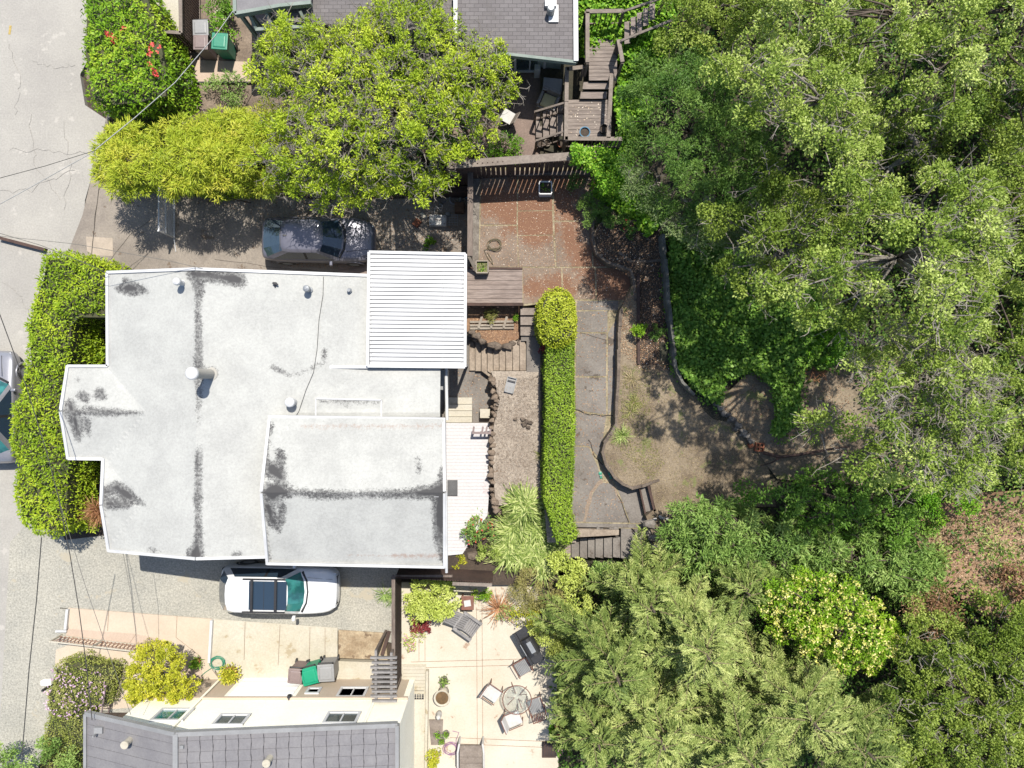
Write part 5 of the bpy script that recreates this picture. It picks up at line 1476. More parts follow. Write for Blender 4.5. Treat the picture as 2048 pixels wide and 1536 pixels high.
# grill
t = thing('gas_grill', 'black gas grill with side shelves standing at the edge of the tan patio', 'grill', (0, 0, 0))
mb = MB(); mb.box((0, 0, .10), (.72, .50, .68)); mb.build('cabinet', m_black, t, bevel=.02)
mb = MB()
vv = []; nseg = 8
for x in (-.36, .36):
    for k in range(nseg + 1):
        a_ = math.pi * k / nseg; vv.append((x, .27 * math.cos(a_), .80 + .26 * math.sin(a_)))
mb.add(vv, [(k, k + 1, nseg + 2 + k, nseg + 1 + k) for k in range(nseg)] + [tuple(range(nseg + 1)), tuple(range(2 * nseg + 1, nseg, -1))]); mb.build('lid', m_dark, t, smooth=False)
mb = MB(); mb.tube([(-.25, -.30, .92), (.25, -.30, .92)], .018, 6); mb.box((0, .04, 1.06), (.46, .18, .02)); mb.build('handle', m_steel, t)
for s_ in (-1, 1): mb = MB(); mb.box((s_ * .56, 0, .80), (.36, .46, .04)); mb.build('side_shelf', m_dark, t, bevel=.01)
mb = MB(); mb.box((0, -.30, .74), (1.4, .10, .10)); 
for k in range(4): mb.lathe([(.03, 0), (.03, .02)], (-.24 + .16 * k, -.30, .84), 8)
mb.build('control_panel', m_black, t)
mb = MB()
for x in (-.3, .3):
    for y in (-.2, .2): mb.lathe([(.05, 0), (.05, .1)], (x, y, 0), 8)
mb.each('castor', m_black, t)
p = P(1060, 1291, .8); t.location = (p.x, p.y, 0); t.rotation_euler = (0, 0, R(-60))
# wooden lounge chair
t = thing('slatted_garden_chair', 'weathered grey slatted reclining wooden chair by the lime shrub', 'chair', (0, 0, 0))
mb = MB()
for k in range(7): mb.beam((-.26 + k * .087, -.1, .36), (-.26 + k * .087, .78, .85), .07, .025)
mb.beam((-.32, .3, .60), (.32, .3, .60), .05, .03); mb.build('backrest', m_greyslat, t)
mb = MB()
for k in range(6): mb.box((0, -.52 + k * .088, .36 + .005 * k), (.58, .072, .025))
mb.build('seat', m_greyslat, t)
mb = MB()
for s_ in (-1, 1):
    mb.beam((s_ * .38, -.55, .56), (s_ * .38, .30, .56), .11, .03)
    mb.beam((s_ * .33, -.5, 0), (s_ * .33, -.5, .56), .05, .08); mb.beam((s_ * .33, .2, 0), (s_ * .33, .2, .56), .05, .08); mb.beam((s_ * .30, -.52, .33), (s_ * .30, .6, .1), .04, .10)
mb.build('frame', m_greyslat, t)
p = P(930, 1248, .5); t.location = (p.x, p.y, 0); t.rotation_euler = (0, 0, R(55))
t = thing('side_table', 'small reddish wooden side table between the lime shrub and the fence', 'table', (0, 0, 0))
mb = MB(); mb.box((0, 0, .46), (.50, .56, .04)); mb.build('tabletop', m_rustmetal, t, bevel=.03)
mb = MB()
for x in (-.2, .2):
    for y in (-.22, .22): mb.box((x, y, 0), (.05, .05, .46))
mb.each('leg', m_rustmetal, t); p = P(935, 1206, .48); t.location = (p.x, p.y, 0)
mb = MB(); mb.box((p.x, p.y, .50), (.26, .24, .04), .15); tag(mb.build('tile', m_cushion), 'white square dish on the reddish side table', 'dish')
# bowl fountain
t = thing('garden_bowl', 'round stone bowl of brown water on a pedestal on the tan patio', 'bird bath', P(884, 1398, 0)); b = P(884, 1396, .6); b.z = 0
mb = MB(); mb.lathe([(.22, 0), (.12, .1), (.10, .45), (.30, .58), (.33, .64), (.30, .66), (.26, .60), (.0, .55)], b, 24); mb.build('bowl', m_palest, t, smooth=True)
mb = MB(); mb.lathe([(.25, .61), (.01, .615)], b, 24); mb.build('water', mat('brown water', S(150, 120, 84), S(120, 100, 70), 6, rough=.1, grain=.1), t)
t = thing('white_statue', 'small white stone figure lying below the garden bowl', 'statue', P(877, 1424, 0)); mb = MB()
mb.lathe([(.02, 0), (.10, .05), (.12, .25), (.08, .4), (.10, .48), (.03, .58)], P(879, 1424, 0), 12); mb.build('figure', m_cushion, t, smooth=True)
t = thing('door_mat', 'patterned dark door mat on the pale side path', 'mat', P(831, 1390, .06))
b = P(831, 1390, .07); mb = MB(); mb.box((b.x, b.y, .055), (.66, .36, .012)); mb.build('mat', m_palest, t)
mb = MB()
for i in range(7):
    for j in range(4): mb.lathe([(.04, .068), (.04, .071)], (b.x - .28 + i * .093, b.y - .13 + j * .087, 0), 8)
for k in (-1, 1): mb.box((b.x, b.y + k * .17, .068), (.66, .015, .003)); mb.box((b.x + k * .32, b.y, .068), (.015, .33, .003))
mb.build('pattern', m_dark, t)
t = thing('garden_bench', 'pale plank bench with arched top at the bottom of the tan patio', 'bench', P(942, 1510, 0)); mb = MB()
for k in range(5): mb.box((P(942, 0, .5).x, P(0, 1496, .5).y - k * .24, .45 + (.04 if k == 0 else 0)), (.88, .225, .04))
mb.build('seat', m_rail, t)
mb = MB()
for s_ in (-1, 1):
    xx = P(942, 0, .5).x + s_ * .46
    mb.tube([(xx, P(0, 1486, .5).y, 0), (xx, P(0, 1486, .5).y, .62), (xx + s_ * .05, P(0, 1500, .5).y, .70), (xx + s_ * .05, P(0, 1530, .5).y, .66), (xx, P(0, 1545, .5).y, .45), (xx, P(0, 1548, .5).y, 0)], .04, 6)
mb.each('arm', m_cushion, t)
def hose(name, label, px, py, z, r, m, loops=4, tail=None, seed=1):
    rr = random.Random(seed); mb = MB(); pts_ = []
    b = P(px, py, z)
    for i in range(loops * 14):
        a_ = 2 * math.pi * i / 14; q = r * (1 + .16 * math.sin(i * .37) + rr.uniform(-.03, .03))
        pts_.append((b.x + q * math.cos(a_) + .03 * math.sin(i * .2), b.y + q * .85 * math.sin(a_), z + .015 + i * .0012))
    if tail: pts_ += [tuple(P(x, y, z + .02)) for x, y in tail]
    t = thing(name, label, 'hose', b); mb.tube(pts_, .014, 5); mb.build('coil', m, t)
hose('garden_hose', 'thin purple hose coiled below the board strip', 902, 1496, .02, .26, mat('purple hose', S(196, 150, 190), None, 3), 4, [(912, 1480), (918, 1465), (905, 1462)])
hose('garden_hose', 'green hose coiled at the edge of the pale driveway', 436, 1325, .07, .27, m_green, 4, [(425, 1335), (410, 1345), (402, 1352)], 2)
hose('garden_hose', 'worn dark hose coiled on the patio slab near the planter box', 990, 490, 1.51, .24, mat('worn hose', S(130, 120, 92), None, 3), 3, [(968, 500), (975, 515), (986, 530), (984, 520), (975, 505)], 3)
t = thing('fire_pit_grate', 'dark square paving grate at the lower right corner of the tan patio', 'grate', P(1099, 1500, 0)); mb = MB(); mb.box(P(1098, 1498, 0), (.55, .62, .08)); mb.build('frame', m_wooddk, t)
mb = MB()
for i in range(8): mb.box(P(1087 + i * 3.2, 1498, .08), (.02, .56, .015))
mb.each('bar', m_dark, t)

# front fences, rail, bollard
m_wrought = mat('pale rusty iron', S(222, 172, 140), S(206, 150, 120), 3, grain=.15)
t = thing('scroll_fence', 'low peach scroll pattern metal fence along the front walk', 'fence', P(190, 1290, 0))
mb = MB(); a = P(100, 1283, .75); b = P(272, 1303, .75); mb.beam(a, b, .05, .04); a0 = Vector((a.x, a.y, .12)); b0 = Vector((b.x, b.y, .12)); mb.beam(a0, b0, .04, .04); mb.build('rail', m_palest, t)
mb = MB(); n = 22
for i in range(n):
    q = a0.lerp(b0, (i + .5) / n); r_ = .5 * (b - a).length / n
    mb.tube([(q.x + r_ * math.cos(k * .785), q.y, .43 + .29 * math.sin(k * .785)) for k in range(9)], .012, 4)
mb.build('scroll', m_wrought, t)
mb = MB()
for f_ in (0, .5, 1): q = a0.lerp(b0, f_); mb.box((q.x, q.y, 0), (.06, .06, .78))
mb.each('post', m_palest, t)
t = thing('step_railing', 'thin slanting metal handrail above the purple flowered bush', 'railing', P(215, 1395, 0)); mb = MB()
mb.beam(P(212, 1372, 1.0), P(203, 1425, 1.0), .04, .04); mb.beam(P(230, 1366, .15), P(217, 1425, .15), .04, .04)
for i in range(10): mb.beam(P(211 - i * .9, 1376 + i * 5.2, 1.0), P(229 - i * 1.3, 1370 + i * 5.8, .15), .018, .018)
mb.build('bars', m_mauve, t)
t = thing('cream_mailbox', 'cream box mailbox on a short post at the edge of the street', 'mailbox', P(100, 1362, 0)); mb = MB(); mb.box(P(98, 1362, .85), (.40, .19, .2)); mb.build('box', m_cream, t, bevel=.02)
mb = MB(); mb.box(P(113, 1363, 0), (.08, .08, .86)); mb.each('post', m_dark, t)
t = thing('white_box_planter', 'white painted box standing beside the step wall of the cream house', 'box', P(443, 1375, 0)); mb = MB(); mb.box(P(445, 1374, .05), (.42, .34, .5), .3); mb.build('box', m_white, t, bevel=.02)

# top left yard: slatted fence, plastic chairs, umbrella
def slat_fence(name, label, pts, z, h, m, mr, gap=.11):
    t = thing(name, label, 'fence', P(pts[0][0], pts[0][1], z)); mb = MB(); mr_ = MB()
    for a_, b_ in zip(pts[:-1], pts[1:]):
        A_ = P(a_[0], a_[1], z + h); B_ = P(b_[0], b_[1], z + h); mr_.beam(A_, B_, .12, .06)
        C_, D_ = Vector((A_.x, A_.y, z + .1)), Vector((B_.x, B_.y, z + .1)); mr_.beam(C_, D_, .06, .08)
        n = int((B_ - A_).length / gap); d = (B_ - A_).normalized()
        for i in range(n):
            q = C_.lerp(D_, (i + .5) / n); mb.box((q.x, q.y, z + .04), (gap * .68 if abs(d.x) > .5 else .03, .03 if abs(d.x) > .5 else gap * .68, h - .06))
    mr_.build('rail', mr, t); mb.build('slats', m, t); return t
slab('entry_slab', [(160, -40), (356, -40), (358, 62), (318, 60), (300, 40), (285, 0)], .5, m_palest, 0)
slat_fence('slatted_fence', 'red brown slatted fence with pale top rail around the entry slab', [(361, -60), (362, 66), (320, 63)], .0, 1.7, m_wooddk, m_rail)
slab('entry_path', [(333, 118), (512, 124), (520, 165), (335, 164)], .06, m_peach2)
mb = MB(); mb.beam(P(360, 165, .08), P(522, 165, .08), .05, .08); tag(mb.build('path_edging', m_dark), 'thin dark edging strip along the entry path', 'edging')
def pchair(label, px, py, rz):
    t = thing('plastic_chair', label, 'chair', (0, 0, 0), 0, 'white chairs under the red flowered bush')
    mb = MB(); mb.lathe([(.05, .40), (.27, .40), (.29, .43), (.27, .45), (.05, .44)], (0, 0, 0), 18); mb.build('seat', m_cushion, t)
    mb = MB(); nn = 10; vv = []
    for k in range(nn + 1):
        a_ = math.pi * (.08 + .84 * k / nn); vv += [(.29 * math.cos(a_), .26 * math.sin(a_), .45), (.33 * math.cos(a_), .34 * math.sin(a_), .62 + .20 * math.sin(a_))]
    mb.add(vv, [(2 * k, 2 * k + 2, 2 * k + 3, 2 * k + 1) for k in range(nn)]); o = mb.build('backrest', m_cushion, t); s_ = o.modifiers.new('thick', 'SOLIDIFY'); s_.thickness = .025
    mb = MB()
    for x in (-.2, .2):
        for y in (-.2, .2): mb.tube([(x * 1.3, y * 1.3, 0), (x, y, .42)], .018, 5)
    mb.each('leg', m_woodlt, t); p = P(px, py, .6); t.location = (p.x, p.y, 0); t.rotation_euler = (0, 0, rz)
pchair('white round backed chair nearest the red flowered bush', 347, 183, R(30)); pchair('white chair standing between bush and entry path', 366, 163, R(-55))
t = thing('brown_gazebo', 'dark brown faceted canopy behind the bamboo', 'gazebo', P(430, 260, 0)); b = P(432, 262, 2.2)
mb = MB(); n = 8; ring = [(b.x + 1.5 * math.cos(2 * math.pi * (k + .5) / n), b.y + .95 * math.sin(2 * math.pi * (k + .5) / n), 2.0) for k in range(n)]
mb.add(ring + [(b.x, b.y, 2.55)] + [(x, y, 1.88) for x, y, z in ring], [(k, (k + 1) % n, n) for k in range(n)] + [(k + n + 1, (k + 1) % n + n + 1, (k + 1) % n, k) for k in range(n)]); mb.build('canopy', m_wooddk, t)
mb = MB(); mb.tube([(b.x, b.y, 0), (b.x, b.y, 2.5)], .05, 8); mb.each('post', m_dark, t)
mb = MB()
for k in range(n): mb.beam(ring[k], (b.x, b.y, 2.56), .035, .03)
mb.build('rib', m_mauve, t)
# curb at street edge
mb = MB(); mb.beam(P(222, 222, .1), P(205, 300, .1), .14, .2); mb.beam(P(206, 300, .1), P(186, 345, .1), .12, .16); tag(mb.build('street_kerb', m_stonelt), kind='structure')
mb = MB(); mb.beam(P(0, 476, .1), P(92, 500, .1), .12, .22); tag(mb.build('brown_strip', m_wooddk), 'dark brown strip across the street edge left of the tall hedge', 'kerb')  # dark brown raised strip, slightly slanted

# chain-link gate
t = thing('chain_link_gate', 'open galvanised chain link gate standing across the north driveway', 'gate', P(350, 440, 0))
gx = P(350, 0, 0).x; ya, yb_ = P(0, 392, 0).y, P(0, 476, 0).y
mb = MB()
for z in (.06, .75, 1.3): mb.tube([(gx, ya, z), (gx, yb_, z)], .036, 6)
for y in (ya, yb_): mb.tube([(gx, y, .0), (gx, y, 1.36)], .036, 6)
mb.tube([(gx, yb_, .1), (gx + .05, yb_ - .55, .03)], .018, 5)
mb.build('frame', m_whitemetal, t)
mb = MB(); L = ya - yb_; k = 0
while k * .10 < L + 1.3:
    for sg in (1, -1):
        y1 = ya - k * .10 if sg > 0 else yb_ + k * .10; z1_ = .06
        y2 = y1 + sg * 1.24; z2_ = 1.3
        lo, hi = yb_, ya
        def cl(y_, z_, yo, zo):
            for lim in (lo, hi):
                if (y_ < lo and lim == lo) or (y_ > hi and lim == hi):
                    f_ = (lim - y_) / (yo - y_); return lim, z_ + (zo - z_) * f_
            return y_, z_
        if max(y1, y2) > lo and min(y1, y2) < hi:
            a_ = cl(y1, z1_, y2, z2_); b_ = cl(y2, z2_, y1, z1_)
            mb.tube([(gx, a_[0], a_[1]), (gx, b_[0], b_[1])], .007, 3, cap=False)
    k += 1
mb.build('mesh', m_whitemetal, t)

# junk behind the sedan
t = thing('storage_lid', 'white plastic storage box lid lying among junk behind the sedan', 'box'); mb = MB(); mb.box((0, 0, 0), (.72, .46, .28), top=.94); mb.build('tub', m_cushion, t, bevel=.04)
mb = MB(); mb.box((0, 0, .281), (.28, .04, .012))
for x in (-.27, .27):
    for y in (-.14, .14): mb.lathe([(.03, .281), (.03, .29)], (x, y, 0), 8)
mb.build('moulding', m_mauve, t); p = P(876, 441, .2); t.location = (p.x, p.y, .02); t.rotation_euler = (0, 0, R(-3))
t = thing('cardboard_box', 'small orange brown box beside the white storage lid', 'box'); mb = MB(); mb.box((0, 0, 0), (.24, .30, .18)); mb.build('carton', m_terra, t); p = P(834, 446, .1); t.location = (p.x, p.y, .02); t.rotation_euler = (0, 0, R(-38))
t = thing('cardboard_box', 'dull brown box against the driveway fence', 'box'); mb = MB(); mb.box((0, 0, 0), (.36, .40, .35)); mb.build('carton', mat('old cardboard', S(140, 106, 80), None, 3), t); p = P(919, 416, .2); t.location = (p.x, p.y, .02)
t = thing('old_tyre', 'round black rimmed hoop in the shade by the driveway fence', 'tyre'); mb = MB(); mb.tube([(.22 * math.cos(k * .393), .22 * math.sin(k * .393), .06) for k in range(17)], .04, 6); mb.build('ring', m_grayb, t); p = P(910, 397, .1); t.location = (p.x, p.y, .02)
t = thing('wire_rack', 'dark wire rack next to the white storage lid', 'rack'); mb = MB()
for k in range(5): mb.beam((-.22, -.2 + k * .1, .2), (.22, -.2 + k * .1, .2), .015, .015); mb.beam((-.22 + k * .11, -.2, .2), (-.22 + k * .11, .2, .2), .015, .015)
for x in (-.22, .22):
    for y in (-.2, .2): mb.beam((x, y, 0), (x, y, .2), .015, .015)
mb.build('wires', m_steel, t); p = P(904, 440, .2); t.location = (p.x, p.y, .02)
rr = random.Random(5)
junk = ('crumpled white bag', 'bent metal tube frame', 'broken white chair part', 'flattened grey tray', 'pale scrap board', 'small teal tin')
for i, (l, (x, y), m) in enumerate(zip(junk, ((858, 400), (880, 402), (876, 418), (895, 428), (848, 432), (933, 394)), (m_cushion, m_steel, m_cushion, m_grayb, m_palest, m_bluepot))):
    t = thing(('crumpled_bag', 'bent_tubing', 'broken_chair', 'flattened_tray', 'scrap_board', 'teal_tin')[i], l + ' in the junk pile at the end of the north driveway', 'junk'); mb = MB()
    if i in (1, 2):
        mb.tube([(-.2, -.1, .02), (-.05, .15, .12), (.1, -.12, .05), (.22, .1, .1)], .02, 5); mb.tube([(-.15, .1, .02), (.15, .02, .08)], .015, 5)
    else:
        q = [(rr.uniform(.7, 1.2)) for _ in range(9)]
        s_ = (.14, 0, 0, .15, .2, .08)[i]
        vv = [(s_ * q[k] * math.cos(k * .698), s_ * .7 * q[k] * math.sin(k * .698), 0) for k in range(9)] + [(s_ * .7 * q[k] * math.cos(k * .698), s_ * .5 * q[k] * math.sin(k * .698), .07 + .04 * q[k]) for k in range(9)]
        mb.add(vv, [(k, (k + 1) % 9, (k + 1) % 9 + 9, k + 9) for k in range(9)] + [tuple(range(9, 18))])
    mb.build('piece', m, t); p = P(x, y, .1); t.location = (p.x, p.y, .02); t.rotation_euler = (0, 0, rr.uniform(0, 3))
t = thing('wire_hanger', 'bent pale wire loops lying on the dark driveway litter', 'wire'); mb = MB(); mb.tube([P(x, y, .05) for x, y in ((787, 479), (792, 486), (800, 489), (806, 482), (809, 480), (806, 487), (800, 492))], .012, 4); mb.build('wire', m_wirew, t)
t = thing('clay_block', 'orange hollow clay block with four holes at the edge of the lawn', 'brick', (0, 0, 0)); mb = MB()
for dx, dy, sx, sy in ((0, .14, .32, .04), (0, -.14, .32, .04), (0, 0, .24, .035), (.14, 0, .04, .24), (-.14, 0, .04, .24), (0, .07, .035, .10), (0, -.07, .035, .10)): mb.box((dx, dy, 0), (sx, sy, .2))
mb.build('block', m_terra, t); p = P(1518, 894, 2.1); t.location = (p.x, p.y, 2.0); t.rotation_euler = (0, 0, R(-4))
t = thing('broken_clay_block', 'broken orange clay block piece beside the hollow block', 'brick', (0, 0, 0)); mb = MB(); mb.box((0, 0, 0), (.2, .18, .16), .4, .8); mb.build('block', m_terra, t); p = P(1502, 891, 2.1); t.location = (p.x, p.y, 2.0)
for l, x, y in (('left of the two small green sandals on the garden path', 1201, 949), ('right of the two small green sandals on the garden path', 1220, 950)):
    t = thing('sandal', l, 'sandal', (0, 0, 0), 0, 'green sandals on the path'); mb = MB(); mb.lathe([(.02, 0), (.07, 0), (.07, .02), (.02, .03)], (0, .05, 0), 10); mb.box((0, -.08, 0), (.1, .16, .03), top=.8); mb.build('sole', m_green, t)
    mb = MB(); mb.beam((-.05, -.03, .05), (.05, -.03, .05), .04, .01); mb.build('strap', m_grayb, t); p = P(x, y, 1.51); t.location = (p.x, p.y, 1.51); t.rotation_euler = (0, 0, R(12))
t = thing('empty_tray', 'weathered grey tray lying at the top of the gravel bed', 'tray', (0, 0, 0)); mb = MB(); mb.box((0, 0, 0), (.34, .60, .03))
for k in (-1, 1): mb.box((k * .17, 0, 0), (.03, .6, .12)); mb.box((0, k * .29, 0), (.34, .03, .12))
mb.build('tray', m_grayb, t); mb = MB(); mb.box((0, .15, .03), (.3, .06, .06)); mb.build('pot_remains', m_dark, t); p = P(1021, 770, 1.1); t.location = (p.x, p.y, 1.0); t.rotation_euler = (0, 0, R(-14))
# furniture on the north patio
t = thing('outdoor_toilet', 'white round seated fixture under the roof edge of the shingled house', 'toilet', (0, 0, 0)); mb = MB(); mb.box((-.2, 0, 0), (.22, .44, .75)); mb.build('tank', m_cushion, t, bevel=.02); mb = MB(); mb.lathe([(.15, 0), (.18, .3), (.20, .42), (.12, .42), (.10, .3)], (.13, 0, 0), 16); mb.build('bowl', m_cushion, t); p = P(1085, 136, 1.4); t.location = (p.x, p.y, 1.0)
t = thing('barbecue_box', 'grey covered box with brown front on the shaded north patio', 'box', (0, 0, 0)); mb = MB(); mb.box((0, 0, .05), (.68, .44, .65)); mb.build('body', m_wooddk, t); mb = MB(); mb.box((0, 0, .70), (.72, .48, .06)); mb.build('lid', m_grayb, t, bevel=.02); p = P(1105, 170, 1.7); t.location = (p.x, p.y, 1.0); t.rotation_euler = (0, 0, R(-6))
t = thing('wicker_armchair', 'grey wicker armchair with cream cushion beside the covered box', 'chair', (0, 0, 0)); mb = MB(); mb.box((0, 0, .1), (.70, .66, .28)); mb.box((0, .30, .38), (.70, .10, .45)); mb.box((-.32, 0, .38), (.10, .6, .22)); mb.box((.32, 0, .38), (.1, .6, .22)); mb.build('frame', m_greyslat, t)
mb = MB(); mb.box((0, -.02, .38), (.5, .5, .12)); mb.build('cushion', mat('cream cushion', S(248, 240, 190), S(236, 226, 170), 2, grain=.05), t, bevel=.03); p = P(1097, 201, 1.5); t.location = (p.x, p.y, 1.0); t.rotation_euler = (0, 0, R(-24))
t = thing('folding_chair', 'pale folding chair half under the big tree beside the north patio', 'chair', (0, 0, 0)); mb = MB(); mb.box((0, 0, .42), (.46, .46, .04)); mb.build('seat', m_cushion, t); mb = MB(); mb.beam((.24, 0, .5), (.42, 0, .92), .46, .03, roll=(1, 0, 0)); mb.build('backrest', m_rail, t)
mb = MB()
for x in (-.2, .2):
    for y in (-.2, .2): mb.beam((x, y, 0), (x, y, .42), .03, .03)
mb.each('leg', m_dark, t); p = P(1015, 232, 1.5); t.location = (p.x, p.y, 1.0); t.rotation_euler = (0, 0, R(-30))

# ------------------------------------------------------------------ cables
def cable(label, pts_, r=.012, m=None):
    t = thing('overhead_cable', label, 'cable', P(*pts_[0]), 0, 'overhead cables'); mb = MB(); mb.tube([P(*q) for q in pts_], r, 5); mb.build('wire', m or m_wire, t)
cable('white service cable running from the shingled porch over the bush to the street', [(466, 22, 3.4), (430, 72, 3.6), (350, 165, 4.0), (270, 235, 4.6), (190, 300, 5.2)], .017, m_wirew)
cable('thin grey cable over the street above the bamboo', [(190, 301, 5.2), (90, 332, 5.8), (-60, 372, 6.5)], .010)
cable('faint white cable over the street below the grey one', [(188, 303, 5.2), (140, 330, 5.5), (60, 375, 6.2), (-40, 430, 6.8)], .012, m_wirew)
cable('long dark cable crossing the tall hedge toward the cream house', [(-40, 520, 6.6), (0, 630, 6.5), (55, 780, 6.1), (95, 910, 5.8), (118, 1000, 5.6), (140, 1110, 5.4), (158, 1220, 5.2), (174, 1340, 4.9), (184, 1440, 4.5)], .014)
cable('dark cable hanging over the gravel left of the walk', [(83, 1075, 6.0), (73, 1200, 5.6), (58, 1340, 5.2), (44, 1510, 4.8)], .016)
m_wiref = mat('faint cable', S(140, 138, 132), None, 2)
cable('thin cable from the hedge to the golden shrub', [(118, 1000, 5.6), (170, 1170, 5.2), (215, 1300, 4.8), (262, 1430, 4.3)], .008, m_wiref)
cable('thin cable running to the right over the front walk', [(245, 1100, 3.2), (262, 1190, 3.0), (272, 1268, 2.6)], .007, m_wiref)
cable('upper thin cable across the north driveway', [(-40, 468, 6.4), (150, 488, 5.6), (330, 520, 4.6), (440, 545, 3.9)], .008, m_wiref)
cable('lower thin cable reaching the roof corner', [(-40, 455, 6.2), (80, 490, 5.4), (180, 530, 4.2), (215, 547, 3.5)], .010, m_wiref)
# ------------------------------------------------------------------ vegetation
def tree(name, label, cat, poly, ztop, zlow, n, rr, m, base, bark, dens=85, L=0.13, W=0.055, sub=9, r0=.18, twigs=0, tw=None, fall=70, mind=.5, group=None, holes=(), extra=None, tk=0.0, forkf=.45, under=True, jz=.4):
    zb = float(hill(*P(base[0], base[1], 2)[:2])) if len(base) < 3 else base[2]
    t = thing(name, label, cat, P(base[0], base[1], zb), 0, group)
    cl = poly_clumps(poly, ztop, zlow, n, rr, fall, mind, holes, jz)
    if extra is not None: cl = np.concatenate([cl, extra])
    limbs(t, P(base[0], base[1], zb), cl, bark, r0, 'trunk', twigs, tw, forkf)
    crown_leaves('crown', cl, m, t, dens, L, W, sub, tintk=tk)
    return t, cl

# clipped front hedge
hp1 = [(80, 505), (120, 502), (165, 510), (210, 545), (216, 626), (150, 624), (134, 640), (128, 728), (118, 780), (117, 860), (132, 920), (125, 960), (122, 1050), (100, 1074), (62, 1070), (30, 1050), (20, 980), (25, 930), (13, 900), (16, 860), (12, 820), (32, 780), (45, 720), (42, 650), (62, 580), (76, 540)]
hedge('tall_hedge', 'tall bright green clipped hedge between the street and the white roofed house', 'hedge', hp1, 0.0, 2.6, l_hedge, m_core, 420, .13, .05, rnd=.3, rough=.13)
scatter_stuff('shrub_understory', [(120, 640), (215, 640), (215, 730), (130, 735)], .55, 2600, l_hedge, .13, .05, 'dark green low shrubs in the shaded corner behind the hedge', None, lump=.5)
scatter_stuff('lower_understory', [(118, 915), (208, 915), (200, 1010), (205, 1060), (130, 1060)], .55, 3000, l_hedge, .13, .05, 'dark green low shrubs in the second shaded corner behind the hedge', None, lump=.5)
t = thing('rusty_grass_clump', 'spiky rust coloured grass clump at the roof corner of the white roofed house', 'grass clump', P(192, 1020, 0)); n = 420
d = randdir(n, .8); pos = np.array(P(196, 1022, 1.3)) + rng.normal(size=(n, 3)) * .12
leaf_mesh('blades', pos, d, randdir(n, .5), rng.uniform(.4, .8, n), .02, rng.uniform(0, 1, n), l_brownred, t); pos2 = np.array(P(196, 1022, .1)) + rng.normal(size=(60, 3)) * .05; leaf_mesh('stems', pos2, np.tile([0, 0, 1.0], (60, 1)), randdir(60), 1.4, .03, rng.uniform(0, 1, 60), l_brownred, t)

# red flowered bush
bp = [(158, -40), (280, -40), (305, 20), (320, 75), (330, 130), (328, 190), (270, 205), (215, 210), (170, 195), (165, 150), (150, 100)]
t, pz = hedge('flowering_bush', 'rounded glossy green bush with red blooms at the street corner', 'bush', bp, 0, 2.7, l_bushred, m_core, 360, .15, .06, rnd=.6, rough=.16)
n = 0; fp = []
for x, y, k in ((218, 72, 8), (222, 80, 6), (300, 130, 4), (306, 140, 5), (312, 152, 5), (248, 55, 4), (305, 90, 4), (318, 96, 3), (296, 106, 3)):
    for _ in range(k): fp.append(P(x + random.gauss(0, 3), y + random.gauss(0, 3), 2.72 + random.uniform(0, .08)))
fp = np.array([tuple(v) for v in fp]); fp = np.repeat(fp, 4, 0); leaf_mesh('blooms', fp, randdir(len(fp), .3), np.tile([0, 0, 1.0], (len(fp), 1)), .10, .08, rng.uniform(0, 1, len(fp)), l_redf, t)

# bamboo screen: bright feathery
def feathery(name, label, cat, poly, ztop, zlow, n, rr, m, base, L=.2, W=.028, dens=130, fall=45, canes=14, group=None):
    t = thing(name, label, cat, P(base[0], base[1], .03), 0, group)
    cl = poly_clumps(poly, ztop, zlow, n, rr, fall, .42)
    p, d, tt = clump_points(cl, dens, 8)
    n_ = len(p); ax = unit(d * np.array([1, 1, .4]) + rng.normal(size=(n_, 3)) * .5 + np.array([0, 0, -.15])); nr = unit(rng.normal(size=(n_, 3)) * .4 + np.array([0, 0, 1.0]))
    leaf_mesh('foliage', p, ax, nr, L * rng.uniform(.6, 1.3, n_), W, tt, m, t, bend=.05)
    mb = MB()
    for q in cl[::2]:
        x, y = q[0], q[1]; mb.tube([(x + random.uniform(-.3, .3), y + random.uniform(.1, .5), 0), (x, y, q[2] * .6), (x, y, q[2] + q[3] * .5)], .025, 5, .008)
    mb.build('canes', m_bark, t)
    return t
bpoly = [(188, 300), (240, 245), (300, 270), (360, 245), (430, 235), (520, 225), (560, 260), (560, 330), (540, 375), (480, 390), (400, 380), (330, 375), (250, 380), (225, 370), (205, 350)]
feathery('bamboo_screen', 'long feathery yellow green bamboo screen along the north driveway', 'bamboo', bpoly, 3.6, 2.6, 80, (.35, .6), l_bamboo, (380, 330), dens=150)
scatter_stuff('bamboo_base', [(240, 365), (560, 370), (640, 398), (900, 392), (900, 345), (560, 345), (240, 345)], .9, 5200, l_hedge, .16, .04, 'dark lower foliage along the driveway edge', None, lump=.8)
scatter_stuff('edge_ivy', [(235, 372), (420, 378), (530, 392), (440, 402), (380, 388), (250, 385)], .1, 1800, l_hedge, .12, .05, 'green weeds along the driveway edge', None, lump=.15)

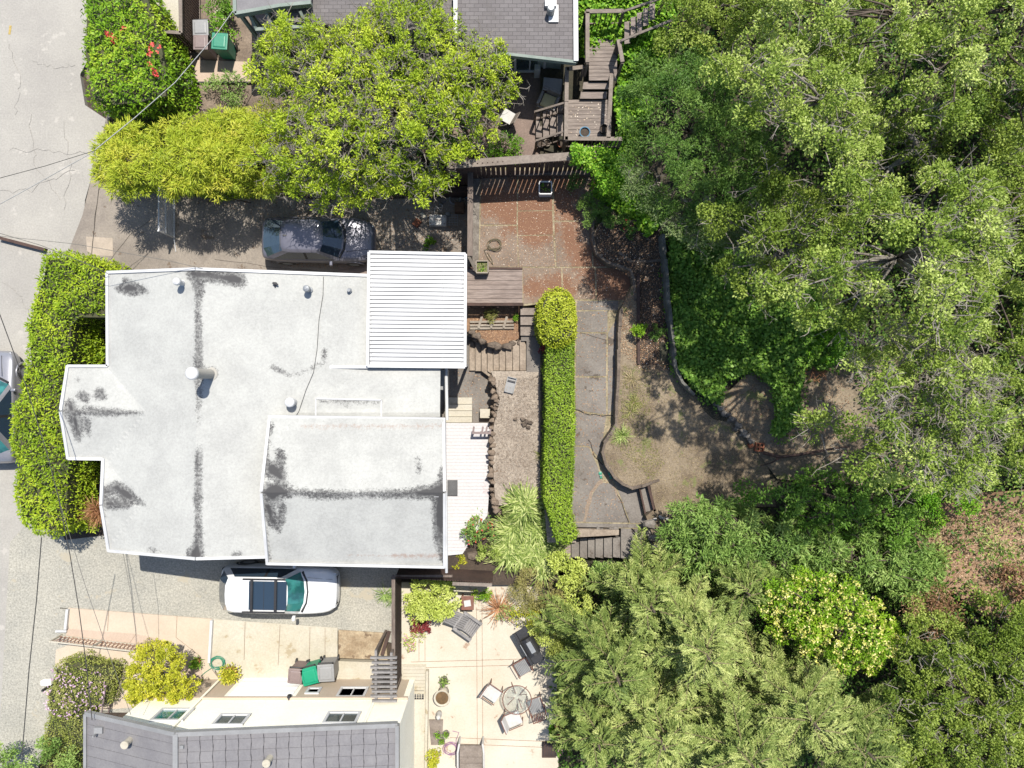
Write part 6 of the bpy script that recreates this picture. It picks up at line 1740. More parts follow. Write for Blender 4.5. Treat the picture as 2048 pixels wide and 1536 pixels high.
# large bay tree: ragged, gaps, pale twigs
bay = [(512, 120), (530, 70), (560, 30), (600, 40), (640, 60), (700, 55), (740, 10), (780, -30), (880, -30), (890, 30), (925, 70), (990, 70), (1005, 110), (1042, 150), (1030, 190), (985, 200), (1000, 250), (960, 290), (900, 350), (860, 390), (760, 385), (700, 400), (640, 412), (590, 390), (540, 360), (500, 340), (540, 290), (530, 240), (560, 200), (520, 160)]
holes = [(680, 150, 20), (820, 300, 20), (620, 320, 18), (850, 90, 18), (960, 150, 16), (760, 100, 26), (640, 120, 22), (800, 165, 20), (900, 160, 24), (715, 200, 18), (665, 250, 14), (790, 230, 20), (860, 250, 16), (590, 190, 26), (640, 195, 22), (905, 275, 22), (700, 290, 18), (560, 215, 18), (740, 320, 14), (690, 60, 10), (560, 100, 6)]
tree('bay_tree', 'large ragged yellow green tree with pale twigs between the two northern gardens', 'tree', bay, 5.6, 3.8, 170, (.32, .62), l_bay, (770, 215, .05), m_barkp, dens=125, L=.11, W=.042, sub=7, r0=.2, twigs=1500, tw=m_barkp, fall=110, mind=.46, holes=holes)
tree('low_laurel', 'darker green lower tree under the ragged yellow green tree', 'tree', [(700, 130), (880, 120), (960, 200), (930, 300), (820, 340), (700, 300), (640, 230)], 3.3, 2.2, 34, (.4, .6), l_ivy, (800, 240, .05), m_bark, dens=50, twigs=60, tw=m_barkp)

# small yard plants
def shrub(name, label, px, py, z, r, h, m, n=900, L=.09, W=.04, group=None, flat_=.6, flowers=None, cat='shrub', fz=None):
    t = thing(name, label, cat, P(px, py, z), 0, group)
    c = np.array(P(px, py, z + h * .5)); c[2] = z + h * .45
    k = max(5, int(r * 12)); sd_ = randdir(k, .4); cl = np.column_stack([c + sd_ * np.array([r * .62, r * .62, h * .35]), rng.uniform(.3, .5, k) * r])
    p, d, tt = clump_points(cl, n / (k * 12.6 * (r * .4) ** 2), 7, -.8)
    n_ = len(p); ax = unit(d * .8 + rng.normal(size=(n_, 3)) * .6); nr = unit(rng.normal(size=(n_, 3)) * .5 + d * .4 + np.array([0, 0, .8]))
    leaf_mesh('foliage', p, ax, nr, L * rng.uniform(.7, 1.3, n_), W, tt, m, t, bend=.04)
    mb = MB()
    for q in cl: mb.tube([(c[0], c[1], z - .05), tuple(q[:3])], .02, 4, .008)
    mb.build('stems', m_bark, t)
    if flowers:
        fm, fn, fs = flowers
        sel = rng.integers(0, n_, fn); q = p[sel] + np.array([0, 0, .05]); q = np.repeat(q, 4, 0)
        leaf_mesh('blooms', q, randdir(len(q), .5), unit(randdir(len(q), 1)), fs, fs * .7, rng.uniform(0, 1, len(q)), fm, t)
    return t
shrub('weedy_shrub', 'sparse green weedy plant below the entry path', 450, 180, 0, .95, .8, l_rhodo, 1500, .10, .035)
shrub('rose_bush', 'pale flowered bush between the bins and the porch', 452, 48, 0, .8, 1.3, l_ivyb, 900, .09, .05, flowers=(l_litter, 14, .10))
shrub('yard_shrub', 'dark shrub behind the silver bin at the top', 440, 15, 0, .7, 1.0, l_ivy, 900, .1, .05)
shrub('driveway_weed', 'small bright green weed at the end of the driveway', 858, 488, 0, .32, .3, l_ivyb, 260, .08, .05)
shrub('green_fern', 'light green bush under the tree beside the boundary fence', 1012, 300, 1.0, .75, .9, l_ivyb, 1300, .1, .03)
shrub('boundary_bush', 'green bush by the west end of the boundary fence', 900, 300, .5, .8, 1.4, l_ivy, 1200, .1, .05)
shrub('bed_fern', 'small fern in the orange soil bed below the plank deck', 982, 632, .75, .30, .3, l_grass, 260, .14, .02)
shrub('bed_weed', 'tuft of weed at the right end of the orange soil bed', 1033, 634, .75, .15, .25, l_ivyb, 90, .1, .03)
shrub('round_yard_shrub', 'small rounded grey green shrub beside the ivy corner of the rust stained patio', 1183, 422, 1.5, .66, 1.3, l_dkgreen, 3200, .06, .025)
shrub('lower_round_shrub', 'second soft green shrub touching the ivy east of the rounded shrub', 1225, 438, 1.7, .55, .9, l_dkgreen, 1800, .06, .03)
shrub('lawn_shrub', 'small yellow green shrub growing over the edging board', 1277, 655, 2.0, .42, .7, l_bushred, 900, .07, .03)
shrub('lawn_dark_shrub', 'dark low shrub in the litter bed beside the ivy wall', 1310, 662, 2.0, .42, .6, l_dkgreen, 1200, .05, .025)
shrub('shade_shrub', 'dark thin shrub in the shade under the boundary fence', 1150, 368, 1.5, .5, .8, l_dkgreen, 500, .07, .03)
shrub('rose_plant', 'plant with few red flowers in the shaded planting bed', 1262, 452, 2.0, .45, .8, l_dkgreen, 600, .07, .04, flowers=(l_redf, 9, .06))

# clipped garden hedge and ball
hp2 = [(1094, 690), (1147, 680), (1147, 760), (1149, 850), (1146, 950), (1141, 1020), (1148, 1050), (1156, 1075), (1135, 1088), (1112, 1083), (1104, 1050), (1088, 1000), (1090, 900), (1092, 800), (1090, 740)]
hedge('clipped_hedge', 'long narrow clipped green hedge between the gravel bed and the garden path', 'hedge', hp2, 1.0, 2.45, l_hedgec, m_core, 900, .075, .042, rnd=.12, rough=.05)
hedge('clipped_ball_shrub', 'rounded bright yellow green clipped bush at the north end of the long hedge', 'shrub', [(1092, 582), (1115, 576), (1138, 582), (1150, 600), (1155, 640), (1153, 670), (1140, 686), (1115, 692), (1090, 684), (1079, 664), (1076, 630), (1081, 598)], 1.0, 3.0, l_ball, m_core, 900, .085, .05, rnd=.4, rough=.06)
shrub('camellia_bush', 'dark shrub with fallen red flowers below the rounded clipped bush', 1092, 700, 1.0, .35, .8, l_maroon, 350, .08, .05)

# strap leaved clumps
def straps(name, label, px, py, z, n, R_, L, W, m, h=.9, dirb=None):
    t = thing(name, label, 'plant', P(px, py, z)); c = np.array(P(px, py, z))
    k = max(1, int(n / 45)); cs = c + np.column_stack([rng.normal(size=(k, 2)) * R_ * .4, np.zeros(k)])
    idx = rng.integers(0, k, n); V = []; 
    segs = 4
    a_ = rng.uniform(0, 2 * math.pi, n)
    if dirb is not None: a_ = dirb + rng.normal(size=n) * 1.3
    el = rng.uniform(.35, 1.2, n); ln = L * rng.uniform(.6, 1.15, n)
    P_, A_, N_, LL = [], [], [], []
    hor = np.column_stack([np.cos(a_), np.sin(a_), np.zeros(n)])
    pos = cs[idx] + hor * .03
    for s_ in range(segs):
        e = el * (1 - s_ * .55); ax = unit(hor * np.cos(e)[:, None] + np.array([0, 0, 1.0]) * np.sin(e)[:, None])
        P_.append(pos - ax * .02); A_.append(ax); LL.append(ln / segs * 1.35)
        up = unit(np.cross(np.cross(ax, np.array([0, 0, 1.0])), ax)); N_.append(up)
        pos = pos + ax * (ln / segs)[:, None]
    tt = np.tile(rng.uniform(0, 1, n), segs); Wd = np.concatenate([np.full(n, W * f_) for f_ in (.9, 1, .9, .6)])
    leaf_mesh('blades', np.concatenate(P_), np.concatenate(A_), np.concatenate(N_), np.concatenate(LL), Wd, tt, m, t, bend=0, mid=.5)
    return t
for px, py, z, lb in ((1050, 1008, .9, 'pale strap leaved clump at the top of the strap leaf patch by the gravel bed'), (1078, 1045, .6, 'strap leaved clump touching the left side of the long hedge end'), (1032, 1052, .6, 'yellowish strap leaved clump right of the orange flowered bush'),
    (1062, 1098, .5, 'green strap leaved clump above the brown heather mound'), (1022, 1096, .5, 'strap leaved clump right of the small olive bush'), (1092, 1112, .5, 'strap leaved clump left of the lower garden steps')):
    t_ = straps('strap_leaved_plant', lb, px, py, z, 520, .5, .80, .05, l_strap)
    t_['group'] = 'strap leaved clumps in one patch'
straps('dark_spiky_plant', 'dark spiky fan of long leaves between heather and the tan patio', 1000, 1210, .1, 110, .3, .8, .03, m=l_brownred)
straps('grass_tuft', 'yellow grass tuft on the lawn edge above the curved wall', 1243, 872, 2.0, 110, .2, .45, .02, l_strap)
straps('grass_tuft', 'thin grass tuft on the lawn north of the yellow tuft', 1262, 815, 2.0, 90, .25, .4, .015, l_grass)
straps('grass_tuft', 'straw grass tuft near the top of the lawn wall', 1265, 760, 2.0, 70, .25, .4, .012, l_straw)
straps('gravel_weed', 'spiky weed between gravel bed and hedge', 1084, 915, 1.0, 60, .12, .35, .02, l_grass)
straps('gravel_weed', 'spiky tuft at the end of the gravel drive by the board fence', 775, 1190, 0, 120, .25, .5, .02, l_rhodo)
straps('spiky_slope_plant', 'spiky green plant on the orange brown slope at the right edge', 1990, 1085, 3.4, 150, .3, .9, .04, l_strap)
shrub('orange_flower_bush', 'bush with orange red blossoms at the foot of the white board deck', 957, 1050, .3, .85, 1.0, l_rhodo, 1700, .09, .04, flowers=(l_redf, 30, .08))
shrub('yellowing_bush', 'small olive bush below the orange flowered bush', 975, 1105, .3, .55, .9, l_oak2, 1500, .06, .03)
shrub('deck_end_weeds', 'yellowish weeds by the fence below the white board deck', 915, 1122, .1, .45, .4, l_gold, 450, .08, .03)
shrub('glossy_bush', 'glossy yellow green bush left of the lower garden steps', 1132, 1140, .4, .85, 1.3, l_ygreen, 2600, .09, .05)
shrub('heather_mound', 'brown green heather mound beside the glossy yellow green bush', 1048, 1178, .2, .95, .9, l_heather, 4200, .06, .02)
shrub('heather_mound', 'second brown heather mound under the fir branches', 1100, 1190, .3, .8, .9, l_heather, 3200, .06, .02)
shrub('yellow_patio_shrub', 'sparse yellow green shrub overhanging the tan patio north of the grill', 1050, 1238, 0, .75, .8, l_gold, 900, .08, .04)
shrub('lime_patio_shrub', 'lime green shrub between grill and fir branches', 1090, 1255, 0, .8, 1.3, l_ygreen, 2400, .07, .035)
shrub('silver_shrub', 'greyish shrub near the dark spiky plant on the patio edge', 1010, 1225, 0, .5, .5, l_fir, 500, .07, .03)
shrub('fence_weeds', 'green weeds behind the reddish side table', 965, 1188, 0, .5, .5, l_bushred, 700, .09, .03)
shrub('lime_shrub', 'large pale lime shrub in the corner of the board fence', 862, 1200, 0, 1.15, 1.5, l_ygreen, 6500, .09, .05)
shrub('maroon_plant', 'maroon leaved plant below the pale lime shrub', 845, 1252, 0, .48, .5, l_maroon, 800, .08, .04)
shrub('pink_flower_bed', 'pink flowering low plants at the foot of the diagonal fence', 828, 1280, 0, .6, .35, l_ygreen, 500, .08, .03, flowers=(l_pink, 34, .07))
shrub('bottom_flower_bed', 'yellowish flowering plants at the lower end of the side path', 868, 1515, 0, .5, .5, l_gold, 900, .07, .04, flowers=(l_pink, 10, .06))
shrub('japanese_maple', 'maroon leaved small maple under the fir at the lower patio corner', 1140, 1460, 0, .65, 1.2, l_maroon, 1100, .10, .045, cat='tree')
shrub('green_patio_plant', 'bright green plant beside the maroon maple', 1102, 1466, 0, .30, .5, l_ivyb, 260, .12, .08)
shrub('pink_corner_flowers', 'pink flowers in the dark lower corner of the tan patio', 1130, 1500, 0, .4, .4, l_ivy, 300, .08, .05, flowers=(l_pink, 16, .06))
hedge('violet_flowered_bush', 'wide low bush dotted with small violet flowers beside the street', 'bush', [(100, 1335), (150, 1322), (225, 1345), (222, 1370), (212, 1410), (172, 1425), (170, 1560), (60, 1560), (75, 1490), (85, 1430), (78, 1390), (95, 1375)], 0, 1.1, l_olive, m_core, 620, .075, .035, rnd=.35, rough=.09)
fp = sample_poly([(100, 1340), (150, 1328), (220, 1350), (205, 1410), (170, 1430), (130, 1440), (90, 1420), (85, 1385)], 170); fpw = np.array([tuple(P(x, y, 1.18)) for x, y in fp]); fpw = np.repeat(fpw, 3, 0)
leaf_mesh('violet_blooms', fpw, randdir(len(fpw), .3), np.tile([0, 0, 1.0], (len(fpw), 1)), .06, .05, rng.uniform(0, 1, len(fpw)), l_purple, bpy.data.objects['violet_flowered_bush'])
tree('golden_shrub', 'golden yellow rounded shrub beside the front walk of the cream house', 'shrub', [(262, 1340), (280, 1300), (330, 1285), (355, 1310), (375, 1330), (385, 1370), (372, 1395), (345, 1415), (300, 1412), (250, 1400), (255, 1365)], 2.6, 1.8, 52, (.26, .40), l_gold, (325, 1345, .05), m_bark, dens=210, L=.09, W=.045, sub=7, r0=.07, fall=40, mind=.45)
tree('corner_shrub', 'green leafy shrub at the bottom left corner of the picture', 'shrub', [(-40, 1490), (20, 1500), (60, 1500), (110, 1470), (160, 1520), (170, 1600), (-40, 1600)], 1.9, 1.2, 26, (.3, .5), l_rhodo, (70, 1540, 0), m_bark, dens=150, L=.1, W=.04, r0=.06, mind=.4)
shrub('walk_plant', 'dark violet plant under the golden shrub', 290, 1300, .05, .5, .5, l_heather, 700, .07, .035, flowers=(l_purple, 12, .05))
shrub('walk_shadow_plant', 'green plant at the right side of the golden shrub', 385, 1372, .05, .45, .6, l_ivy, 600, .09, .04)
straps('understory_sprig', 'pale sprig rising in the shaded corner behind the hedge', 152, 622, .8, 30, .1, .4, .04, l_ivyb)

# ------------------------------------------------------------------ hillside greenery
forest = [(1330, -60), (2150, -60), (2150, 1650), (1130, 1650), (1110, 1400), (1130, 1240), (1240, 1150), (1370, 1080), (1480, 1030), (1700, 960), (1740, 860), (1650, 690), (1450, 650), (1380, 500), (1330, 300)]
scatter_stuff('forest_undergrowth', forest, hill, 60000, l_dkgreen, .17, .09, 'dark green undergrowth covering the slope under the trees', None, lump=.5)
scatter_stuff('understory_leaf_fill', [(1450, -60), (2150, -60), (2150, 1650), (1800, 1650), (1800, 1400), (1900, 1000), (1760, 960), (1760, 850), (1700, 680), (1560, 600), (1450, 400)], hill, 22000, l_oak, .11, .06, 'leafy understory filling the gaps between the hillside trees', None, lump=1.6)  # loose leaves without stems, added to lighten dark gaps between crowns
ivy1 = [(1340, 470), (1450, 480), (1560, 560), (1650, 640), (1690, 700), (1640, 740), (1600, 735), (1590, 800), (1580, 850), (1560, 872), (1540, 870), (1548, 820), (1540, 770), (1500, 740), (1450, 765), (1440, 810), (1400, 785), (1358, 742), (1350, 700), (1345, 640), (1338, 600)]
scatter_stuff('ivy_bank', ivy1, lambda x, y: hill(x, y) + .35, 26000, l_ivy, .12, .11, 'deep green ivy covering the bank beside the lawn', None, lump=.35, spread=.4)
scatter_stuff('ivy_runners', [(1470 + (x - 1470) * 1.12, 650 + (y - 650) * 1.10) for x, y in ivy1], lambda x, y: np.maximum(hill(x, y) + .16, 2.03), 4200, l_ivy, .10, .08, 'stray ivy runners around the edge of the ivy bank', None, lump=.12, spread=.4)
ivy2 = [(1150, -60), (1350, -60), (1340, 60), (1330, 150), (1290, 250), (1260, 330), (1330, 440), (1290, 480), (1230, 420), (1185, 390), (1180, 320), (1160, 310), (1240, 280), (1226, 200), (1245, 130), (1160, 120), (1155, 30)]
scatter_stuff('ivy_slope', ivy2, lambda x, y: np.maximum(hill(x, y) + .15, 0) + .15, 24000, l_ivyb, .13, .11, 'bright green ivy around the timber deck', None, lump=.35, spread=.4)
scatter_stuff('ivy_gap', [(1180, 25), (1240, 25), (1240, 60), (1180, 60)], 1.7, 900, l_ivyb, .13, .11, 'bright ivy growing through the open landing', None, lump=.2, spread=.4)
scatter_stuff('fence_ivy', [(1140, 300), (1200, 300), (1250, 330), (1240, 400), (1200, 395), (1185, 350), (1140, 335)], 3.2, 3200, l_ivyb, .11, .08, 'ivy hanging over the east end of the boundary fence', None, lump=.6)
lawn_in = [(1245, 730), (1350, 750), (1390, 795), (1440, 815), (1505, 890), (1650, 920), (1650, 990), (1480, 1010), (1380, 1025), (1315, 1020), (1300, 965), (1265, 972), (1232, 955), (1212, 920), (1216, 885), (1236, 855)]
scatter_stuff('lawn_grass', lawn_in, 2.0, 16000, l_straw, .07, .012, 'short dry grass on the lawn', None, lump=.02, up=.2, spread=.8)
scatter_stuff('lawn_green_grass', [(1245, 730), (1300, 735), (1300, 860), (1330, 930), (1300, 960), (1240, 900), (1240, 840)], 2.0, 2600, l_grass, .10, .014, 'green grass blades near the lawn wall', None, lump=.03, up=.1, spread=.9)
scatter_stuff('slope_straw', [(1850, 1060), (2048, 1000), (2100, 1200), (1960, 1200), (1890, 1140)], lambda x, y: hill(x, y) + .32, 6000, leafmat('orange straw', (.36, .24, .15), (.58, .42, .28), (.80, .66, .48)), .14, .012, 'orange dry grass on the slope at the right edge', None, lump=.2)
slope = [(1440, 810), (1500, 750), (1660, 720), (1700, 780), (1700, 930), (1530, 905), (1505, 885)]
scatter_stuff('slope_leaf_litter', slope, lambda x, y: np.maximum(hill(x, y) + .13, 2.03), 1500, l_dead, .045, .025, 'brown leaf litter on the bare slope', None, lump=.03, up=2)
tag(cut_sheet('bare_slope_soil', [[(x, y, 2.4) for x, y in ((1436, 808), (1500, 745), (1640, 690), (1790, 720), (1820, 975), (1560, 960), (1508, 888))]], lambda x, y: np.maximum(hill(x, y) + .12, 2.02), .4, m_lawn), kind='structure')
tag(cut_sheet('straw_slope_soil', [[(x, y, 3.5) for x, y in ((1840, 1040), (1930, 985), (2120, 960), (2120, 1240), (1960, 1230), (1870, 1150))]], lambda x, y: hill(x, y) + .3, .4, mat('orange straw soil', S(206, 168, 136), S(176, 136, 104), 1.2, grain=.4)), kind='structure')
# litter on hard surfaces
scatter_stuff('patio_litter', [(960, 350), (1185, 350), (1240, 530), (1262, 600), (1045, 600), (1045, 535), (960, 535)], 1.506, 700, l_litter, .035, .022, 'pale fallen leaves on the rust stained patio', None, up=4, lump=.01)
scatter_stuff('patio_dead_leaves', [(960, 350), (1185, 350), (1240, 530), (1262, 600), (1045, 600), (1045, 535), (960, 535)], 1.504, 6500, l_dead, .03, .02, 'brown fallen leaves on the rust stained patio', None, up=4, lump=.01)
scatter_stuff('bed_litter', [(1190, 450), (1330, 445), (1335, 600), (1350, 740), (1280, 740), (1240, 700), (1245, 610), (1265, 560), (1200, 515)], 2.02, 5000, l_dead, .04, .022, 'brown leaf litter in the shaded beds', None, up=3, lump=.03)
scatter_stuff('bed_pale_litter', [(1190, 450), (1330, 445), (1335, 600), (1350, 740), (1280, 740), (1240, 700), (1245, 610), (1265, 560), (1200, 515)], 2.03, 300, l_litter, .04, .025, 'pale fallen petals in the shaded beds', None, up=3, lump=.03)
scatter_stuff('path_litter', [(1150, 602), (1240, 602), (1236, 800), (1206, 900), (1260, 1040), (1145, 1040)], 1.506, 700, l_dead, .045, .03, 'scattered dead leaves on the garden path', None, up=4, lump=.01)
scatter_stuff('drive_litter', [(360, 385), (940, 390), (940, 500), (750, 505), (700, 540), (560, 535), (500, 430), (380, 400)], .02, 4200, l_dead, .04, .025, 'brown fallen leaves on the north driveway', None, up=3, lump=.02)
scatter_stuff('drive_pale_litter', [(360, 385), (940, 390), (940, 500), (750, 505), (560, 535), (500, 430), (380, 400)], .03, 300, l_litter, .04, .025, 'pale fallen leaves on the north driveway', None, up=3, lump=.02)
scatter_stuff('deck_litter', [(1136, 205), (1215, 205), (1215, 272), (1136, 272)], 1.81, 60, l_litter, .05, .03, 'fallen leaves on the lower timber deck', None, up=4, lump=.01)
scatter_stuff('bed_leaves', [(932, 615), (1040, 615), (1040, 675), (1000, 688), (950, 675)], .76, 700, l_dead, .05, .03, 'dead leaves in the orange soil bed', None, up=3, lump=.02)
scatter_stuff('terrace_litter', [(935, 740), (1000, 757), (985, 850), (895, 795), (895, 740)], .01, 160, l_dead, .05, .03, 'dead leaves on the lower terrace', None, up=4, lump=.01)
def rocks_stuff(name, poly, z, n, s, m, label):
    q = sample_poly([tuple(P(x, y, z)[:2]) for x, y in poly], n)
    mb = MB()
    for x, y in q:
        r = s * random.uniform(.5, 1.4); a_ = random.uniform(0, 3)
        mb.box((x, y, z - r * .3), (r, r * random.uniform(.6, 1), r * .8), a_, top=random.uniform(.4, .7))
    o = mb.build(name, m); o['label'] = label; o['kind'] = 'stuff'
rocks_stuff('gravel_pebbles', [(992, 760), (1084, 750), (1085, 990), (1030, 1005), (992, 960), (992, 850)], 1.0, 4200, .045, mat('pale pebbles', S(226, 212, 196), S(160, 142, 124), 9, grain=.3), 'pale crushed rock on the gravel bed')

# ------------------------------------------------------------------ trees of the hillside
G = 'trees on the hillside'
l_russet = leafmat('russet leaf', (.12, .07, .03), (.26, .14, .08), (.42, .26, .16))
tree('oak_tree', 'broad bright olive oak in the upper middle of the hillside wood', 'tree', [(1450, 100), (1540, 55), (1640, 95), (1700, 90), (1745, 150), (1755, 270), (1745, 360), (1690, 400), (1640, 360), (1590, 310), (1530, 290), (1480, 200)], 11.0, 8.8, 110, (.4, .9), l_oak2, (1640, 260), m_barkp, dens=165, L=.085, W=.05, sub=7, twigs=220, tw=m_barkp, fall=90, group=G, jz=1.0, mind=.58)
tree('oak_tree', 'olive oak at the top edge beside the timber deck', 'tree', [(1340, -60), (1560, -60), (1560, 40), (1470, 80), (1400, 90), (1350, 60), (1325, 0)], 6.5, 5.2, 46, (.4, .9), l_oak, (1440, 40), m_bark, dens=161, L=.085, W=.05, sub=7, twigs=60, tw=m_barkp, group=G, jz=1.0, mind=.58)
tree('oak_tree', 'olive oak filling the top right corner', 'tree', [(1560, -60), (2120, -60), (2120, 200), (1990, 150), (1900, 260), (1800, 240), (1760, 120), (1650, 80), (1580, 40)], 10.0, 8.0, 135, (.45, .9), l_oak2, (1900, 60), m_bark, dens=156, L=.085, W=.05, sub=7, twigs=260, tw=m_barkp, group=G, jz=1.0, mind=.58)
tree('cypress_tree', 'dark blue green fine leaved tree next to the bright ivy', 'tree', [(1290, 120), (1370, 90), (1440, 130), (1490, 220), (1540, 320), (1500, 430), (1420, 470), (1350, 440), (1300, 400), (1250, 330), (1245, 250)], 7.6, 5.4, 92, (.4, .7), l_dkgreen, (1400, 280), m_bark, dens=170, L=.12, W=.028, twigs=80, tw=m_bark, group=G)
tree('cypress_tree', 'grey green feathery tree leaning over the top of the lawn', 'tree', [(1260, 330), (1340, 390), (1440, 440), (1520, 460), (1540, 520), (1440, 520), (1350, 480), (1310, 440), (1260, 390)], 7.4, 5.8, 44, (.35, .6), leafmat('grey green leaf', (.06, .11, .03), (.14, .20, .07), (.28, .34, .15)), (1420, 400), m_barkp, dens=160, L=.11, W=.028, twigs=80, tw=m_barkp, group=G)
tree('oak_tree', 'shaded olive tree between the feathery tree and the big right hand oak', 'tree', [(1440, 440), (1540, 330), (1640, 400), (1700, 420), (1680, 500), (1600, 560), (1520, 600), (1450, 540)], 9.0, 7.4, 56, (.45, .9), l_oak, (1560, 470), m_barkp, dens=161, L=.085, W=.05, sub=7, twigs=130, tw=m_barkp, group=G, jz=1.0, mind=.58)
tree('oak_tree', 'big bright oak reaching left over the ivy bank', 'tree', [(1540, 560), (1590, 500), (1680, 480), (1760, 410), (1820, 350), (1900, 340), (1980, 370), (2010, 450), (1990, 560), (1960, 640), (1900, 700), (1820, 640), (1740, 660), (1660, 640), (1600, 610)], 12.0, 9.8, 165, (.38, .9), l_oak2, (1800, 520), m_barkp, dens=165, L=.085, W=.05, sub=7, twigs=330, tw=m_barkp, group=G, jz=1.0, mind=.58)
tree('oak_tree', 'thin crowned oak with pale branches right of the bare slope', 'tree', [(1630, 850), (1690, 800), (1700, 720), (1790, 660), (1880, 680), (1970, 720), (2000, 820), (1970, 930), (1900, 980), (1800, 970), (1730, 930), (1690, 890)], 10.5, 8.6, 100, (.36, .9), l_oak2, (1850, 830), m_barkp, dens=147, L=.085, W=.05, sub=7, twigs=700, tw=m_barkp, group=G, jz=1.0, mind=.58)
tree('oak_tree', 'dark oak in deep shade right of the bright upper oak', 'tree', [(1740, 220), (1900, 240), (1960, 330), (1860, 350), (1780, 400), (1720, 420), (1700, 330)], 5.8, 4.6, 40, (.5, .9), l_oak, (1830, 300), m_barkp, dens=126, L=.085, W=.05, sub=7, twigs=120, tw=m_barkp, group=G, jz=1.0, mind=.58)
tree('oak_tree', 'olive oak along the right edge above the middle', 'tree', [(1980, 170), (2120, 150), (2120, 560), (2040, 520), (1990, 440), (1970, 330)], 7.6, 6.0, 50, (.45, .9), l_oak, (2060, 340), m_bark, dens=151, L=.085, W=.05, sub=7, twigs=100, tw=m_barkp, group=G, jz=1.0, mind=.58)
tree('oak_tree', 'dark oak along the right edge below the middle', 'tree', [(1990, 560), (2120, 540), (2120, 960), (2020, 960), (2000, 820), (1960, 680)], 6.4, 5.0, 50, (.5, .9), l_oak, (2060, 760), m_bark, dens=138, L=.085, W=.05, sub=7, twigs=140, tw=m_barkp, group=G, jz=1.0, mind=.58)
tree('laurel_tree', 'glossy dark green laurel below the thin crowned oak', 'tree', [(1510, 985), (1600, 955), (1700, 950), (1860, 970), (1900, 1040), (1800, 1090), (1650, 1060), (1540, 1010), (1480, 980)], 4.4, 3.4, 56, (.4, .65), l_ivy, (1680, 1000), m_bark, dens=90, L=.13, W=.05, twigs=50, tw=m_bark, group=G)
tree('oleander_shrub', 'pale green long leaved shrub at the south edge of the lawn', 'shrub', [(1370, 1000), (1440, 1000), (1480, 1020), (1620, 1050), (1760, 1080), (1860, 1080), (1900, 1140), (1870, 1220), (1780, 1180), (1640, 1150), (1560, 1140), (1500, 1180), (1420, 1150), (1330, 1110)], 4.0, 3.0, 95, (.32, .55), l_rhodo, (1600, 1110), m_bark, dens=110, L=.20, W=.045, twigs=60, tw=m_bark, mind=.45, fall=40)
t, cl = tree('yellow_blossom_shrub', 'dense shrub covered in pale yellow blossoms among the firs', 'shrub', [(1520, 1170), (1580, 1145), (1660, 1150), (1750, 1200), (1800, 1260), (1790, 1310), (1740, 1340), (1640, 1320), (1540, 1250)], 5.0, 4.0, 60, (.32, .5), l_bushred, (1660, 1240), m_bark, dens=120, L=.10, W=.045, mind=.45, fall=35)
p, d, tt = clump_points(cl, 15, 7); p = p[d[:, 2] > .2] + np.array([0, 0, .06]); p = np.repeat(p, 4, 0); leaf_mesh('blossoms', p, randdir(len(p), .5), unit(randdir(len(p), 1)), .08, .055, rng.uniform(0, 1, len(p)), l_yflower, t)
tree('oak_tree', 'olive oak filling the bottom right corner', 'tree', [(1820, 1240), (1920, 1230), (2120, 1180), (2120, 1620), (1800, 1620), (1780, 1500), (1800, 1380)], 5.6, 4.4, 140, (.45, .9), l_oak, (1960, 1400), m_bark, dens=179, L=.085, W=.05, sub=7, r0=.12, twigs=420, tw=m_barkp, group=G, jz=.6, mind=.48)
shrub('maroon_slope_bush', 'dark maroon bush on the slope at the right edge', 2030, 1165, 3.6, .7, 1.2, l_russet, 700, .11, .05)
shrub('russet_bush', 'brown red dry bush between blossoms and the corner oak', 1850, 1225, 3.0, 1.3, 1.6, l_russet, 1900, .1, .035)
shrub('bright_slope_bush', 'bright green bush right of the laurel', 1900, 1000, 3.2, 1.0, 1.6, l_ivyb, 2600, .10, .045)
shrub('ivy_edge_bush', 'light green leafy bush at the upper right end of the ivy bank', 1655, 690, 3.0, .8, 1.0, l_ivyb, 1500, .12, .05)
shrub('russet_fern', 'russet dry fern beside the bare slope', 1620, 735, 2.4, .75, .5, l_brownred, 900, .12, .03)

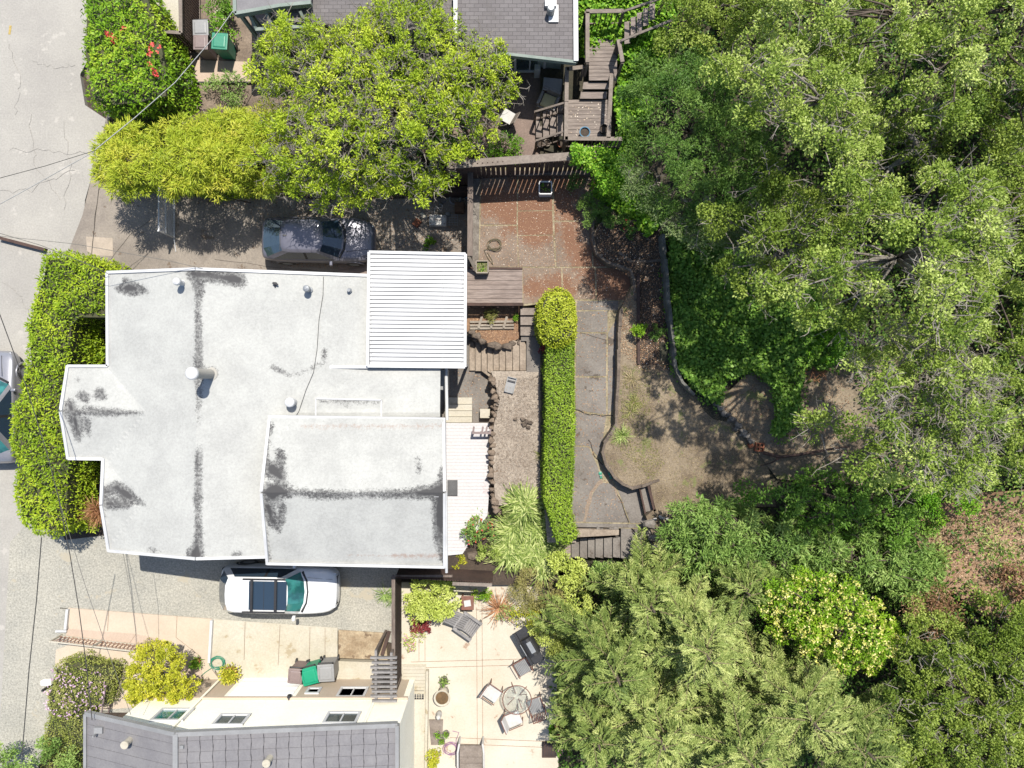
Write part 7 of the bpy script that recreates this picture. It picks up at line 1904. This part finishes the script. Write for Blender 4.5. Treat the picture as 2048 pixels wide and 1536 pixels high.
# firs: whorled branches carrying brushy shoots
def fir(label, px, py, zb, zt, R_, seed, nb=64, L0=.35):
    rg = np.random.default_rng(seed); rd = random.Random(seed)
    tofs = rd.uniform(-.15, .2)
    t = thing('fir_tree', label, 'tree', P(px, py, zb), 0, 'firs south of the garden')
    b = P(px, py, zt); b.z = zb
    mb = MB(); mb.tube([b - Vector((0, 0, .3)), b + Vector((0, 0, (zt - zb) * .5)), b + Vector((0, 0, zt - zb))], .17, 8, .03); trunk = mb
    PP, AA, NN, TT = [], [], [], []
    FP, FA, FL, FT = [], [], [], []
    twig = MB()
    nb = int(nb * .7)
    for i in range(nb):
        f_ = (i / nb) ** 1.0
        z = zt - .15 - (zt - zb) * .72 * f_
        az = i * 2.399 + rd.uniform(-.5, .5)
        bl = R_ * (0.22 + .80 * f_ ** .62) * rd.uniform(.6, 1.2)
        drop = -.12 - .10 * f_
        o = Vector((b.x + rd.uniform(-.25, .25), b.y + rd.uniform(-.25, .25), z)); dirh = Vector((math.cos(az), math.sin(az), 0))
        pts_ = []
        for k in range(6):
            u = k / 5; pts_.append(o + dirh * bl * u + Vector((0, 0, bl * (drop * u + .22 * u * u))))
        twig.tube(pts_, .028, 4, .008, cap=False)
        sidev = Vector((-dirh.y, dirh.x, 0))
        ns = int(bl / .105)
        for k in range(ns + 1):
            u = .03 + .97 * k / max(1, ns)
            base = pts_[min(4, int(u * 5))].lerp(pts_[min(5, int(u * 5) + 1)], u * 5 - int(u * 5)) if u < 1 else pts_[5]
            for sg in (-1, 1):
                ln = L0 * (1.25 - .55 * u) * rd.uniform(.7, 1.25) + (.15 if u < .8 else 0)
                sdv = (dirh * rd.uniform(.55, .95) + sidev * sg * rd.uniform(.5, .95) + Vector((0, 0, rd.uniform(-.12, .28)))).normalized()
                segs = [(base, sdv, ln)]
                if ln > .38:
                    m_ = base + sdv * ln * .5
                    segs.append((m_, (sdv * .8 + dirh * .8).normalized(), ln * .5)); segs.append((m_, (sdv + sidev * sg * .8).normalized(), ln * .45))
                tv = rd.uniform(0, .6) + tofs
                for s0, sv, sl in segs:
                    nn = int(sl / .012)
                    u_ = rg.uniform(0, 1, nn)
                    pos = np.array(s0)[None] + np.array(sv)[None] * (u_ * sl)[:, None]
                    rdv = rg.normal(size=(nn, 3)); rdv -= (rdv @ np.array(sv))[:, None] * np.array(sv)[None]
                    rdv = rdv / (np.linalg.norm(rdv, axis=1, keepdims=True) + 1e-6)
                    ax = rdv * .75 + np.array(sv)[None] * .7 + np.array([0, 0, .25])
                    PP.append(pos); AA.append(ax); TT.append(tv + rg.uniform(0, .4, nn))
                    for _q in range(2): FP.append(tuple(s0)); FA.append(tuple(sv)); FL.append(sl * 1.05); FT.append(tv + rd.uniform(0, .3))
        nn = 16
    PP = np.concatenate(PP); AA = unit(np.concatenate(AA)); TT = np.concatenate(TT); n = len(PP)
    nr = unit(rg.normal(size=(n, 3)) * .6 + np.array([0, 0, .9]))
    k = len(FP); FA = np.array(FA)
    PP = np.concatenate([PP, np.array(FP)]); AA = np.concatenate([AA, FA]); nr = np.concatenate([nr, unit(rg.normal(size=(k, 3)))]); TT = np.concatenate([TT, np.array(FT)])
    leaf_mesh('crown', PP, AA, nr, np.concatenate([.06 * rg.uniform(.8, 1.3, n), np.array(FL)]), np.concatenate([np.full(n, .02), np.full(k, .048)]), TT, l_fir, t, mid=.6)
    trunk.v += []; trunk.build('trunk', m_bark, t, smooth=True); twig.build('branches', m_twigg, t)
    return n
m_twigg = mat('greenish fir twig', S(176, 164, 120), S(140, 130, 90), 3)
NF = 0
shrub('lime_hedge_shrub', 'yellow green bush between heather mound and the nearest fir', 1155, 1205, .3, .95, 1.4, l_ygreen, 3000, .08, .04)
shrub('stair_foot_shrub', 'green bush below the boulder at the foot of the lower garden steps', 1215, 1150, .5, .8, 1.3, l_rhodo, 1800, .12, .04)
shrub('mixed_patio_hedge', 'dull green bush at the edge of the tan patio east of the grill', 1130, 1290, .1, .9, 1.5, l_olive, 2600, .08, .035)
for i, (lb, px, py, zb, zt, R_, nb) in enumerate((('small pale fir beside the dark square grate', 1200, 1500, 0, 4.6, 1.9, 38),
    ('pale green fir nearest the lower garden steps', 1310, 1225, .8, 5.4, 1.9, 40),
    ('pale green fir leaning toward the glass table', 1240, 1370, .2, 5.8, 2.5, 52), ('tall pale fir in the middle of the lower wood', 1420, 1320, 1.0, 6.8, 2.6, 56),
    ('pale fir at the bottom edge right of the maroon maple', 1330, 1500, .4, 6.0, 2.7, 54), ('pale fir below the yellow blossoms', 1640, 1460, 1.6, 6.6, 2.7, 56), ('pale fir at the bottom centre of the lower wood', 1510, 1540, 1.2, 6.6, 2.8, 52),
    ('pale fir beside the corner oak at the bottom', 1750, 1520, 2.0, 6.6, 2.6, 48), ('small pale fir between the tall fir and the blossoms', 1500, 1190, 1.4, 4.8, 1.8, 34))):
    NF += fir(lb, px, py, zb, zt, R_, 100 + i, nb)
